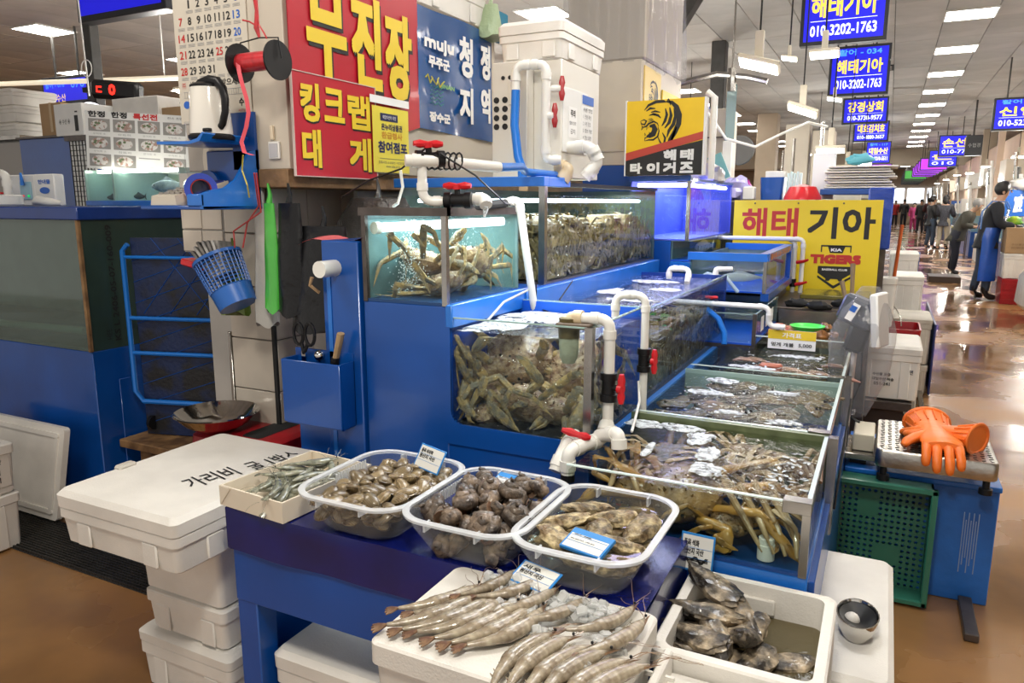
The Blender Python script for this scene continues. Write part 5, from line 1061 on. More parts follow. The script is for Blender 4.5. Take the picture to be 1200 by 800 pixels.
def tiger(t, fr, s, m, m2):
    """roaring tiger head in profile, built from dark strokes (unit square scaled by s)"""
    mb = MB(); O, R, U = fr; N = R.cross(U)
    def st(pts, ws):
        P = [V(p) for p in pts]; L, Rr = [], []
        for i, p in enumerate(P):
            d = P[min(i + 1, len(P) - 1)] - P[max(i - 1, 0)]; d = V((-d[1], d[0])).normalized(); w_ = 1.25 * ws[i] if isinstance(ws, (list, tuple)) else 1.25 * ws * math.sin(pi * (i + .35) / (len(P) - .3))
            L.append(p + d * w_); Rr.append(p - d * w_)
        poly = L + Rr[::-1]
        for i in range(len(P) - 1):
            q = [L[i], L[i + 1], Rr[i + 1], Rr[i]]; mb.add([O + R * (a[0] * s) + U * (a[1] * s) + N * .0015 for a in q], [(0, 1, 2, 3)])
    st([(.10, .82), (.20, .93), (.38, 1.0), (.55, 1.0), (.62, .98)], [.004, .022, .028, .025, .006]); st([(.62, .98), (.66, 1.04), (.70, .98), (.72, .90)], .02)
    st([(.60, .99), (.74, .97), (.86, .86), (.93, .68), (.92, .48), (.84, .30), (.74, .14), (.68, .04)], [.006, .03, .042, .05, .05, .045, .04, .01])
    st([(.80, .84), (.84, .66), (.80, .48), (.70, .34), (.66, .20)], .034); st([(.70, .86), (.74, .68), (.70, .52), (.60, .40)], .032); st([(.60, .84), (.64, .70), (.60, .56), (.53, .45)], .028); st([(.55, .30), (.62, .18), (.60, .06), (.52, .0)], .022); st([(.88, .42), (.80, .22), (.74, .02)], .026)
    st([(.15, .80), (.24, .86), (.36, .85)], .022); st([(.22, .70), (.32, .73), (.44, .69), (.50, .63)], .022); st([(.26, .77), (.36, .79), (.48, .76)], .018)
    st([(.30, .72), (.34, .71), (.38, .72)], .014)
    st([(.02, .58), (.10, .61), (.16, .58), (.12, .50), (.04, .52), (.02, .58)], .018); st([(.04, .50), (.08, .44), (.16, .46), (.22, .52), (.34, .56), (.42, .52), (.46, .44)], .018); st([(.06, .46), (.05, .38), (.09, .42)], .012); st([(.18, .48), (.17, .38), (.22, .45)], .010)
    st([(.24, .46), (.33, .47), (.37, .38), (.33, .28), (.24, .24), (.17, .23)], [.02, .045, .055, .055, .04, .01]); st([(.14, .24), (.13, .31), (.16, .26)], .012); st([(.24, .24), (.24, .33), (.27, .27)], .010)
    st([(.13, .13), (.22, .15), (.34, .15), (.44, .22), (.47, .34), (.44, .44)], .017); st([(.13, .13), (.14, .20), (.20, .21)], .012); st([(.44, .22), (.50, .10), (.56, .02)], .014)
    for k in range(3): st([(.20, .62 - .03 * k), (.28, .63 - .025 * k), (.33, .60 - .02 * k)], .006)
    mb.build('tiger_emblem', m, t, 0)
O_, R_, U_ = frx(-1.3215, 4.34, 1.98); tiger(t, (O_ + R_ * .08 + U_ * .03, R_, U_), .20, BLACKT, None)
t = sign('yellow_board', 'small yellow board with black square mark leaning farther back', 'sign', frx(-1.315, 4.70, 1.95), .42, .24, mat('board_yellow', (.80, .55, .03), .45), .008)
fr = frx(-1.3135, 4.70, 1.95); m = MB(); rect(m, fr, .13, .26, .08, .17); m.build('mark', BLACKT, t); letters(t, fr, WHT, [('KIA', .15, .24, .10, .15, dict(lift=.003, bold=.002))]); letters(t, fr, REDT, [('TIGERS', .05, .3, .01, .05)], 'red_lettering')
# tiger sign
ts = fry(-1.345, 4.10, 1.652)
TYEL = mat('sign_yellow', (.86, .56, .015), .35, var=.05)
t = sign('tiger_sign', 'square sign with roaring tiger head, yellow above and black below', 'sign', ts, .425, .40, TYEL, .05)
MB().box(-.919, -.91, 4.098, 4.16, 1.65, 2.055).box(-1.352, -1.345, 4.096, 4.15, 1.65, 2.055).build('white_side', WHT, t)
m = MB(); m.prism([(0, 0), (.425, 0), (.425, .18), (0, .09)], (ts[0] + V((0, -.001, 0)), ts[1], ts[2]), .0005); m.build('black_field', BLACKT, t)
m = MB(); m.prism([(0, .08), (.425, .185), (.425, .225), (0, .122)], (ts[0] + V((0, -.0018, 0)), ts[1], ts[2]), .0005); m.build('red_stripe', mat('stripe_red', (.50, .06, .04), .4), t)
tiger(t, (ts[0] + V((.075, -.0005, .155)), ts[1], ts[2]), .235, BLACKT, None)
letters(t, ts, WHT, [('해', .215, .285, .077, .135, dict(bold=.004, lift=.003)), ('태', .307, .38, .077, .135, dict(bold=.004, lift=.003)), ('타', .027, .095, .009, .068, dict(bold=.004, lift=.003)), ('이', .122, .194, .009, .068, dict(bold=.004, lift=.003)), ('거', .215, .285, .009, .068, dict(bold=.004, lift=.003)), ('즈', .307, .38, .009, .068, dict(bold=.004, lift=.003))])
# tank H with violet light
PUR = mat('violet_tank_back', (.10, .14, .70), .5, c2=(.06, .09, .45), vs=3)
tH = tank('violet_tank', 'violet lit tank below the tiger sign', -1.325, -.985, 4.13, 5.36, 1.295, 1.62, 1.57, bm=PUR, fm=PUR, post=STEEL, post_w=.016)
MB().tube([(-1.30, 4.2, 1.60), (-1.02, 4.2, 1.60)], .012, 8).tube([(-1.02, 4.25, 1.60), (-1.02, 5.3, 1.60)], .012, 8).build('light_tube', mat('violet_tube', (.35, .35, 1), .4, e=14), tH)
MB().box(-1.33, -.98, 4.12, 4.16, 1.62, 1.65).box(-1.01, -.98, 4.16, 5.37, 1.62, 1.635).build('top_frame', BLUE, tH)
MB().box(-1.325, -1.08, 4.13, 5.4, 0, 1.293, .003).build('stand', BLUE, tH)
t = tank('low_glass_tray', 'shallow blue framed glass tank under the violet tank', -1.08, -.975, 4.14, 5.36, 1.18, 1.29, 1.25, post=None)
MB().box(-1.08, -.965, 4.12, 5.4, 1.12, 1.178, .003).build('base_rail', BLUEL, t); MB().box(-1.078, -.975, 4.14, 5.36, 0, 1.118).build('stand', BLUE, t)
fish('live_fish', 'white fish behind glass under the violet tank', (-1.02, 4.7, 1.235), .25, .08, mat('white_fish', (.6, .6, .55), .3), pi / 2 - .2)
# white cover and things on the violet tank
t = thing('plastic_cover', 'rumpled white plastic cover on the violet tank', 'cover', (-1.15, 5.2, 1.66)); MB().ball((-1.03, 4.9, 1.68), .085, 16, 9, lump(0, 7, .45, 3), (.9, 1.5, .8)).build('cover', CLB, t)
# ================================================================== front table with navy cloth
t = thing('display_table', 'bright blue wooden display table in the foreground', 'table', (-.88, 1.4, 0))
MB().box(-1.415, -1.348, 1.245, 1.31, 0, .70, .003).build('leg', BLUE, t); MB().box(-.42, -.352, 1.245, 1.31, 0, .70, .003).build('leg', BLUE, t)
MB().box(-1.415, -1.348, 1.50, 1.56, 0, .70, .003).build('leg', BLUE, t); MB().box(-.42, -.352, 1.50, 1.56, 0, .70, .003).build('leg', BLUE, t)
MB().box(-1.415, -.352, 1.243, 1.27, .503, .72, .002).build('apron', BLUE, t); MB().box(-1.41, -1.385, 1.27, 1.56, .05, .72).build('side_panel', BLUE, t)
MB().box(-1.41, -.355, 1.25, 1.57, .715, .742).build('top', BLUE, t)
def clothfn(i, j):   # j 0 = hem in front, 1 = back
    x = -1.425 + 1.08 * i; rip = .004 * noise.noise(V((x * 6, j * 4, 1)))
    if j < .3: return V((x, 1.236 - .006 * noise.noise(V((x * 5, 0, 0))) + rip, .642 + (.752 - .642) * (j / .3) - .015 * (1 - j / .3) * (1 - i) * 0 + rip))
    return V((x, 1.238 + (j - .3) / .7 * .335, .752 + rip * .6))
m = MB().grid(60, 20, clothfn); m.grid(12, 8, lambda i, j: V((-.344 + .003 * math.sin(6 * i + j), 1.237 + .335 * i, .645 + .107 * j))); m.grid(12, 8, lambda i, j: V((-1.426, 1.237 + .335 * (1 - i), .645 + .107 * j)))
solo('navy_tablecloth', m, NAVY, 'dark navy plastic cloth covering the blue display table', 'tablecloth', None, 60)
foam_box('foam_box', 'frosty white foam box stored under the blue table', -1.33, -.95, 1.27, 1.9, .0, .37, .05)
foam_box('foam_box', 'white foam box under the table behind the shrimp tray', -.93, -.45, 1.0, 1.5, .0, .34, .05)
# small foam tray of grey shrimps
TX = (-1.425, -1.21, 1.225, 1.52)
t = thing('shrimp_carton', 'pale folded carton of grey shrimps at the table corner', 'carton', (-1.32, 1.37, .755))
CRD = mat('cream_carton', (.74, .66, .53), .55, var=.05)
cm = Matrix.Translation((-1.318, 1.385, .755)) @ Matrix.Rotation(-.08, 4, 'Z')
m = MB(); m.M = cm; m.box(-.108, .108, -.15, .15, 0, .004).box(-.112, -.107, -.15, .15, 0, .052).box(.107, .112, -.15, .15, 0, .052).box(-.112, .112, -.155, -.15, 0, .052).box(-.112, .112, .15, .155, 0, .052); m.build('box', CRD, t)
m = MB(); m.M = cm; m.prism([(-.112, 0), (-.07, .05), (-.112, .052)], (V((0, -.156, 0)), V((1, 0, 0)), V((0, 0, 1))), .001); m.build('folded_corner', CRD, t)
gp = [shrimp('grey_shrimp', 'grey live shrimp', .13, SHG, SHG, .9, 50 + i) for i in range(2)]; rg_ = random.Random(3)
for k in range(24):
    u, v = rg_.uniform(-.055, .055), rg_.uniform(-.10, .11); p = cm @ V((u, v, .012 + .013 * (k // 7)))
    place(gp[k % 2], k < 2, p, (rg_.uniform(-.3, .3), rg_.uniform(-.3, .1), rg_.choice([.9, 1.3, 2.2, 4.2, 4.6, 1.8]) + rg_.uniform(-.4, .4)), rg_.uniform(.8, 1.05), 'grey green shrimp in the small pale carton', 'grey shrimps in the carton')
# ---- clear basins
def basin(label, x0, x1, y0, y1, z0, z1, wz):
    t = thing('plastic_basin', label, 'basin', ((x0 + x1) / 2, (y0 + y1) / 2, z0)); cx, cy, w_, d_ = (x0 + x1) / 2, (y0 + y1) / 2, x1 - x0, y1 - y0; i = .045
    o = [rr(cx, cy, w_ - 2 * i - .02, d_ - 2 * i - .02, .05, z0, 8), rr(cx, cy, w_ - 2 * i, d_ - 2 * i, .055, z0 + .012, 8), rr(cx, cy, w_ - .035, d_ - .035, .065, z1 - .03, 8), rr(cx, cy, w_ - .026, d_ - .026, .07, z1 - .002, 8)]
    MB().loft(o, True, False).build('wall', BASIN, t, 60)
    MB().loft([rr(cx, cy, w_ - .026, d_ - .026, .07, z1 - .006, 8), rr(cx, cy, w_, d_, .08, z1 - .007, 8), rr(cx, cy, w_ + .002, d_ + .002, .08, z1 - .001, 8), rr(cx, cy, w_ - .008, d_ - .008, .078, z1 + .002, 8), rr(cx, cy, w_ - .026, d_ - .026, .07, z1, 8)], False, False).build('rim', BRIM, t, 60)
    for (a, b) in ((cx - .06, -1), (cx + .06, -1), (cx - .06, 1), (cx + .06, 1)):
        yy = cy + b * (d_ / 2 - .014); MB().box(a - .002, a + .002, yy - .012, yy + .012, z1 - .022, z1 - .003).build('rim_tab', BRIM, t)
    g = MB()
    for k in range(13):
        yy = cy - .02 + k * .0095; g.box(x0 + .017, x0 + .021, yy, yy + .004, z1 - .035, z1 - .010)
    g.build('side_vents', BRIM, t)
    if wz:
        f = (wz - z0) / (z1 - z0); ii = i * (1 - f) + .014; MB().loft([rr(cx, cy, w_ - 2 * i - .026, d_ - 2 * i - .026, .045, z0 + .006, 8), rr(cx, cy, w_ - 2 * ii - .008, d_ - 2 * ii - .008, .06, wz, 8)]).build('water', BASW, t, 60)
    return cx, cy, w_ - 2 * i, d_ - 2 * i
def heap(protos, cx, cy, w_, d_, z0, dz, layers, sx, sy, label, group, rnd, fl, tilt=.5, sc=(.85, 1.15), inner_from=2, grow=.012, dome=.0):
    k = 0
    for L in range(layers):
        nx = max(1, int((w_ + grow * L) / sx)); ny = max(1, int((d_ + grow * L) / sy))
        for i in range(nx):
            for j in range(ny):
                edge = i in (0, nx - 1) or j in (0, ny - 1)
                if L < inner_from and not edge: continue
                x = cx + (i - (nx - 1) / 2) * sx + rnd.uniform(-.25, .25) * sx; y = cy + (j - (ny - 1) / 2) * sy + rnd.uniform(-.25, .25) * sy
                q = 1 - ((x - cx) / (w_ * .6)) ** 2 - ((y - cy) / (d_ * .6)) ** 2
                place(protos[k % len(protos)], fl[k % len(protos)], (x, y, z0 + dz * L + dome * max(0, q) + rnd.uniform(-.003, .003)), (rnd.uniform(-tilt, tilt), rnd.uniform(-tilt, tilt), rnd.uniform(0, 6.28)), rnd.uniform(*sc), label, group)
                fl[k % len(protos)] = False; k += 1
    return k
def solotag(o, label, cat, group): return tag(o, label, cat, group)
B1 = basin('clear plastic basin of striped clams, leftmost of three on the table', -1.19, -.885, 1.20, 1.56, .754, .85, .818)
B2 = basin('clear plastic basin heaped with dark sea snails, middle of three', -.898, -.60, 1.20, 1.56, .754, .85, .80)
B3 = basin('clear plastic basin of brown oysters at the table right end', -.635, -.35, 1.20, 1.565, .754, .85, .825)
cl = [solotag(clam(i), 'brown striped clam in the left basin', 'clam', 'clams in the left basin') for i in range(2)]
heap(cl, B1[0], B1[1], B1[2], B1[3], .768, .016, 4, .043, .034, 'brown striped clam in the left basin', 'clams in the left basin', random.Random(11), [True, True], .5, dome=.010)
tsn = []
for i in range(2):
    o, lastr = turban(i); tsn.append(solotag(o, 'dark knobbly sea snail', 'sea snail', 'sea snails in the middle basin'))
    c = sum((V(p) for p in lastr), V((0, 0, 0))) / len(lastr); m = MB(); m.loft([[c + (V(p) - c) * 1.05 for p in lastr], [c + (V(p) - c) * .5 + V((0, 0, .002)) for p in lastr]]); ob = m.build('opening', TSI, None); ob.parent = o; ob.location = ob.location - o.location
heap(tsn, B2[0], B2[1], B2[2] - .01, B2[3] - .01, .760, .028, 3, .052, .050, 'dark knobbly sea snail in the middle basin', 'sea snails in the middle basin', random.Random(12), [True, True], 1.2, (.75, 1.0), dome=.012)
oy = [solotag(oyster(i, .10, OYM), 'ruffled brown oyster', 'oyster', 'oysters in the right basin') for i in range(3)]
fl = [True] * 3; ro = random.Random(5); k = 0
for (x, y, z, s, rz) in [(-.565, 1.33, .775, 1, .3), (-.50, 1.30, .775, 1.05, 1.2), (-.43, 1.29, .776, 1.15, 2.9), (-.42, 1.37, .777, 1, .9), (-.56, 1.42, .777, 1, 2.2), (-.49, 1.46, .775, .95, .2), (-.43, 1.47, .775, .9, 1.9), (-.50, 1.38, .792, 1, .4),
                         (-.56, 1.37, .812, .95, .5), (-.555, 1.44, .818, .85, 1.0), (-.47, 1.42, .822, .85, .2), (-.41, 1.40, .815, .95, 1.3), (-.545, 1.30, .805, .95, 2.7), (-.43, 1.33, .808, .8, .2), (-.475, 1.35, .81, .9, 1.9), (-.52, 1.47, .815, .8, 2.6)]:
    place(oy[k % 3], fl[k % 3], (x, y, z), (ro.uniform(-.3, .3), ro.uniform(-.25, .25), rz), s * 1.18, 'ruffled brown oyster in the right basin' , 'oysters in the right basin'); fl[k % 3] = False; k += 1
TAGW = mat('tag_white', (.72, .72, .68), .4); TAGB = mat('tag_blue', (.02, .22, .60), .4)
def price_tag(label, M_, w_, h, lines, th=.006, band=True, sheet=False):
    t = thing('price_tag', label, 'price tag', (0, 0, 0)); t.matrix_world = Matrix.Identity(4)
    MB().box(-w_ / 2, w_ / 2, -h / 2, h / 2, 0, th, .001).build('card', TAGB if band else TAGW, t)
    fr = (V((-w_ / 2, -h / 2, th)), V((1, 0, 0)), V((0, 1, 0))); m = MB(); rect(m, fr, w_ * .05, w_ * .95, h * .06, h * (.72 if band == 2 else .94), 0); m.build('white_field', TAGW, t)
    m = MB()
    for r, s in enumerate(lines): text(m, s, fr, w_ * .1, w_ * (.55 + .3 * ((r * 7) % 3) / 2), h * (.66 - .22 * r), h * (.84 - .22 * r) if band != 2 else h * (.80 - .22 * r) - h * .1, .0012, .0004)
    m.build('handwriting', BLACKT, t, 0)
    m = MB()
    for q in (.35, .62): rect(m, fr, w_ * .06, w_ * .94, h * q, h * q + .0006, .001)
    m.build('ruled_line', TAGB, t); t.matrix_world = M_; return t
T_ = Matrix.Translation; Rm = Matrix.Rotation
price_tag('white origin tag standing in the clam basin corner', T_((-.985, 1.50, .865)) @ Rm(-.12, 4, 'Z') @ Rm(1.05, 4, 'X') @ Rm(-.12, 4, 'Z'), .085, .062, ['품목 바지락', '원산지 국산'], .002)
price_tag('blue edged foam tag floating among the sea snails', T_((-.755, 1.49, .835)) @ Rm(-.18, 4, 'Z') @ Rm(.35, 4, 'X'), .088, .058, ['뿔소라', '원산지 국내산'], .014, 2)
price_tag('blue edged foam tag lying on the basin oysters', T_((-.478, 1.285, .836)) @ Rm(-.22, 4, 'Z') @ Rm(.3, 4, 'X'), .096, .060, ['참굴', '원산지 국산'], .008, 2)
price_tag('white origin tag lying on ice between the shrimps', T_((-.555, 1.205, .787)) @ Rm(-.25, 4, 'Z') @ Rm(.35, 4, 'X'), .095, .058, ['새우', '원산지 국산'], .003)
price_tag('white origin tag leaning on the oyster box and sea tank', T_((-.322, 1.565, .73)) @ Rm(-.05, 4, 'Z') @ Rm(1.35, 4, 'X'), .076, .085, ['품목 석화', '원산지 국산', '₩'], .002)
# ---- shrimp tray
t = foam_box('foam_box', 'white foam tray carrying rows of pale shrimps and ice', -.745, -.315, .925, 1.232, .60, .758, ribs=False)
foam_box('foam_box', 'white foam box beneath the tray of pale shrimps', -.74, -.32, .93, 1.23, .0, .598, .0)
ICE = clear('crushed_ice', (.93, .95, .96), 1.35, .08, b=.6, bs=60, haze=.45, hz=(.80, .80, .78))
ri = random.Random(9); m = MB()
for (cx, cy, rx, ry, n, hz) in ((-.60, 1.185, .05, .035, 40, .02), (-.555, 1.13, .04, .04, 30, .012), (-.50, 1.165, .05, .03, 34, .016), (-.43, 1.16, .06, .035, 60, .026), (-.50, 1.09, .03, .03, 16, .01), (-.36, 1.10, .03, .03, 16, .014), (-.36, 1.0, .02, .02, 8, .01)):
    for k in range(n):
        a = ri.uniform(0, 6.28); q = ri.random() ** .5; s = ri.uniform(.005, .012)
        m.M = T_((cx + rx * q * math.cos(a), cy + ry * q * math.sin(a), .762 + ri.random() * hz)) @ Rm(ri.uniform(0, 3), 4, 'X') @ Rm(ri.uniform(0, 3), 4, 'Z')
        m.box(-s, s, -s * .8, s * .8, -s * .5, s * .5, s * .3)
m.M = None
tag(m.build('ice', ICE, None), 'crushed ice strewn between the pale shrimps on foam tray', 'ice', None, 'stuff')
sh = [shrimp('white_shrimp', 'pale shrimp', .185, SHR, SHT, c, 70 + i) for i, c in enumerate((.8, -.75, 1.1))]
flg = [True] * 3
def put(i, x, y, z, rz, s, lab, grp, rx=0):
    place(sh[i], flg[i], (x, y, z), (rx, 0, rz), s, lab, grp); flg[i] = False
for k in range(6):
    put((0, 0, 2, 0, 0, 2)[k], -.668 + .030 * k, 1.03 + .003 * k, .764, 1.05 + .03 * k, 1.0, ['pale shrimp leftmost on the foam tray', 'pale shrimp second from left on foam tray', 'pale shrimp third from left on foam tray', 'pale shrimp fourth from left on foam tray', 'pale shrimp fifth from left on foam tray', 'pale shrimp at the gap between both rows'][k], 'pale shrimps in the left row')
for k in range(5):
    put(0, -.69 + .034 * k, 1.085, .758, 1.0, .92, 'pale shrimp lying beneath the left row with only its tail out', 'pale shrimps under the left row')
for k in range(6):
    put(1, -.487 + .031 * k, .985 - .002 * k, .764 + (.004 if k % 2 else 0), 1.42 - .05 * k, .98, ['pale shrimp first of the right row', 'pale shrimp second of the right row', 'pale shrimp third of the right row', 'pale shrimp fourth of the right row', 'pale shrimp fifth of the right row', 'pale shrimp last of the right row'][k], 'pale shrimps in the right row')
for k, (x, y, rz, s) in enumerate([(-.345, 1.09, 1.15, .9), (-.38, 1.13, 1.0, .85), (-.53, 1.13, 1.1, .8), (-.575, 1.155, 1.0, .8), (-.62, 1.16, 1.2, .8), (-.47, 1.12, 1.0, .8)]):
    put(2 if k % 2 else 0, x, y, .772, rz, s, ['pale shrimp standing out at the tray right end', 'pale shrimp half under ice near the tray right end', 'pale shrimp pointing to the white tag', 'pale shrimp head poking from the ice left of the tag', 'pale shrimp at the back left edge of tray', 'pale shrimp behind the white tag on ice'][k], 'pale shrimps half in the ice')
# ---- oyster foam box
t = foam_box('foam_box', 'open white foam box of big oysters in murky water', -.335, -.03, 1.235, 1.585, .40, .685, open_=True, wall=.022, taper=.008)
MB().loft([rr(-.1825, 1.41, .305 - .056, .35 - .056, .02, .44), rr(-.1825, 1.41, .305 - .047, .35 - .047, .02, .618)]).build('murky_water', MURK, t)
MB().box(-.24, -.15, 1.552, 1.562, .625, .66, .003).build('moulded_panel', FOAM, t)
foam_box('foam_box', 'closed white foam box under the open oyster box', -.34, -.03, 1.24, 1.58, 0, .398, .05)
oyd = [solotag(oyster(10 + i, .125, OYD, .56, .26), 'large dark oyster', 'oyster', 'large oysters in the foam box') for i in range(3)]
fl = [True] * 3
OD = [(-.275, 1.50, .655, .1, .2, -.5, .95, 'large pale grey oyster highest at the back left of the foam box'), (-.215, 1.475, .625, .2, .4, -.9, 1, 'large striped oyster lying right of the highest one'), (-.265, 1.42, .625, -.3, .1, .2, 1, 'brown open-edged oyster at the left wall of the foam box'), (-.27, 1.36, .61, .1, -.1, -.35, .95, 'long mottled oyster at the front left of the foam box'), (-.225, 1.385, .615, .9, .2, -1.1, 1.0, 'long dark oyster standing on edge in the foam box centre'),
      (-.185, 1.37, .625, .1, .5, 1.75, .95, 'big pale tan oyster upright beside the murky water'), (-.165, 1.345, .595, .2, 0, 1.2, .85, 'oyster half sunk in murky water at the front'), (-.215, 1.43, .60, .3, -.2, .7, 1, 'dark oyster deep between the others'), (-.29, 1.46, .59, .2, .1, 1.4, 1, 'dark oyster wedged against the back left wall'), (-.24, 1.34, .585, 0, 0, .1, 1, 'oyster lying low at the front wall'), (-.12, 1.40, .57, 0, 0, .5, .9, 'sunken oyster barely seen in the murky water')]
for k, (x, y, z, a, b, c, s, lab) in enumerate(OD): place(oyd[k % 3], fl[k % 3], (x, y, z + .022), (a, b, c), s * 1.2, lab, 'large oysters in the foam box'); fl[k % 3] = False
# front box at the lower edge and low boxes at right with the black bowl
t = foam_box('foam_box', 'white foam box with raised side slab at the bottom edge', -.30, -.02, .98, 1.228, .38, .655, ribs=False)
MB().box(-.302, -.286, 1.0, 1.225, .60, .70, .003).build('side_slab', FOAM, t)
for y in (1.07, 1.17): MB().box(-.335, -.27, y, y + .006, .672, .680).build('peg', FOAM, t)
t = foam_box('foam_box', 'big white foam box with sanded lid on the lower right', -.145, .09, 1.60, 2.23, .0, .50, .05, FOAM)
foam_box('foam_box', 'white foam box right of the oyster box at the bottom edge', -.022, .09, 1.2, 1.59, .0, .47, .03)
m = MB(); c = (.012, 1.79, .502); m.lathe([(0, 0), (.038, 0), (.052, .03), (.055, .05), (.052, .05), (.047, .03), (.034, .008), (0, .008)], c, 28, sx=.85, sy=1.3)
t = thing('black_bowl', 'oval steel rimmed black bowl behind the oyster box', 'bowl', c); m.build('bowl', CH, t); MB().lathe([(0, .012), (.034, .012), (.049, .044), (.046, .046), (0, .028)], c, 28, sx=.85, sy=1.3).build('lining', BLK, t)
MB().ball((.0, 1.785, .535), .018, 12, 8).build('foam_lump', FOAM, t)
# ================================================================== sea tanks along the stall front
SX0, SX1 = -.655, -.098
def sea(label, y0, y1, front=True, z1=.87, x1=SX1):
    t = thing('sea_tank', label, 'fish tank', ((SX0 + x1) / 2, (y0 + y1) / 2, 0)); g = .009
    MB().box(SX0, x1, y0, y1, .705, .712).build('tank_floor', BLUB if 'flatfish' in label else mat('deep_blue_floor', (.006, .05, .22), .4), t)
    MB().box(SX0, x1, y0, y0 + g, .712, z1).build('front_pane', GLASS, t)
    MB().box(x1 - g, x1, y0 + g, y1 - .002, .712, z1).build('side_pane', GLASS, t)
    e = MB(); e.box(SX0, x1, y0 - .0005, y0 + g + .0005, z1, z1 + .003).box(x1 - g, x1 + .0005, y0, y1, z1, z1 + .003); e.build('glass_rim', mat('pale_glass_edge', (.62, .74, .70), .15, coat=.5), t)
    MB().box(x1 - .055, x1 + .004, y0 - .004, y0 + .03, z1 - .022, z1 + .006, .001).build('corner_bracket', STEEL, t); MB().box(x1 - .014, x1 + .003, y0 - .003, y0 + .012, .705, z1 - .02).build('corner_strip', STEEL, t)
    MB().box(SX0 + .002, x1 - g - .001, y0 + g + .001, y1 - .002, .713, z1 - .014).build('water', SEAW, t)
    MB().box(SX0, x1 + .006, y0, y1, .60, .705, .003).build('base_rail', BLUEL, t); MB().box(SX0 + .01, x1 - .02, y0 + .02, y1, 0, .60).build('stand', BLUE, t)
    MB().box(x1 - .004, x1 + .002, y0 + .015, y1 - .005, .845, z1 + .001).build('side_edge_strip', STEEL, t)
    return t
s1 = sea('front sea tank with big crabs and white froth', 1.60, 2.13)
s2 = sea('middle sea tank with mottled flatfish over a blue floor', 2.145, 2.87)
s3 = sea('third sea tank with pinkish seafood near the surface', 2.885, 3.42)
MB().box(SX0, SX1, 2.118, 2.132, .712, .873).build('divider', mat('mossy_glass', (.16, .20, .10), .3, var=.4, vs=20), s1)
MB().box(SX0, SX1, 2.80, 2.81, .712, .872).build('divider', GEDGE, s2)
for (s_, cx, cy, rx, ry, sd) in ((s1, -.60, 2.06, .05, .035, 1), (s1, -.50, 2.07, .07, .03, 2), (s1, -.42, 2.00, .035, .06, 3), (s1, -.375, 1.88, .028, .07, 9), (s1, -.35, 1.76, .04, .045, 13), (s1, -.52, 1.84, .012, .06, 7), (s2, -.50, 2.52, .07, .03, 4), (s2, -.40, 2.30, .05, .018, 5), (s2, -.22, 2.26, .05, .02, 6), (s2, -.27, 2.62, .05, .02, 8), (s2, -.50, 2.72, .06, .035, 10), (s3, -.45, 3.0, .08, .03, 11), (s3, -.3, 3.3, .1, .02, 12)):
    froth('froth', s_, FROTH, cx, cy, .8565, rx, ry, sd)
m = MB(); rs = random.Random(2)
for k in range(150):
    x, y = rs.choice([(rs.uniform(-.2, -.12), rs.uniform(1.7, 2.0)), (rs.uniform(-.6, -.15), rs.uniform(2.2, 2.75)), (rs.uniform(-.55, -.15), rs.uniform(2.95, 3.35))]); a = rs.uniform(0, 3.14); L = rs.uniform(.004, .016)
    c, s = math.cos(a), math.sin(a); m.loft([[(x - c * L - s * .003, y - s * L + c * .003, .8572), (x + s * .004, y - c * .004, .8572), (x + c * L - s * .003, y + s * L + c * .003, .8572), (x - s * .006, y + c * .006, .8572)], [(x - c * L, y - s * L, .8592), (x + s * .002, y - c * .002, .8592), (x + c * L, y + s * L, .8592), (x - s * .003, y + c * .003, .8592)]])
tag(m.build('glint_flecks', FROTH, None), 'small white flecks of froth floating on the sea tanks', 'froth', None, 'stuff')  # white flecks imitate sharp sparkles of light on the water
# creatures in the front sea tank
bc = crab('brown_crab', 'big brown crab with orange claws pressed to the front glass', .085, PALB, mat('orange_claw', (.50, .27, .05), .3, c2=(.22, .11, .035), vs=20, coat=.5), 1.15, .0105, True, 3, 31, 8, flatb=.5)
LS = (-.645, -.112, 1.612, 2.11, .716, .852); LSm = []
LSm.append(place(bc, True, (-.40, 1.73, .795), (.35, 0, .05), 1.15)); LSm.append(place(bc, False, (-.52, 1.74, .775), (.3, .2, -.5), .75, 'brown crab farther left behind the clear oyster basin')); LSm.append(place(bc, False, (-.27, 1.70, .76), (.2, 0, .6), .6, 'smaller brown crab right of the orange clawed one'))
pc = crab('spider_crab', 'tan spider crab with long pale legs at the right of the front sea tank', .058, PALB, PALE, 1.5, .0095, False, 4, 33, 8, flatb=.5)
for k, (l, r, s, lab) in enumerate([((-.20, 1.82, .80), (-.25, .2, 2.6), .8, None), ((-.30, 1.90, .825), (.0, .0, .5), .82, 'flat tan spider crab on top in the middle of the front sea tank'), ((-.30, 2.04, .82), (.1, .0, 2.2), .8, 'tan spider crab at the back of the front sea tank'), ((-.17, 2.0, .80), (0, .1, 4.0), .7, 'tan spider crab in the right back corner of the front sea tank'), ((-.24, 1.76, .76), (.1, -.2, 5.4), .7, 'tan spider crab low behind the front glass'), ((-.50, 1.98, .81), (.1, .1, 1.0), .8, 'tan spider crab under the froth at the back left'), ((-.42, 1.88, .80), (-.1, .1, 3.6), .8, 'tan spider crab under the froth in the middle'), ((-.57, 1.86, .79), (.1, 0, 5.0), .75, 'tan spider crab at the left wall of the front sea tank')]): LSm.append(place(pc, k == 0, l, r, s, lab))
for o in LSm: confine(o, LS)
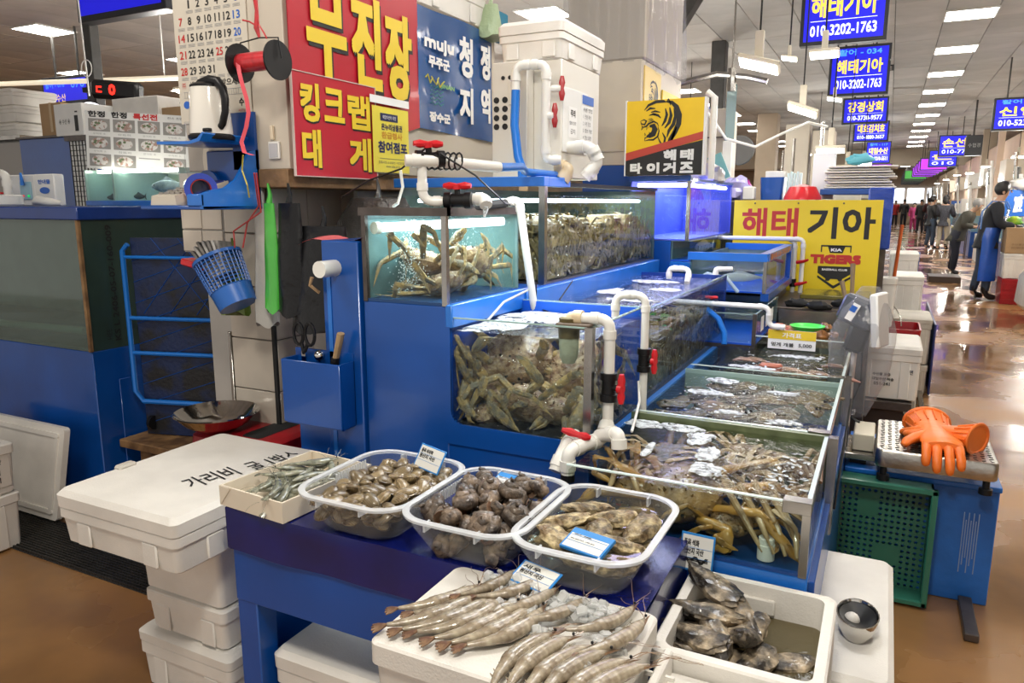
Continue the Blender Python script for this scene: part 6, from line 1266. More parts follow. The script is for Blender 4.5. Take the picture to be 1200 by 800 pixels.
for k in range(8):
    solo('brown_crab_limb', MB().tube([(-.33 + .022 * k, 2.06 - .03 * k * .3, .835 + .003 * (k % 2)), (-.26 + .022 * k, 1.99 - .02 * k * .3, .842), (-.18 + .012 * k, 1.91 - .02 * k * .4, .835)], [.008, .0105, .006], 8, flat=.7), mat('brown_leg', (.17, .09, .04), .35, var=.4, vs=30), 'long brown crab leg floating near the surface', 'crab leg', 'loose crab legs in the front sea tank')
for k in range(4): solo('pale_crab_limb', MB().tube([(-.30 + .035 * k, 1.72 + .01 * k, .845), (-.24 + .038 * k, 1.65, .80 - .008 * k), (-.19 + .024 * k, 1.625, .735)], [.008, .0075, .004], 8), PALE, 'pale crab leg resting against the front glass', 'crab leg', 'pale crab legs against the front glass')
m = MB(); m.lathe([(0, 0), (.019, 0), (.019, .035), (.017, .036), (.017, .05), (0, .05)], (-.185, 1.64, .714), 18); solo('air_stone', m, WHITE, 'white plastic cylinder on the front sea tank bottom', 'air stone')
# flatfish and others
FF = mat('flatfish_skin', (.20, .13, .065), .4, c2=(.06, .04, .022), vs=34, b=.4, bs=90, rnd=.2); FG = mat('grey_ray_skin', (.17, .13, .10), .4, c2=(.05, .045, .045), vs=60, b=.4, bs=90)
flats = [(s1, -.50, 1.93, .17, .13, .4, FG), (None, -.55, 2.30, .20, .13, .5, FG), (None, -.42, 2.38, .22, .14, 2.7, FF), (None, -.30, 2.26, .20, .11, .2, FF), (None, -.52, 2.55, .22, .13, 2.2, FG), (None, -.36, 2.58, .22, .12, .1, FF), (None, -.22, 2.66, .22, .10, 2.9, FF), (None, -.46, 2.74, .2, .11, .4, FF), (None, -.20, 2.74, .18, .09, .1, FF), (None, -.60, 2.42, .16, .10, 1.2, FG), (None, -.17, 2.56, .14, .06, 1.9, FF)]
flats += [(None, random.Random(k).uniform(-.6, -.16), 2.2 + .048 * k, .17, .10, k * 1.3, FF if k % 2 else FG) for k in range(13)]
fl_lab = ['round grey ray in the froth of the front sea tank', 'grey ray at the front left of the middle sea tank', 'big mottled flatfish at the middle of the flatfish tank', 'brown flatfish near the front divider of the middle tank', 'grey ray right under the blue rail', 'long brown flatfish across the middle tank centre', 'narrow flatfish over the blue floor at the right', 'flatfish at the back left of the middle tank', 'small flatfish in the right back of the middle tank', 'small grey ray at the left wall', 'thin eel like fish beside the right glass'] + [q + ' of the extra flatfish from the front, lying deeper in the middle tank' for q in 'first second third fourth fifth sixth seventh eighth ninth tenth eleventh twelfth thirteenth'.split()]
for (q, x, y, L, W, rz, m_), lab in zip(flats, fl_lab): flatfish('flatfish', lab, (x, y, (.826 if 'extra' not in lab else .808) + random.uniform(0, .014)), L, W, m_, rz, x * 9)
PK = mat('pink_flesh', (.50, .24, .18), .3, c2=(.30, .14, .09), vs=30, rnd=.3, coat=.6)
for k in range(9):
    x = -.55 + .05 * k + random.uniform(-.015, .015); y = random.uniform(2.98, 3.3); z = .838
    solo('squid', MB().tube([(x, y, z), (x + .03, y + .01, z + .008), (x + .07, y + .02, z + .004), (x + .10, y + .015, z - .002)], [.006, .018, .015, .004], 9, flat=.55), PK, 'pinkish squid near the surface of the third sea tank', 'squid', 'squids in the third sea tank')
solo('red_brick_fish', MB().box(-.42, -.33, 3.05, 3.09, .83, .866, .008), mat('brick_red', (.42, .12, .07), .4, var=.2), 'reddish brown block of seafood in the third sea tank', 'seafood')
# side frame against the aisle
t = thing('stall_side_frame', 'dark blue side board running along the sea tanks at the aisle', 'board', (-.07, 2.6, 0)); MB().box(-.094, -.078, 1.62, 3.42, .0, .69, .002).build('board', BLUE, t)
for y in (2.1, 2.9): MB().box(-.096, -.072, y, y + .03, .60, .875).build('upright', STEEL, t)
solo('black_cable', MB().tube([(-.075, 2.3, .60), (-.068, 2.5, .74), (-.066, 2.8, .82), (-.07, 3.1, .70)], .004, 5), BLK, 'black cable along the aisle side of the sea tanks', 'cable')
# ---- farther tanks F, E, G and the yellow price card
tF = tank('small_rear_tank', 'small glass tank below the white pipe, left of the price card', -.86, -.50, 3.46, 4.2, .86, 1.0, .975, bm=TEAL, post=DSTEEL, left=True)
for k in range(3):
    m = MB(); rect(m, frx(-.499, 3.62 + .16 * k, .90), 0, .09, 0, .07, 0); o = m.build('taped_label', WHT, tF)
MB().box(-.86, -.5, 3.46, 4.2, 0, .86).build('stand', DSTEEL, tF)
tE = tank('blue_framed_tank', 'blue framed glass tank before the yellow sign', -.93, -.54, 3.98, 5.0, 1.04, 1.215, 1.15, bm=TEAL, post=STEEL)
m = MB(); m.box(-.94, -.535, 3.96, 4.0, 1.205, 1.245).box(-.575, -.53, 4.0, 5.02, 1.205, 1.245).box(-.94, -.53, 4.99, 5.03, 1.205, 1.245); m.build('top_frame', BLUEL, tE)
MB().box(-.55, -.525, 4.93, 5.02, 1.0, 1.22).box(-.56, -.52, 3.98, 5.02, 1.0, 1.04).build('end_frame', BLUE, tE)
m = MB(); text(m, '활어회 모둠 회덮밥 물회', frx(-.529, 4.05, 1.21), 0, .85, 0, .03, .001, .001); m.build('orange_lettering', mat('orange_print', (.6, .2, .02), .5), tE, 0); MB().box(-.93, -.55, 4.3, 5.0, 0, 1.0).build('stand', DSTEEL, tE)
for k in range(2): fish('live_fish', ['grey fish in the blue framed tank', 'pale fish near the floor of the blue framed tank'][k], (-.70 - .1 * k, 4.2 + .3 * k, 1.10), .22, .06, mat('dark_fish') if k else mat('white_fish'), .3)
t = thing('sea_squirt_tank', 'low tank of red sea squirts with yellow price card', 'fish tank', (-.33, 3.9, 0))
MB().box(-.495, -.13, 3.46, 4.25, .72, .80).build('tank_floor', mat('dark_floor', (.05, .05, .045), .5, var=.4, vs=10), t); MB().box(-.495, -.13, 3.46, 3.468, .80, .905).build('front_pane', GLASS, t); MB().box(-.138, -.13, 3.47, 4.25, .80, .90).build('side_pane', GLASS, t)
MB().box(-.497, -.128, 3.458, 3.47, .905, .909).build('glass_rim', mat('pale_glass_edge'), t); MB().box(-.49, -.14, 3.47, 4.24, .80, .872).build('water', SEAW, t); MB().box(-.497, -.128, 4.24, 4.26, .72, .93).build('back_rail', STEEL, t); MB().box(-.48, -.14, 3.5, 4.2, 0, .72).build('stand', DSTEEL, t)
SQ = mat('sea_squirt_red', (.50, .07, .04), .35, c2=(.55, .30, .18), vs=40, b=.8, bs=60, coat=.5); r5 = random.Random(8)
for k in range(26):
    x, y = (r5.uniform(-.46, -.34), r5.uniform(3.72, 3.95)) if k < 16 else (r5.uniform(-.3, -.16), r5.uniform(3.7, 4.1))
    solo('sea_squirt', MB().ball((x, y, .868 + r5.uniform(0, .02)), r5.uniform(.016, .026), 9, 7, lump(0, k, .6, 2.5), (1.3, 1, .9)), SQ if k < 16 else mat('orange_brown', (.40, .17, .04), .4, c2=(.15, .06, .02), vs=40, coat=.4), 'red knobbly sea squirt in the low tank' if k < 16 else 'orange brown sea squirt in the low tank', 'sea squirt', 'red sea squirts' if k < 16 else 'orange sea squirts')
MB_ = MB(); MB_.lathe([(0, 0), (.065, 0), (.082, .02), (.078, .021), (.06, .006), (0, .006)], (-.31, 3.82, .895), 26)
solo('green_dish', MB_, mat('lime_plastic', (.08, .75, .10), .35), 'bright green plastic dish on the sea squirt tank', 'dish')
t = sign('price_card', 'yellow and white price card on the sea squirt tank glass', 'sign', fry(-.44, 3.44, .86), .20, .085, WHT, .004); fr = fry(-.44, 3.439, .86)
m = MB(); rect(m, fr, 0, .20, .045, .085, .0); m.build('yellow_half', YEL, t); letters(t, fr, WHT, [('가격표', .06, .14, .052, .075, dict(lift=.002, bold=.0006))], 'heading'); letters(t, fr, BLACKT, [('멍게 개불', .015, .11, .012, .03, dict(lift=.002, bold=.0004)), ('5,000', .13, .185, .012, .03, dict(lift=.002, bold=.0004))])
t = pipething('white pipe with small red tap running right over the small tank', [(-.86, 3.45, 1.045), (-.44, 3.43, 1.045), (-.44, 3.43, .96), (-.37, 3.43, .96)], .012, PVC, [((-.70, 3.45, 1.045), (1, 0, 0), (0, -.1, 1), .8)])
solo('blue_hose', MB().tube([(-.72, 3.44, 1.02), (-.66, 3.42, .98), (-.625, 3.4, .92), (-.62, 3.38, .87)], .013, 9), HOSE, 'blue hose bending into the third sea tank', 'hose')
solo('clear_hose', MB().tube([(-.9, 3.9, 1.08), (-.82, 3.9, 1.14), (-.72, 3.9, 1.12), (-.66, 3.9, 1.05)], .01, 8), mat('clear_hose', (.4, .5, .55), .2), 'clear curved hose inside the tank before the sign', 'hose')
t = pipething('white pipe frame standing left of the yellow sign emblem', [(-1.0, 5.06, 1.275), (-.47, 5.06, 1.275), (-.47, 5.06, .93)], .014, PVC)
m = MB(); pipe(m, [(-.56, 5.08, 1.275), (-.52, 5.08, 1.25), (-.52, 5.08, .93)], .014); m.build('second_pipe', PVC, t)
for z in (1.13, .99): MB().tube([(-.50, 5.03, z), (-.46, 5.02, z + .008), (-.43, 5.01, z + .02)], [.012, .010, .007], 8).build('valve_handle', REDP, t)
MB().tube([(-.52, 5.08, .97), (-.52, 5.08, 1.02)], .02, 10).build('valve_body', BLK, t)
solo('glass_shelf', MB().box(-.95, -.03, 4.3, 5.15, .90, .935, .003), DSTEEL, 'dark wet shelf in front of the yellow sign', 'shelf'); solo('shelf_stand', MB().box(-.48, -.04, 4.32, 5.1, 0, .9), DSTEEL, 'dark stand under the wet shelf before the yellow sign', 'stand')
solo('olive_trough', MB().box(-.44, -.06, 4.75, 5.1, .935, .96, .003), mat('olive_water', (.18, .15, .02), .15, var=.3, vs=8), 'shallow olive yellow tray just below the yellow sign', 'tray')
for k, (x, y, a) in enumerate([(-.30, 4.3, .2), (-.18, 4.45, -.3), (-.42, 4.35, .7)]): solo('black_clam_bag', MB().ball((x, y, .955), .035, 10, 7, lump(0, k, .5, 3), (1.8, 1, .7)), BLKM, ['black wrapped bundle near the pipe end', 'black bundle at the right of the wet shelf', 'black lump at the left of the wet shelf'][k], 'bundle')
for k, (p0, p1) in enumerate([((-.155, 4.35, .93), (-.20, 4.42, 1.08)), ((-.14, 4.4, .94), (-.155, 4.5, 1.17))]): solo('wooden_handle', MB().tube([p0, V(p0).lerp(V(p1), .8), p1], [.010, .012, .014], 8), mat('handle_wood', (.22, .15, .07), .6), ['shorter wooden tool handle before the yellow sign', 'longer wooden tool handle before the yellow sign'][k], 'tool handle')  # plain wooden tool handles without a head
# yellow sign
fr = fry(-.935, 5.2, .90)
t = sign('yellow_stall_sign', 'big yellow stall sign with red and black lettering and team emblem', 'sign', fr, .90, .62, mat('sign_lemon', (.88, .66, .02), .35), .02)
letters(t, fr, mat('sign_red', (.55, .03, .02), .4), [('해', .055, .215, .38, .57, dict(bold=.005)), ('태', .245, .41, .38, .57, dict(bold=.005))]); letters(t, fr, BLACKT, [('기', .47, .645, .375, .575, dict(bold=.006)), ('아', .675, .865, .375, .575, dict(bold=.006))], 'black_lettering')
O_, R_, U_ = fr; N_ = R_.cross(U_); L1 = (O_ + N_ * .001, R_, U_)
m = MB(); m.prism([(.56, .335), (.74, .335), (.74, .29), (.733, .29), (.733, .325), (.567, .325), (.567, .29), (.56, .29)], L1, .0006); m.prism([(.60, .33), (.705, .33), (.69, .285), (.615, .285)], L1, .0006)
m.prism([(.55, .20), (.75, .20), (.75, .155), (.70, .12), (.70, .105), (.68, .105), (.67, .118), (.63, .118), (.62, .105), (.60, .105), (.60, .12), (.55, .155)], L1, .0006)
m.prism([(.55, .14), (.65, .075), (.75, .14), (.75, .125), (.65, .055), (.55, .125)], L1, .0006); m.build('shield_emblem', BLACKT, t)
letters(t, fr, WHT, [('KIA', .62, .685, .295, .315, dict(bold=.0015, lift=.003)), ('BASEBALL CLUB', .575, .725, .172, .185, dict(bold=.0008, lift=.003))], 'white_lettering')
letters(t, fr, mat('sign_red'), [('TIGERS', .50, .80, .215, .275, dict(bold=.006, lift=.003))], 'team_name')
for k in range(3): MB().ball((-.80 + .27 * k, 5.19, 1.50), .006, 6, 4).build('bolt', DSTEEL, t)
# ================================================================== right foreground: scale cabinet, scale, gloves, crate
t = thing('scale_cabinet', 'scratched blue cabinet carrying the platform scale', 'cabinet', (.17, 3.35, 0)); BLW = mat('worn_blue', (.02, .16, .58), .4, c2=(.01, .08, .30), vs=4, b=.2, bs=30, lo=.3)
MB().box(-.07, .45, 3.10, 3.60, 0, .455, .004).build('body', BLW, t); MB().box(-.075, .455, 3.09, 3.61, .455, .475, .003).build('top', BLUEL, t)
for k in range(7): MB().box(.345 + .008 * k, .348 + .008 * k, 3.097, 3.1, .12 + .03 * (k % 3), .36 - .03 * (k % 2)).build('scratch', mat('scratch', (.25, .35, .55), .5), t)
STN = mat('brushed_steel', (.56, .53, .48), .28, 1, var=.25, vs=14, b=.15, bs=80)
t = thing('platform_scale', 'steel platform scale with perforated plate under orange gloves', 'scale', (.22, 3.2, .475))
m = MB(); m.loft([rr(.225, 3.20, .39, .44, .025, .53), rr(.225, 3.20, .395, .445, .025, .535), rr(.225, 3.20, .395, .445, .025, .590), rr(.225, 3.20, .385, .435, .022, .597)]); m.build('platform', STN, t)
m = MB()
for i in range(15):
    for j in range(16):
        x = .05 + .025 * i; y = 3.0 + .027 * j; s = 1 if (i + j) % 2 else -1; m.prism([(-.008, -.002 * s), (0, -.004), (.008, -.002 * s), (.008, .002), (0, .004), (-.008, .002)], (V((x, y, .597)), V((.8, .6 * s, 0)), V((-.6 * s, .8, 0))), .0012)
tag(m.build('slots', BLKM, t), kind='stuff')
for x in (.06, .39):
    for y in (3.0, 3.38): MB().lathe([(0, 0), (.022, 0), (.022, .02), (.012, .022), (.012, .055), (0, .055)], (x, y, .476), 14).build('foot', BLK, t)
t = thing('scale_head_box', 'cream junction box beside the scale platform', 'box', (-.02, 3.25, .475)); MB().box(-.055, .022, 3.14, 3.34, .53, .60, .004).build('body', mat('cream_box', (.68, .62, .48), .5), t); MB().box(-.10, .03, 3.10, 3.36, .505, .53, .002).build('base_plate', STEEL, t); MB().box(-.06, .0, 3.15, 3.3, .476, .505).build('spacer', BLKM, t)
t = thing('scale_display', 'scale display on a pole wrapped in a clear plastic bag', 'scale display', (-.08, 3.22, .475))
MB().tube([(-.085, 3.22, .53), (-.078, 3.22, .95)], .010, 8).build('pole', mat('pole_cream', (.65, .6, .55), .4), t); MB().tube([(-.09, 3.22, .48), (-.09, 3.22, .62)], .016, 10).build('pole_foot', STEEL, t)
m = MB(); m.M = T_((-.062, 3.20, .99)) @ Rm(.25, 4, 'Y'); m.box(-.045, .03, -.03, .05, -.075, .05, .012); m.build('bracket', BLK, t)
m = MB(); m.M = T_((-.050, 3.20, 1.07)) @ Rm(.35, 4, 'Y') @ Rm(-.4, 4, 'Z'); m.box(-.09, .05, -.05, .05, -.055, .055, .012); m.build('head', mat('head_dark', (.05, .055, .07), .4), t)
m = MB(); m.M = T_((.0, 3.17, 1.06)) @ Rm(-.10, 4, 'Y') @ Rm(-.4, 4, 'Z'); m.box(-.014, .016, -.05, .05, -.11, .10, .006); m.build('face_frame', WHITE, t)
m = MB(); m.M = T_((-.095, 3.135, 1.085)) @ Rm(.45, 4, 'Y') @ Rm(0, 4, 'Z'); m.box(-.014, .014, -.002, .002, -.035, .035); m.build('sticker', WHT, t); m = MB(); m.M = T_((-.093, 3.131, 1.098)) @ Rm(.45, 4, 'Y'); m.box(-.011, .011, -.001, .001, -.012, .012); m.build('sticker_print', BLUT, t)
MB().tube([(-.05, 3.19, .92), (-.045, 3.18, .80), (-.075, 3.19, .70)], .003, 5).build('wire', BLK, t)
rg = []
for k in range(13):
    f = k / 12; z = .66 + .52 * f; w_ = .022 + .095 * math.sin(pi * min(1, f * .75 + .12)) * (1 if f < .85 else (1 - (f - .85) * 4.6)); cx = -.075 + .035 * f
    rg.append([(cx + w_ * math.cos(a) * (1 + .16 * noise.noise(V((math.cos(a) * 3, math.sin(a) * 3, f * 4)))), 3.20 + w_ * .75 * math.sin(a) * (1 + .3 * noise.noise(V((math.cos(a) * 3, f * 4, 3)))), z) for a in [2 * pi * q / 22 for q in range(22)]])
MB().loft(rg, False, True).build('plastic_bag', FILM, t); MB().tube([(-.082, 3.20, .665), (-.08, 3.2, .68)], .026, 12).build('gathered_neck', FILM, t); MB().tube([(-.07, 3.16, .66), (-.05, 3.15, .65), (-.035, 3.15, .645)], .005, 5).build('tie', BLK, t)
# gloves
ORG = mat('orange_rubber', (.90, .19, .02), .38, var=.12, vs=12, b=.15, bs=40)
def glove(name, label, M_, curl, spread=1.0, mirror=1):
    t = thing(name, label, 'glove', (0, 0, 0)); s = mirror
    rg = []      # palm + wrist as one closed sleeve; local +y is towards the fingers, +z the back of the hand
    for (y, w_, h, zc) in ((-.20, .052, .040, .01), (-.195, .054, .043, .01), (-.17, .049, .036, .01), (-.12, .043, .030, .006), (-.08, .036, .026, .004), (-.04, .038, .022, .002), (0, .046, .020, 0), (.03, .048, .018, -.001), (.048, .044, .015, -.003), (.056, .036, .010, -.004)):
        rg.append([(w_ * math.cos(a), y, zc + h * math.sin(a)) for a in [2 * pi * q / 20 for q in range(20)]])
    MB().loft(rg).build('hand', ORG, t)
    m = MB(); m.tube([(.055 * math.cos(a), -.20, .01 + .044 * math.sin(a)) for a in [2 * pi * q / 24 for q in range(25)]], .006, 8)
    for k in range(14): a = 2 * pi * k / 14; m.tube([(.0535 * math.cos(a), -.19, .01 + .043 * math.sin(a)), (.044 * math.cos(a), -.12, .006 + .031 * math.sin(a))], .0028, 5)
    m.build('ribbed_cuff', ORG, t)
    for i, (x, L) in enumerate(((-.034, .062), (-.012, .074), (.012, .072), (.033, .058))):
        p = [V((s * x, .035, -.003))]; a = .15; d = V((s * x * 4 * spread, 1, 0)).normalized()
        for sgm in (.3, .38, .32): a += curl; p.append(p[-1] + V((d.x * math.cos(a), d.y * math.cos(a), -math.sin(a))) * L * sgm * 1.25)
        m = MB(); m.tube([p[0], p[0].lerp(p[1], .6), p[1], p[1].lerp(p[2], .5), p[2], p[2].lerp(p[3], .6), p[3], p[3] + (p[3] - p[2]) * .18], [.0125, .0122, .0118, .0112, .0112, .0105, .0085, .003], 10); m.build('finger', ORG, t)
    m = MB(); m.tube([(s * .030, -.035, 0), (s * .055, -.01, -.004), (s * .074, .018, -.008), (s * .084, .045, -.012), (s * .086, .052, -.013)], [.017, .0155, .013, .010, .003], 10); m.build('thumb', ORG, t)
    t.matrix_world = M_; return t
glove('rubber_glove', 'orange rubber glove with fingers hanging over the scale front', T_((.235, 3.055, .640)) @ Rm(.12, 4, 'Z') @ Rm(-.08, 4, 'X') @ Rm(pi, 4, 'Z') @ Matrix.Diagonal((1.45, 1.3, 1.3, 1)), .40, 1.0, 1)
glove('rubber_glove', 'orange rubber glove lying behind with its ribbed cuff to the right', T_((.215, 3.19, .635)) @ Rm(1.0, 4, 'Z') @ Rm(.1, 4, 'Y') @ Matrix.Diagonal((1.3, .85, 1.25, 1)), .05, .4, -1)
# green crate on its side
GRN = mat('green_crate_plastic', (.03, .18, .12), .35, var=.2, vs=6, coat=.2)
t = thing('green_crate', 'dark green perforated crate standing on its side', 'crate', (.05, 3.0, 0)); X0, X1, Z0, Z1, Y0 = -.16, .245, .012, .475, 2.965
m = MB()
for a in ((X0, X1, Z1 - .022, Z1), (X0, X1, Z0, Z0 + .022), (X0, X0 + .022, Z0, Z1), (X1 - .022, X1, Z0, Z1)): m.box(a[0], a[1], Y0 - .012, Y0 + .012, a[2], a[3], .004)
m.build('rim', GRN, t)
for nm, a in (('side_wall', (X0 + .012, X1 - .012, Z1 - .02, Z1 - .012)), ('side_wall', (X0 + .012, X1 - .012, Z0 + .01, Z0 + .018)), ('side_wall', (X0 + .012, X0 + .02, Z0 + .01, Z1 - .012)), ('side_wall', (X1 - .02, X1 - .012, Z0 + .01, Z1 - .012))): MB().box(a[0], a[1], Y0 + .01, Y0 + .10, a[2], a[3]).build(nm, GRN, t)
m = MB(); nx, nz = 17, 19; cw, chh = (X1 - X0 - .034) / nx, (Z1 - Z0 - .03) / nz
for i in range(nx):
    for j in range(nz):
        cx = X0 + .017 + (i + .5) * cw; cz = Z0 + .015 + (j + .5) * chh; hole = not (6 <= i <= 8 and 12 <= j <= 15) and not (9 <= i <= 12 and 4 <= j <= 6)
        sq = [(cx + cw / 2 * p, cz + chh / 2 * q) for p, q in ((-1, -1), (0, -1), (1, -1), (1, 0), (1, 1), (0, 1), (-1, 1), (-1, 0))]
        if not hole: m.add([(a, Y0 + .095, b) for a, b in sq], [tuple(range(8))]); continue
        r = min(cw, chh) * .30; ho = [(cx + r * math.cos(a), cz + r * math.sin(a)) for a in [math.radians(225 + 45 * q) for q in range(8)]]
        m.add([(a, Y0 + .095, b) for a, b in sq] + [(a, Y0 + .095, b) for a, b in ho] + [(a, Y0 + .102, b) for a, b in ho], [f for q in range(8) for f in ((q, (q + 1) % 8, (q + 1) % 8 + 8, q + 8), (q + 8, (q + 1) % 8 + 8, (q + 1) % 8 + 16, q + 16))])
m.build('perforated_bottom', GRN, t, 0)
# ================================================================== screens over the aisle
XL = -.89
big = [('해태기아', .10, .63, .235, .425, dict(bold=.006))]
def scr(label, y, name_, num, z=2.92, x=XL, W=.74, H=.53, m=None, top=None):
    t = screen(label, x, x + W, y, z, z + H, [(name_, W * .12, W * .88, H * .44, H * (.84 if not top else .72), dict(bold=.005))] if name_ else [], [(num, W * .12, W * .88, H * .14, H * .32, dict(bold=.0025))] if num else None, m=m)
    if top: letters(t, fry(x, y - .0045, z), LEDC, [(top, W * .15, W * .85, H * .80, H * .93, dict(bold=.002))], 'stall_number')
    return t
scr('nearest blue screen with yellow stall name cut by the top edge', 7.8, '해태기아', '010-3202-1763', 2.95)
scr('second blue screen with the same yellow stall name', 11, '해태기아', '010-3202-1763', 2.88, -.86, .72, .62, top='활어 - 034')
scr('third blue screen with yellow lettering in the left row', 14.5, '강경상회', '010-3730-9577', 2.84, -.87, .72, .44)
scr('fourth blue screen partly hidden in the left row', 19, '대호김치호', '010-4880-3657', 2.86, -.88, .73, .45)
scr('fifth small blue screen with white lettering', 27, '대일수산', '010-2210-5511', 2.75, -.83, .72, .68, top='활어 - 117')
PURL = mat('led_purple', (.35, .02, .75), .4, e=1.4); GRNL = mat('led_green', (.05, .30, .05), .4, e=.8)
scr('violet screen low in the far left row', 36, '', '', 2.55, -.85, .8, .6, PURL)
scr('blue screen at the right edge with white yellow lettering', 16, '신안', '010-5234-8', 2.76, 1.5, .78, .56, top='활어 - 0')
scr('far blue screen above the apron man', 26, '손선', '010-77', 2.86, 1.15, .80, .62); scr('far blue screen peeking behind its neighbour', 31, '손', '010', 2.76, 1.1, .9, .6)
for k in range(5): scr(['nearest violet screen in the right far row', 'second violet screen in the right far row', 'third violet screen in the right far row', 'fourth violet screen in the right far row', 'fifth violet screen in the right far row'][k], 35 + 2.2 * k, '', '', 2.8, .95 - .02 * k, 1.0, .5, PURL)
for k in range(7): scr(['nearest green edged screen far down the aisle', 'second green edged screen far down the aisle', 'third green edged screen far down the aisle', 'fourth green edged screen far down the aisle', 'fifth green edged screen far down the aisle', 'sixth green edged screen far down the aisle', 'farthest green edged screen down the aisle'][k], 46 + 2.2 * k, '', '', 2.75, .55, 1.1, .5, GRNL)
t = thing('black_speaker_box', 'black box with round emblem hanging above the apron man', 'box', (1.72, 22, 2.66)); MB().box(1.56, 1.92, 22, 22.25, 2.66, 3.15, .01).build('casing', CASE, t); MB().box(1.7, 1.74, 22.1, 22.14, 3.15, 4).build('pole', POSTM, t); letters(t, fry(1.56, 21.99, 2.66), GRY, [('수협경', .05, .31, .2, .3)])
# ================================================================== hanging work lamps
LSH = mat('lamp_housing', (.62, .56, .44), .5); LGL = mat('lamp_glow', (1, .98, .92), .4, e=6)
def worklamp(label, x, y, z, s=1.0, rot=.25, power=10, col=(1, .97, .9)):
    t = thing('work_lamp', label, 'lamp', (x, y, z)); q = Matrix.Translation((x, y, z)) @ Matrix.Rotation(rot, 4, 'Y') @ Matrix.Rotation(-.25, 4, 'X')
    m = MB(); m.M = q; m.box(-.15 * s, .15 * s, -.09 * s, .09 * s, .0, .035 * s, .008); m.build('housing', LSH, t)
    m = MB(); m.M = q; m.box(-.138 * s, .138 * s, -.08 * s, .08 * s, -.006, .001); m.build('lens', LGL, t)
    MB().box(x - .03 * s, x + .03 * s, y - .02, y + .02, z + .03 * s, z + .24 * s, .004).build('bracket', LSH, t)
    MB().tube([(x, y, z + .2 * s), (x, y, 4.0)], .007, 6).build('cord', BLK, t)
    l = bpy.data.lights.new('work_lamp_light', 'POINT'); l.energy = power * .9; l.shadow_soft_size = .12; l.color = col
    o = bpy.data.objects.new('work_lamp_light', l); COL.objects.link(o); o.parent = t; o.location = (0, -.02, -.36); return t
worklamp('large square work lamp on a black cord, left of the nearest screen', -.88, 5.5, 2.42, .95, .28, 10)
worklamp('small square lamp just left of the nearest screen', -.87, 7.0, 2.71, .45, .2, 7); worklamp('tilted work lamp below and right of the large one', -.79, 7.5, 2.33, .95, .35, 7)
worklamp('low wide lamp above the yellow sign clutter', -.56, 8.0, 2.0, .9, 0, 5); worklamp('white lamp in front of the nearest screen', -.56, 6.6, 2.65, .75, 0, 8)
worklamp('bright small bulb lamp before the second screen', -.60, 8.6, 2.55, .5, .2, 6); worklamp('lamp low behind the stacked sheets', -.55, 11, 1.95, .9, 0, 7); worklamp('lamp under the fifth screen', -.42, 13, 2.1, .8, 0, 14)
for k, (x, y, z) in enumerate([(-2.6, 9, 2.6), (-4.6, 6.5, 2.7), (-7, 6, 2.7), (-3.4, 14, 2.6), (-6, 12, 2.7), (-1.6, 19, 2.6), (-1.2, 26, 2.6), (-1.2, 34, 2.6), (-9, 10, 2.8)]):
    worklamp(['lamp over the stalls behind the tall cabinets', 'lamp above the stacked boxes behind the menu board', 'lamp hanging at far left behind the boxes', 'lamp farther back left of the dark posts', 'lamp deep in the left stalls', 'lamp above the left stalls near the fourth screen', 'lamp above the left stalls near the fifth screen', 'lamp above the far left stalls', 'farthest left lamp over the stalls'][k], x, y, z, 1, 0, 130)
for k, (x, y, z) in enumerate([(2.3, 14.5, 2.3), (2.2, 18, 2.4), (2.1, 22.5, 2.4), (2.1, 27, 2.4), (2.1, 32, 2.5), (2.1, 38, 2.5), (2.1, 45, 2.5)]):
    worklamp(['lamp over the stall beside the apron man', 'lamp behind the apron man', 'second lamp behind the apron man', 'lamp above the distant shoppers', 'lamp right of the distant shoppers', 'lamp deep in the right row', 'farthest lamp of the right row'][k], x, y, z, .8, 0, 70)
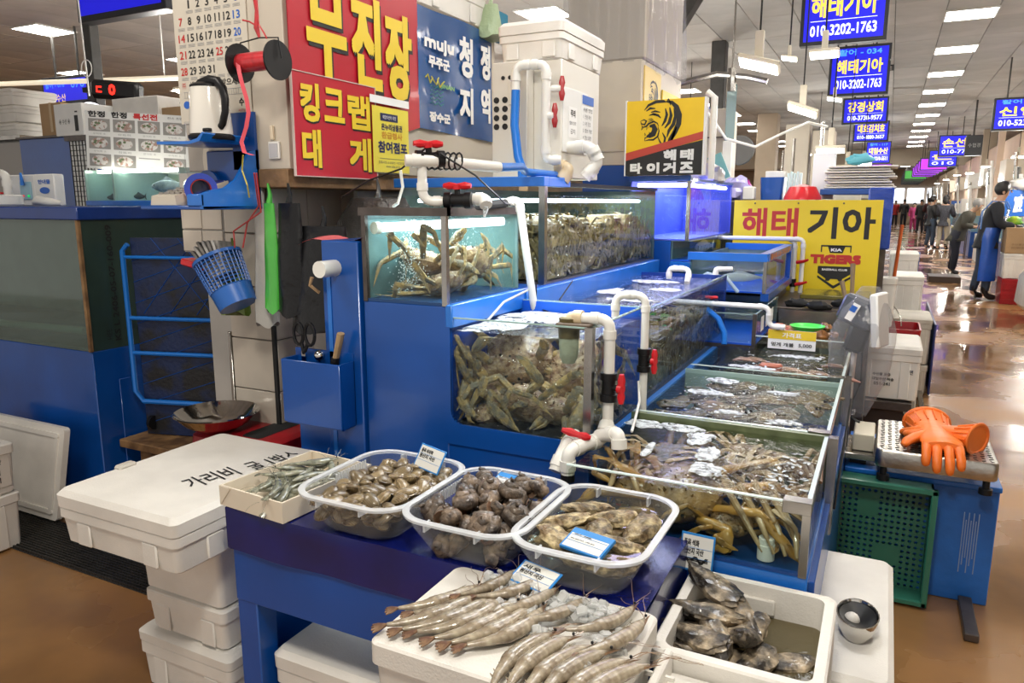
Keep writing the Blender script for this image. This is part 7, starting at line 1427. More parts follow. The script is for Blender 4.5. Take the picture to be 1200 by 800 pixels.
# ================================================================== people
SKIN = mat('skin', (.55, .33, .22), .5); HAIR = mat('black_hair', (.012, .010, .010), .45)
SKN = []
def skinmesh(name, J, edges, m, parent, sub=1, M_=None):
    """one continuous tapered surface grown over connected joints"""
    names = list(J); me = bpy.data.meshes.new(name); me.from_pydata([J[n][0] for n in names], [(names.index(a), names.index(b)) for a, b in edges], [])
    o = bpy.data.objects.new(name, me); COL.objects.link(o); sk = o.modifiers.new('s', 'SKIN'); sk.use_smooth_shade = True
    if not me.skin_vertices: me.update()
    for i, n in enumerate(names):
        r = J[n][1]; me.skin_vertices[0].data[i].radius = (r, r) if not isinstance(r, tuple) else r
    me.skin_vertices[0].data[0].use_root = True
    o.modifiers.new('b', 'SUBSURF').levels = sub
    me.materials.append(m); o.parent = parent; SKN.append((o, m)); return o
def person(label, x, y, rz, h=1.72, top=None, legs=None, boots=None, hair=HAIR, lean=0, arms='down', stride=.05, apron=None, gloves=None, hairlen=0, detail=1):
    s = h / 1.72; t = thing('person', label, 'person', (0, 0, 0)); L = lambda z: lean * max(0, z - .95)     # bend forward (+y) above the hips
    def p(a, b, c): return (a * s, (b + L(c)) * s, (c - .35 * lean * lean * max(0, c - .95)) * s)
    J = {'pelvis': (p(0, 0, .93), .125), 'spine': (p(0, .01, 1.12), .115), 'chest': (p(0, .0, 1.32), (.16, .115)), 'neck': (p(0, -.01, 1.46), .052), 'jaw': (p(0, .025, 1.54), .062), 'head': (p(0, .02, 1.62), (.082, .092)), 'crown': (p(0, .0, 1.69), .055)}
    E_ = [('pelvis', 'spine'), ('spine', 'chest'), ('chest', 'neck'), ('neck', 'jaw'), ('jaw', 'head'), ('head', 'crown')]
    for sd, nm in ((-1, 'l'), (1, 'r')):
        if arms == 'work': el, wr, hd = (sd * .22, .08, 1.13), (sd * .17, .30, 1.10), (sd * .15, .38, 1.08)
        elif arms == 'cross': el, wr, hd = (sd * .24, .02, 1.14), (sd * .08, .2, 1.12), (sd * -.02, .2, 1.12)
        else: el, wr, hd = (sd * .235, -.02, 1.14), (sd * .24, .05, .90), (sd * .24, .07, .82)
        J['sh' + nm] = (p(sd * .18, -.01, 1.40), .065); J['el' + nm] = (p(*el), .045); J['wr' + nm] = (p(*wr), .028); J['hd' + nm] = (p(*hd), (.036, .022))
        E_ += [('chest', 'sh' + nm), ('sh' + nm, 'el' + nm), ('el' + nm, 'wr' + nm), ('wr' + nm, 'hd' + nm)]
        f = sd * stride; J['hip' + nm] = (p(sd * .09, 0, .86), .092); J['kn' + nm] = (p(sd * .10, .03 + f * .6, .48), .06); J['an' + nm] = (p(sd * .105, -.02 + f, .09), .042); J['to' + nm] = (p(sd * .115, .14 + f, .035), .035)
        E_ += [('pelvis', 'hip' + nm), ('hip' + nm, 'kn' + nm), ('kn' + nm, 'an' + nm), ('an' + nm, 'to' + nm)]
    skinmesh('body', J, E_, SKIN, t)
    def sub(keys, add, name, m, extra=None):
        K = {k: (J[k][0], tuple(q + add for q in J[k][1]) if isinstance(J[k][1], tuple) else J[k][1] + add) for k in keys}
        if extra: K.update(extra)
        skinmesh(name, K, [e for e in E_ if e[0] in K and e[1] in K] + ([('pelvis', 'hem')] if 'hem' in K else []), m, t)
    sub(['pelvis', 'spine', 'chest', 'shl', 'shr', 'ell', 'elr', 'wrl', 'wrr'], .036, 'jacket', top, {'hem': (p(0, 0, .80), .17)})
    col_ = p(0, -.005, 1.45); MB().tube([(col_[0], col_[1], col_[2] - .03 * s), (col_[0], col_[1] + .005, col_[2] + .035 * s)], [.078 * s, .062 * s], 12).M
    sub(['pelvis', 'hipl', 'hipr', 'knl', 'knr', 'anl', 'anr', 'spine'], .020, 'trousers', legs)
    for nm in 'lr':
        a, k = V(J['an' + nm][0]), V(J['kn' + nm][0]); sh_ = a.lerp(k, .55) if boots[1] else a.lerp(k, .12)
        skinmesh('boot' if boots[1] else 'shoe', {'a': (tuple(a - V((0, .01, .02))), .058 * s), 'b': (tuple(sh_), .066 * s), 'c': (tuple(V(J['to' + nm][0]) + V((0, 0, .01))), .046 * s)}, [('a', 'b'), ('a', 'c')], boots[0], t)
    hc = V(p(0, .01, 1.635)); o = MB()
    def hf(d, q): return q * (1 if (d.y < .45 or d.z > .45) else .80) * (1 + .05 * noise.noise(d * 5))
    o.ball(hc + V((0, -.012, .022)) * s, .112 * s, 14, 10, hf, (.86, 1.0, 1.0))
    if hairlen: o.ball(hc + V((0, -.06, -.06)) * s, .095 * s, 10, 8, None, (1, .7, 1.2))
    o.build('hair', hair, t).location = (0, 0, 0)
    # face: nose, eyes, mouth, ears
    f = V(p(0, .112, 1.60)); m = MB(); m.tube([f + V((0, -.01, .028)) * s, f + V((0, .012, 0)) * s, f + V((0, -.004, -.006)) * s], [.007 * s, .014 * s, .006 * s], 6); m.build('nose', SKIN, t)
    for sd in (-1, 1):
        MB().ball(V(p(sd * .032, .102, 1.625)), .009 * s, 7, 5).build('eye', BLK, t); MB().ball(V(p(sd * .084, .01, 1.60)), .022 * s, 8, 6, None, (.4, .8, 1.2)).build('ear', SKIN, t)
    MB().ball(V(p(0, .098, 1.560)), .018 * s, 8, 5, None, (1.2, .5, .3)).build('mouth', mat('lips', (.40, .16, .12), .5), t)
    for nm, sd in (('l', -1), ('r', 1)):      # fingers and thumb
        w_, h_ = V(J['wr' + nm][0]), V(J['hd' + nm][0]); d = (h_ - w_).normalized(); side = d.cross(V((0, 0, 1))); side = side.normalized() if side.length > .1 else V((1, 0, 0))
        if abs(d.z) > .6: side = V((0, 1, 0))
        m = MB()
        for k in range(4):
            b = h_ + side * (.024 - .016 * k) * s; m.tube([b, b + (d * .9 + V((0, 0, -.2))) * .04 * s, b + (d * .6 + V((0, 0, -.7))) * (.074 - .008 * abs(k - 1)) * s], [.0095 * s, .009 * s, .006 * s], 6)
        m.tube([w_.lerp(h_, .5) + side * .02 * s, h_ + side * .045 * s, h_ + side * .05 * s + d * .025 * s], [.011 * s, .010 * s, .007 * s], 6)
        if gloves: m.tube([w_, w_.lerp(h_, .6), h_, h_ + d * .012], [.036 * s, .04 * s, .043 * s, .03 * s], 9)
        m.build('gloved_hand' if gloves else 'fingers', gloves or SKIN, t)
    if apron:
        m = MB(); n = 18
        def af(i, j):
            a = -1.95 + 3.9 * i; z = .30 + .78 * j; wr = .195 + .03 * (1 - j) + .008 * math.sin(i * 22 + j * 3)
            return V((wr * math.sin(a) * s, (wr * .82 * math.cos(a) + L(z) + .0) * s, z * s))
        m.grid(20, 10, af); m.grid(20, 10, lambda i, j: af(i, j) * .985)
        m.grid(10, 8, lambda i, j: V(((-.15 + .30 * i) * s, (.165 + L(1.08 + .28 * j) + .012 * math.cos((i - .5) * 3)) * s, (1.06 + .30 * j) * s))); m.build('apron', apron, t)
        for sd in (-1, 1): MB().tube([p(sd * .14, .165, 1.35), p(sd * .12, .10, 1.46), p(sd * .08, -.08, 1.47), p(-sd * .05, -.16, 1.32), p(-sd * .2, -.12, 1.06)], .009 * s, 6).build('apron_strap', mat('strap_blue', (.10, .22, .55), .5), t)
    t.location = (x, y, 0); t.rotation_euler[2] = rz; return t
JB = mat('black_jacket', (.018, .018, .02), .6, var=.3, vs=8); JN = mat('jeans', (.05, .075, .12), .8, var=.3, vs=8); JG = mat('grey_coat', (.07, .065, .05), .8); TB = mat('beige_trousers', (.42, .36, .26), .8); DKT = mat('dark_trousers', (.015, .017, .03), .7); RUB = mat('black_rubber', (.012, .012, .013), .3)
person('man in dark sweater and long blue apron reaching over a cardboard box', 1.38, 13.75, -pi / 2, 1.80, mat('dark_sweater', (.014, .016, .022), .8), JN, (RUB, True), lean=.22, arms='work', stride=.07, apron=mat('apron_blue', (.008, .09, .50), .25, var=.15, coat=.4), gloves=BLK)
person('grey haired person in dark coat bending behind the apron man', 1.30, 18.4, -pi / 2 - .3, 1.62, JG, DKT, (RUB, True), mat('grey_hair', (.25, .24, .23), .6), .55, 'work')
person('man in black jacket and jeans standing with hands joined', 1.28, 28.6, -1.2, 1.70, JB, JN, (RUB, False), arms='cross'); person('woman with bunched hair in checked top and beige trousers', 1.62, 28.0, -.4, 1.72, mat('checked_top', (.06, .06, .075), .8, c2=(.02, .02, .025), vs=30), TB, (RUB, True), hairlen=1, arms='work')
person('person in dark red top and black trousers walking away', 1.75, 42.5, .3, 1.72, mat('dark_red_top', (.05, .012, .015), .8), DKT, (RUB, False), arms='cross'); person('person in black standing beside the dark red top', 1.45, 43.5, 2.6, 1.66, JB, DKT, (RUB, False)); person('small figure in pink trousers far down the aisle', 1.2, 46, 3, 1.5, mat('pink_top', (.5, .06, .2), .8), mat('pink_top'), (RUB, False))
person('farthest walker in dark clothes near the aisle end', .85, 55, 3, 1.7, JB, DKT, (RUB, False)); person('distant walker with red bag near the aisle end', .35, 56, 3, 1.65, mat('red_top', (.35, .02, .02), .8), DKT, (RUB, False))
# ================================================================== right side of the aisle
t = thing('market_carton', 'open brown carton on a white box before the apron man', 'box', (1.85, 13.6, .74)); MB().box(1.60, 2.05, 13.3, 13.8, .76, 1.14, .004).build('body', CARD, t); letters(t, fry(1.62, 13.298, .82), mat('carton_print', (.16, .09, .04), .6), [('수산물유통센타', .05, .36, .06, .09), ('WORKING BEST', .05, .36, .01, .04)], 'print')
foam_box('foam_box', 'white foam box under the brown carton beside the apron man', 1.60, 2.05, 13.3, 13.8, .38, .755, .04); t = thing('red_crate', 'dark red crate on the floor under the foam box', 'crate', (1.85, 13.5, 0)); MB().box(1.60, 2.1, 13.25, 13.8, .0, .378, .006).build('body', REDD, t)
for k in range(4): MB().box(1.598, 2.102, 13.244, 13.25, .06 + .08 * k, .075 + .08 * k).build('ridge', REDD, t)
t = thing('wrapped_bundle', 'large pale plastic wrapped bundle at the right edge', 'bundle', (1.85, 11.6, .05)); MB().loft([rr(1.93, 11.7, .5, .7, .1, .12), rr(1.92, 11.7, .62, .8, .14, .2), rr(1.93, 11.7, .6, .78, .14, .55), rr(1.98, 11.7, .40, .5, .12, .78)]).build('bundle', CLB, t)
solo('black_shoe', MB().loft([rr(1.80, 11.0, .14, .3, .06, .0), rr(1.80, 11.0, .14, .29, .06, .05), rr(1.82, 11.05, .10, .18, .05, .10)]), mat('navy_shoe', (.01, .02, .06), .4), 'dark shoe tip on the floor at the right edge', 'shoe')
t = thing('blue_rack', 'blue tool rack with white letters behind the apron man', 'rack', (2.2, 15.2, 1.3)); MB().box(1.75, 2.6, 15.2, 15.3, 1.28, 1.72, .005).build('board', mat('rack_blue', (.012, .12, .50), .4), t); letters(t, fry(1.75, 15.19, 1.3), WHT, [('21호', .12, .25, .05, .35, dict(bold=.01)), ('9', .5, .62, .2, .35, dict(bold=.01))]); MB().tube([(2.18, 15.17, 1.55), (2.3, 15.17, 1.55), (2.25, 15.17, 1.42)], .02, 8).build('orange_clamp', mat('clamp_orange', (.8, .12, .03), .4), t)
solo('bottle_bag', MB().ball((1.98, 15.2, 1.82), .14, 12, 8, lump(0, 3, .3, 3), (1.4, .8, .7)), CLB, 'clear bag of bottles on the blue rack', 'plastic bag'); solo('lime_bottle', MB().lathe([(0, 0), (.05, 0), (.05, .14), (.02, .18), (0, .18)], (2.08, 15.05, 1.72), 12), mat('lime_liquid', (.45, .75, .02), .3), 'yellow green bottle on the blue rack', 'bottle'); solo('green_packet', MB().ball((1.78, 14.1, 1.22), .09, 10, 7, lump(0, 8, .4, 3), (1.2, .6, .9)), mat('green_packet', (.03, .45, .08), .4, c2=(.5, .7, .02), vs=9), 'green and yellow packet above the brown carton', 'packet')
WL = mat('peach_wall', (.62, .45, .32), .6, var=.12, vs=1.5)
struct('wall_side', MB().box(2.9, 3.1, 17.5, 60, 0, 3.3), WL); struct('trim_14', MB().box(2.6, 2.8, 15.8, 16.0, 0, 4).box(2.45, 2.6, 24, 24.2, 0, 4), mat('pillar_peach', (.55, .42, .32), .6))
t = thing('floor_plate', 'dark brown low platform lying in the aisle', 'platform', (1.0, 16.6, 0)); MB().box(.78, 1.32, 16.3, 17.0, 0, .12, .006).build('body', mat('dark_brown', (.05, .03, .02), .5), t)
t = thing('steel_chair', 'steel legged stand behind the bending person', 'stand', (1.7, 24, 0))
for a in (1.6, 1.95):
    for b in (23.8, 24.2): MB().tube([(a, b, 0), (a, b, .85)], .015, 6).build('leg', STEEL, t)
MB().box(1.58, 1.97, 23.78, 24.22, .83, .87).build('top', mat('yellowish_top', (.35, .32, .05), .5), t)
rb = random.Random(21); wd = ['white', 'blue', 'pale', 'grey', 'clear']
for k in range(9):        # stalls of the right row
    y = 15.5 + 4.6 * k; t = thing('market_stall', '%s stall of the right row behind the apron man' % ['nearest', 'second', 'third', 'fourth', 'fifth', 'sixth', 'seventh', 'eighth', 'farthest'][k], 'stall', (2.5, y, 0))
    MB().box(2.1, 2.8, y, y + 3.4, 0, .7, .01).build('counter', WHITE if k % 2 else BLUE, t); MB().box(2.12, 2.75, y + .2, y + 2.9, .7, 1.15, .01).build('glass_tank', mat('far_tank', (.20, .32, .38), .15), t)
    for q in range(4): MB().tube([(2.1 + .04 * q, y + .4 + .7 * q, 1.15), (2.0 + .05 * q, y + .3 + .7 * q, rb.uniform(1.9, 2.5))], .035, 6).build('wrapped_pole', rb.choice([FOAM, STEEL, WHITE]), t)
    for q in range(5): a = y + .2 + .6 * q; MB().box(2.15, 2.6, a, a + .45, 1.15, 1.15 + rb.uniform(.15, .5), .01).build('box', rb.choice([FOAM, CARD, BLUE, WHITE, FOAM]), t)
    MB().box(2.3, 2.7, y + .5, y + 1.6, 2.0, 2.5, .01).build('hanging_panel', rb.choice([WHITE, CREAM]), t)
# ================================================================== left side of the aisle, beyond the yellow sign
t = foam_box('foam_box', 'large white foam box with black printed text on the dark dolly', -.13, .25, 5.02, 5.55, .30, .64, .05); fr = fry(-.13, 5.024, .33); m = MB()
for k, (a, b, c) in enumerate([('수산물 표준', .12, .22), ('대일수산 직송', .12, .24), ('051-241', .13, .22), ('상하면', .28, .34)]): text(m, a, fr, b, c, .12 - .03 * (k % 3) + (.02 if k == 3 else 0), .14 - .03 * (k % 3) + (.03 if k == 3 else 0), .002, .0006)
m.build('print', BLACKT, t, 0)
t = thing('floor_dolly', 'dark low dolly carrying the printed foam box', 'dolly', (.05, 5.3, 0)); MB().box(-.15, .22, 5.0, 5.7, .24, .295, .004).build('deck', DSTEEL, t); MB().box(-.13, .18, 5.06, 5.7, .12, .235).build('grille', mat('dolly_brown', (.04, .025, .02), .6), t)
for x in (-.12, .19):
    for y in (5.05, 5.65): MB().lathe([(0, 0), (.055, 0), (.055, .03), (0, .03)], (x - .015, y, .056), 14, 'x').build('wheel', BLK, t)
solo('steel_rail', MB().box(.31, .345, 5.0, 7.4, .004, .05, .003), STEEL, 'grey steel rail lying on the wet floor by the boxes', 'rail')
t = thing('red_basket', 'dark red plastic basket behind the printed foam box', 'basket', (.1, 5.8, .6)); m = MB(); m.loft([rr(.11, 5.8, .26, .36, .03, .46), rr(.11, 5.8, .30, .40, .03, .66), rr(.11, 5.8, .28, .38, .03, .66), rr(.11, 5.8, .24, .34, .03, .48)]); m.build('body', REDD, t)
m = MB()
for k in range(8): m.box(-.03 + .036 * k, -.02 + .036 * k, 5.595, 5.602, .5, .63)
m.build('slots', BLKM, t); MB().box(-.04, .27, 5.6, 6.0, 0, .458, .01).build('plinth', FOAMD, t)
solo('steel_hoop', MB().tube([(.0 + .14 * math.cos(a), 5.75 + .05 * math.sin(a), .66 + .16 * math.sin(a)) for a in [pi * k / 12 for k in range(13)]], .004, 6), STEEL, 'thin steel hoop handle above the red basket', 'hoop')
foam_box('foam_box', 'upright white foam slab box right beside the yellow sign', -.02, .09, 5.62, 5.78, .66, 1.0, 0, ribs=False)
foam_box('foam_box', 'dirty white foam box behind the red basket at the aisle', .10, .37, 6.5, 7.0, .25, .62, .04, FOAMD); foam_box('foam_box', 'lower dirty foam box on the floor by the navy board', .10, .37, 6.5, 7.0, .0, .248, .0, FOAMD)
foam_box('foam_box', 'tall beige white foam box farther along the aisle edge', .09, .32, 7.3, 7.8, .55, .88, .04); foam_box('foam_box', 'foam box under the tall beige one at the aisle edge', .09, .34, 7.2, 7.8, .0, .548, .04, FOAMD)
MBn = MB().box(.385, .40, 6.5, 8.0, .02, .58, .002); solo('navy_board', MBn, mat('navy_board', (.008, .02, .12), .4), 'navy board standing along the aisle boxes', 'board')
foam_box('foam_box', 'white plastic tub box with blue lid line far along the left edge', .05, .34, 9.4, 10.0, 0, .95, .04); t = thing('blue_stool', 'small blue plastic stool before the white tub', 'stool', (.3, 8.9, 0)); MB().loft([rr(.27, 8.9, .24, .24, .04, .0), rr(.27, 8.9, .20, .20, .04, .28), rr(.27, 8.9, .26, .26, .04, .30), rr(.27, 8.9, .25, .25, .04, .36)]).build('seat', BLUEL, t)
solo('red_broom', MB().tube([(.05, 5.95, .6), (.09, 6.0, 1.35)], .012, 8), mat('broom_orange', (.6, .12, .02), .4), 'thin orange red broom stick right of the yellow sign', 'broom'); solo('blue_can', MB().lathe([(0, 0), (.18, 0), (.2, .5), (.17, .5), (0, .45)], (.45, 17.5, 0), 16), BLUEL, 'blue tub by the far left stalls', 'tub')
t = thing('tarp_bin', 'blue tarpaulin wrapped bin right behind the yellow sign', 'bin', (-.04, 5.6, 1.2)); MB().box(-.13, .02, 5.45, 6.3, 1.2, 1.60, .01).build('tarp', mat('tarp_blue', (.006, .05, .40), .35, b=.8, bs=16), t); MB().box(-.12, .0, 5.5, 6.3, 0, 1.2).build('stand', DSTEEL, t)
for k in range(9): solo('white_sheet', MB().box(-.44 + .012 * (k % 3), .03 - .015 * (k % 4), 5.9 + .02 * (k % 2), 6.35, 1.605 + .018 * k, 1.617 + .018 * k, .003), FOAM, ['lowest white foam sheet behind the yellow sign', 'second white foam sheet behind the yellow sign', 'third white foam sheet behind the yellow sign', 'fourth white foam sheet behind the yellow sign', 'middle white foam sheet behind the yellow sign', 'sixth white foam sheet behind the yellow sign', 'seventh white foam sheet behind the yellow sign', 'next to top white foam sheet behind the yellow sign', 'topmost white foam sheet behind the yellow sign'][k], 'foam sheet', 'white foam sheets stacked behind the yellow sign')
MB1 = MB().box(-.46, .0, 5.88, 6.36, 1.56, 1.60, .003); solo('sheet_shelf', MB1, BLUE, 'blue shelf under the stacked foam sheets', 'shelf')
# clutter on the back shelf behind the yellow sign
t = thing('back_counter', 'long counter hidden behind the yellow sign and its clutter', 'counter', (-.8, 6.4, 0)); MB().box(-1.6, -.1, 5.7, 6.9, 0, 1.52, .01).build('body', DSTEEL, t)
cl_ = [('red_bowl', lambda: MB().lathe([(0, .11), (.09, .09), (.125, .02), (.13, 0), (0, 0)], (-.57, 5.8, 1.525), 22), REDP, 'upturned red plastic bowl above the yellow sign', 'bowl'),
       ('blue_bin', lambda: MB().loft([rr(-.80, 6.0, .15, .2, .02, 1.525), rr(-.80, 6.0, .17, .2, .02, 1.69)]), BLUE, 'square blue bin behind the yellow sign', 'bin'),
       ('white_bin', lambda: MB().box(-.87, -.73, 6.05, 6.2, 1.69, 1.74, .004), FOAM, 'white lid on the blue bin', 'lid'),
       ('violet_bag', lambda: MB().ball((-1.28, 5.8, 1.63), .12, 14, 9, lump(0, 3, .5, 3), (1.2, .8, 1.0)), mat('violet_film', (.42, .40, .72), .2, coat=.4, b=.6, bs=10), 'lilac tinted plastic bag above the yellow sign left', 'plastic bag'),
       ('clear_bag', lambda: MB().ball((-1.06, 5.85, 1.60), .10, 14, 9, lump(0, 5, .5, 3), (1.2, .8, .9)), mat('violet_film'), 'second lilac bag right of the larger one', 'plastic bag'),
       ('teal_board', lambda: MB().prism([(0, 0), (.10, .04), (.02, .22), (-.08, .18)], fry(-1.2, 5.9, 1.66), .02), mat('teal_card', (.12, .30, .30), .4), 'teal tilted card among the bags', 'card'),
       ('black_cloth', lambda: MB().ball((-1.42, 5.75, 1.60), .09, 12, 8, lump(0, 6, .5, 3), (.9, .8, 1.3)), BLKM, 'black cloth bundle at the left end of clutter', 'cloth'),
       ('magenta_toy', lambda: MB().ball((-1.02, 6.0, 1.60), .06, 12, 8, lump(0, 2, .6, 3), (1.2, .8, 1)), mat('magenta', (.45, .02, .30), .4), 'small magenta bundle above the clutter', 'bundle'),
       ('white_box_small', lambda: MB().box(-.98, -.90, 5.75, 5.85, 1.525, 1.62, .006), WHITE, 'small white box with dark buttons above the sign', 'box'),
       ('bright_panel', lambda: MB().box(-.53, -.38, 6.0, 6.1, 1.53, 1.86, .004), mat('bright_white_panel', (.8, .84, .88), .4), 'bright white panel lit by the low lamp', 'panel'),
       ('cyan_pack', lambda: MB().ball((-.24, 6.4, 1.83), .07, 10, 7, lump(0, 2, .5, 3), (1.4, .7, .6)), mat('cyan_wrap', (.10, .40, .50), .3), 'cyan wrapped packet above the foam sheets', 'packet')]
for nm, fn_, m_, lb, ct in cl_: solo(nm, fn_(), m_, lb, ct)
for k in range(5): solo('narrow_carton', MB().box(-.70 + .022 * k, -.685 + .022 * k, 5.95, 6.0, 1.53, 1.72 + .01 * (k % 2), .002), mat('pale_cyan', (.55, .72, .75), .4), 'pale narrow carton standing behind the sign', 'carton', 'pale cartons standing behind the yellow sign')
t = thing('cream_locker', 'pair of tall cream lockers behind the lamps', 'locker', (-1.0, 12, 0)); MB().box(-1.41, -1.09, 11.5, 11.85, 0, 2.6, .01).build('left_locker', CREAM, t); MB().box(-1.05, -.76, 11.5, 11.85, 0, 2.5, .01).build('right_locker', CREAM, t)
t = thing('beige_cabinet', 'beige cupboard on blue side behind the tiger sign', 'cabinet', (-1.35, 6.5, 0)); MB().box(-1.43, -1.20, 6.3, 6.6, 1.5, 2.25, .005).build('body', CREAM, t); MB().box(-1.50, -1.43, 6.2, 6.6, 0, 2.3, .004).build('blue_side', BLUE, t); MB().box(-1.43, -1.20, 6.285, 6.3, 2.02, 2.03).build('split', DSTEEL, t)
t = thing('mirror_sheet', 'tall narrow glass panel standing among the clutter', 'panel', (-1.17, 6.1, 1.5)); MB().prism([(0, 0), (.07, 0), (.075, .42), (.0, .46)], (V((-1.20, 6.1, 1.98)), V((.9, .44, 0)), V((0, 0, 1))), .01).build('pane', mat('mirror_teal', (.28, .38, .38), .1, .4), t); MB().box(-1.21, -1.14, 6.09, 6.11, 1.55, 1.98, .003).build('lower_sheet', WHITE, t); letters(t, fry(-1.20, 6.088, 1.60), REDT, [('주의', .01, .06, .0, .08)])
solo('ceiling_wire', MB().tube([(-1.30, 5.8, 2.2), (-1.15, 5.9, 1.98), (-.95, 6.0, 1.92), (-.8, 6.2, 2.02), (-.62, 6.4, 2.12), (-.5, 6.6, 2.1)], .011, 7), PVC, 'white cable sagging over the clutter', 'cable'); solo('wall_fan', MB().lathe([(0, 0), (.16, 0), (.17, .03), (.12, .05), (0, .06)], (-1.6, 9.0, 2.1), 20, 'y'), mat('fan_grey', (.15, .15, .15), .4), 'grey round fan by the dark post', 'fan')
solo('pipe_bracket', MB().tube([(-1.45, 5.6, 2.36), (-1.2, 5.7, 2.42), (-1.0, 5.8, 2.4), (-.86, 5.8, 2.36)], .022, 8).tube([(-1.1, 5.75, 2.3), (-1.1, 5.75, 2.46)], .03, 8).tube([(-1.1, 5.75, 2.4), (-1.1, 5.75, 4.0)], .008, 5), STEEL, 'grey clamp rail hanging above the glass panel', 'bracket')
solo('white_pipe_tall', MB().tube([(-.89, 4.2, 1.63), (-.89, 4.2, 2.06), (-.93, 4.2, 2.09)], .018, 10), PVC, 'tall white pipe right of the tiger sign', 'pipe'); solo('thin_white_stick', MB().tube([(-1.35, 4.9, 2.2), (-1.34, 4.9, 2.55)], [.02, .005], 8), PVC, 'pointed white stick above the tiger sign', 'stick')

for k, (x, y, z) in enumerate([(3.1, 5, 3.1), (3.2, 8.5, 3.1), (3.4, 12.5, 3.1)]): worklamp(['lamp over the near right stalls, outside the frame', 'second lamp over the right stalls, outside the frame', 'third lamp over the right stalls, outside the frame'][k], x, y, z, 1, 0, 60)  # unseen lamps added to brighten the near ceiling and the aisle
# stalls far on the left of the aisle
for k in range(11):
    y = 8.2 + 4.2 * k; nm = ['nearest', 'second', 'third', 'fourth', 'fifth', 'sixth', 'seventh', 'eighth', 'ninth', 'tenth', 'farthest'][k]
    t = thing('market_stall', '%s far stall of the left row beyond the yellow sign' % nm, 'stall', (-1.2, y, 0))
    MB().box(-2.6, -.05, y, y + 3.0, 0, .75, .01).build('counter', BLUE if k % 2 else WHITE, t); MB().box(-2.5, -.15, y + .2, y + 2.6, .75, 1.2, .01).build('glass_tank', mat('far_tank'), t)
    for q in range(9): a = rb.uniform(-2.4, -.4); MB().box(a, a + rb.uniform(.2, .4), y + .4 + .22 * q, y + .6 + .22 * q, 1.2, 1.2 + rb.uniform(.15, .55), .01).build('box', rb.choice([FOAMD, CARD, BLUE, FOAM, DSTEEL, CREAM, STEEL, DARK, mat('teal_crate', (.05, .20, .22), .5)]), t)
    for q in range(3): a = rb.uniform(-2.4, -.6); MB().tube([(a, y + q, 1.2), (a, y + q, 2.3)], .02, 6).build('pole', STEEL, t)
for k in range(7):
    x = -12.5 + 1.15 * k; y = 7.5 + 2.0 * (k % 3); t = thing('market_stall', '%s stall in the hall left of the post' % ['leftmost', 'second leftmost', 'third leftmost', 'fourth leftmost', 'fifth', 'sixth', 'seventh', 'eighth', 'next to last', 'last'][k], 'stall', (x, y, 0))
    MB().box(x, x + 1.0, y, y + 1.5, 0, .9, .01).build('counter', BLUE, t)
    for q in range(5): MB().box(x + .2 * q, x + .2 * q + .19, y + .2, y + .6, .9, 1.3 + rb.uniform(0, .9), .01).build('box', rb.choice([FOAM, CARD, WHITE, CREAM]), t)
dg = bpy.context.evaluated_depsgraph_get(); dg.update()      # grow all the bodies and clothes at once
done = [(o, m, bpy.data.meshes.new_from_object(o.evaluated_get(dg))) for o, m in SKN]
for o, m, nm in done:
    o.modifiers.clear(); nm.materials.clear(); nm.materials.append(m); nm.polygons.foreach_set('use_smooth', [True] * len(nm.polygons)); o.data = nm
# area lights added to brighten the tanks, besides their glowing tubes
for nm, loc, sz, sy, pw, cl_ in (('tank_lamp', (-1.29, 2.08, 1.45), .25, .4, 4, (.8, .95, 1)), ('tank_lamp', (-1.30, 3.3, 1.55), .22, 1.4, 14, (.95, .98, 1)), ('tank_lamp', (-.90, 2.1, 1.6), .3, .3, 5, (.95, .98, 1)), ('tank_lamp', (-.90, 3.0, 1.62), .2, 1.2, 7, (.65, .6, 1)), ('tank_lamp', (-1.15, 4.7, 1.6), .25, 1.1, 14, (.4, .4, 1))):
    l = bpy.data.lights.new(nm, 'AREA'); l.energy = pw; l.shape = 'RECTANGLE'; l.size = sz; l.size_y = sy; l.color = cl_
    o = bpy.data.objects.new(nm, l); COL.objects.link(o); o.location = loc

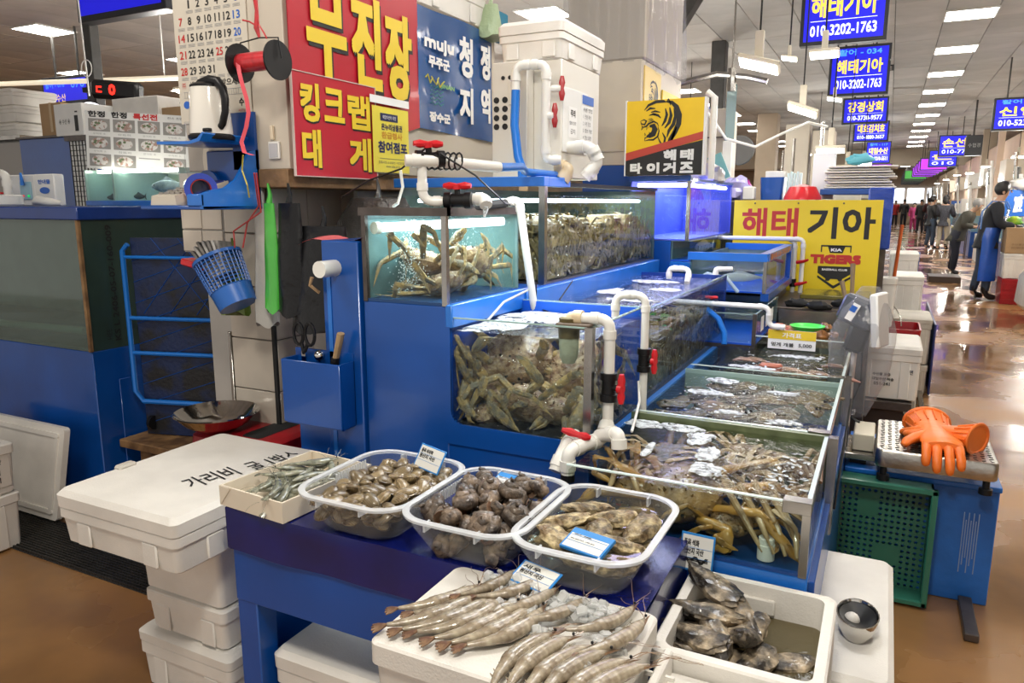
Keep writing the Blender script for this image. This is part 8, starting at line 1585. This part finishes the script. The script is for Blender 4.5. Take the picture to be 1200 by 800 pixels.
# each look-alike gets a label of its own, by the row it lies in and its place along that row
ORD = 'first second third fourth fifth sixth seventh eighth ninth tenth eleventh twelfth thirteenth fourteenth fifteenth sixteenth seventeenth eighteenth nineteenth twentieth'.split()
ORD += ['twenty-' + q for q in ORD[:9]] + ['thirtieth'] + ['thirty-' + q for q in ORD[:9]] + ['fortieth'] + ['forty-' + q for q in ORD[:9]]
def relabel(group, desc, along, dirn, rows=None, rname=None, layers=None, lname=None, tail=''):
    obs = [o for o in COL.objects if o.get('group') == group and o.parent is None]
    if not obs: return
    def bucket(vals, n):
        lo, hi = min(vals), max(vals) + 1e-6; return [int((v - lo) / (hi - lo) * n) for v in vals]
    rb_ = bucket([o.location[rows] for o in obs], len(rname)) if rows is not None else [0] * len(obs)
    lb_ = bucket([o.location[2] for o in obs], len(lname)) if layers else [0] * len(obs)
    cells_ = {}
    for o, r, l in zip(obs, rb_, lb_): cells_.setdefault((r, l), []).append(o)
    for (r, l), L in cells_.items():
        L.sort(key=lambda o: o.location[along])
        for k, o in enumerate(L): o['label'] = desc + ', ' + ORD[min(k, len(ORD) - 1)] + ' from ' + dirn + (' in the ' + rname[r] + ' row' if rname else '') + (', ' + lname[l] if lname else '') + tail
R3 = ['front', 'middle', 'back']; R4 = ['front', 'second', 'third', 'back']; L3 = ['bottom layer', 'middle layer', 'top layer']
relabel('clams in the left basin', 'striped clam', 0, 'left', 1, ['front', 'second', 'third', 'fourth', 'fifth', 'back'], True, ['bottom layer', 'lower layer', 'upper layer', 'top layer'])
relabel('sea snails in the middle basin', 'dark knobbly sea snail', 0, 'left', 1, R4, True, ['lower layer', 'top layer'])
relabel('oysters in the right basin', 'ruffled brown oyster in the basin', 0, 'left', 1, R3, True, ['lower layer', 'top layer'])
relabel('grey shrimps in the carton', 'grey green shrimp', 1, 'the near end', 0, ['left', 'middle', 'right'], True, L3)
relabel('snow crabs packed in the rear tank', 'brown snow crab, rear tank', 1, 'the near end', None, None, True, ['bottom layer', 'second layer', 'third layer', 'top layer'])
relabel('snow crabs in the long low tank', 'snow crab, long low tank', 1, 'the near end', None, None, True, L3)
relabel('ceiling lights above the aisle', 'ceiling light above the aisle', 1, 'the camera')
relabel('ceiling lights over the right stalls', 'ceiling light over the right stalls', 1, 'the camera')
relabel('ceiling lights over the left stalls', 'ceiling light over the left stalls', 1, 'the camera', 0, ['leftmost', 'second leftmost', 'third leftmost', 'right hand'])
relabel('squids in the third sea tank', 'pinkish squid in the third sea tank', 0, 'left'); relabel('red sea squirts', 'red knobbly sea squirt', 0, 'left', 1, R3); relabel('orange sea squirts', 'orange brown sea squirt', 0, 'left')
relabel('loose crab legs in the front sea tank', 'brown floating crab leg', 0, 'left'); relabel('pale crab legs against the front glass', 'pale crab leg against the glass', 0, 'left')
relabel('pale shrimps under the left row', 'shrimp tail sticking out beneath the left row', 0, 'left'); relabel('pale cartons standing behind the yellow sign', 'narrow pale carton behind the sign', 0, 'left')
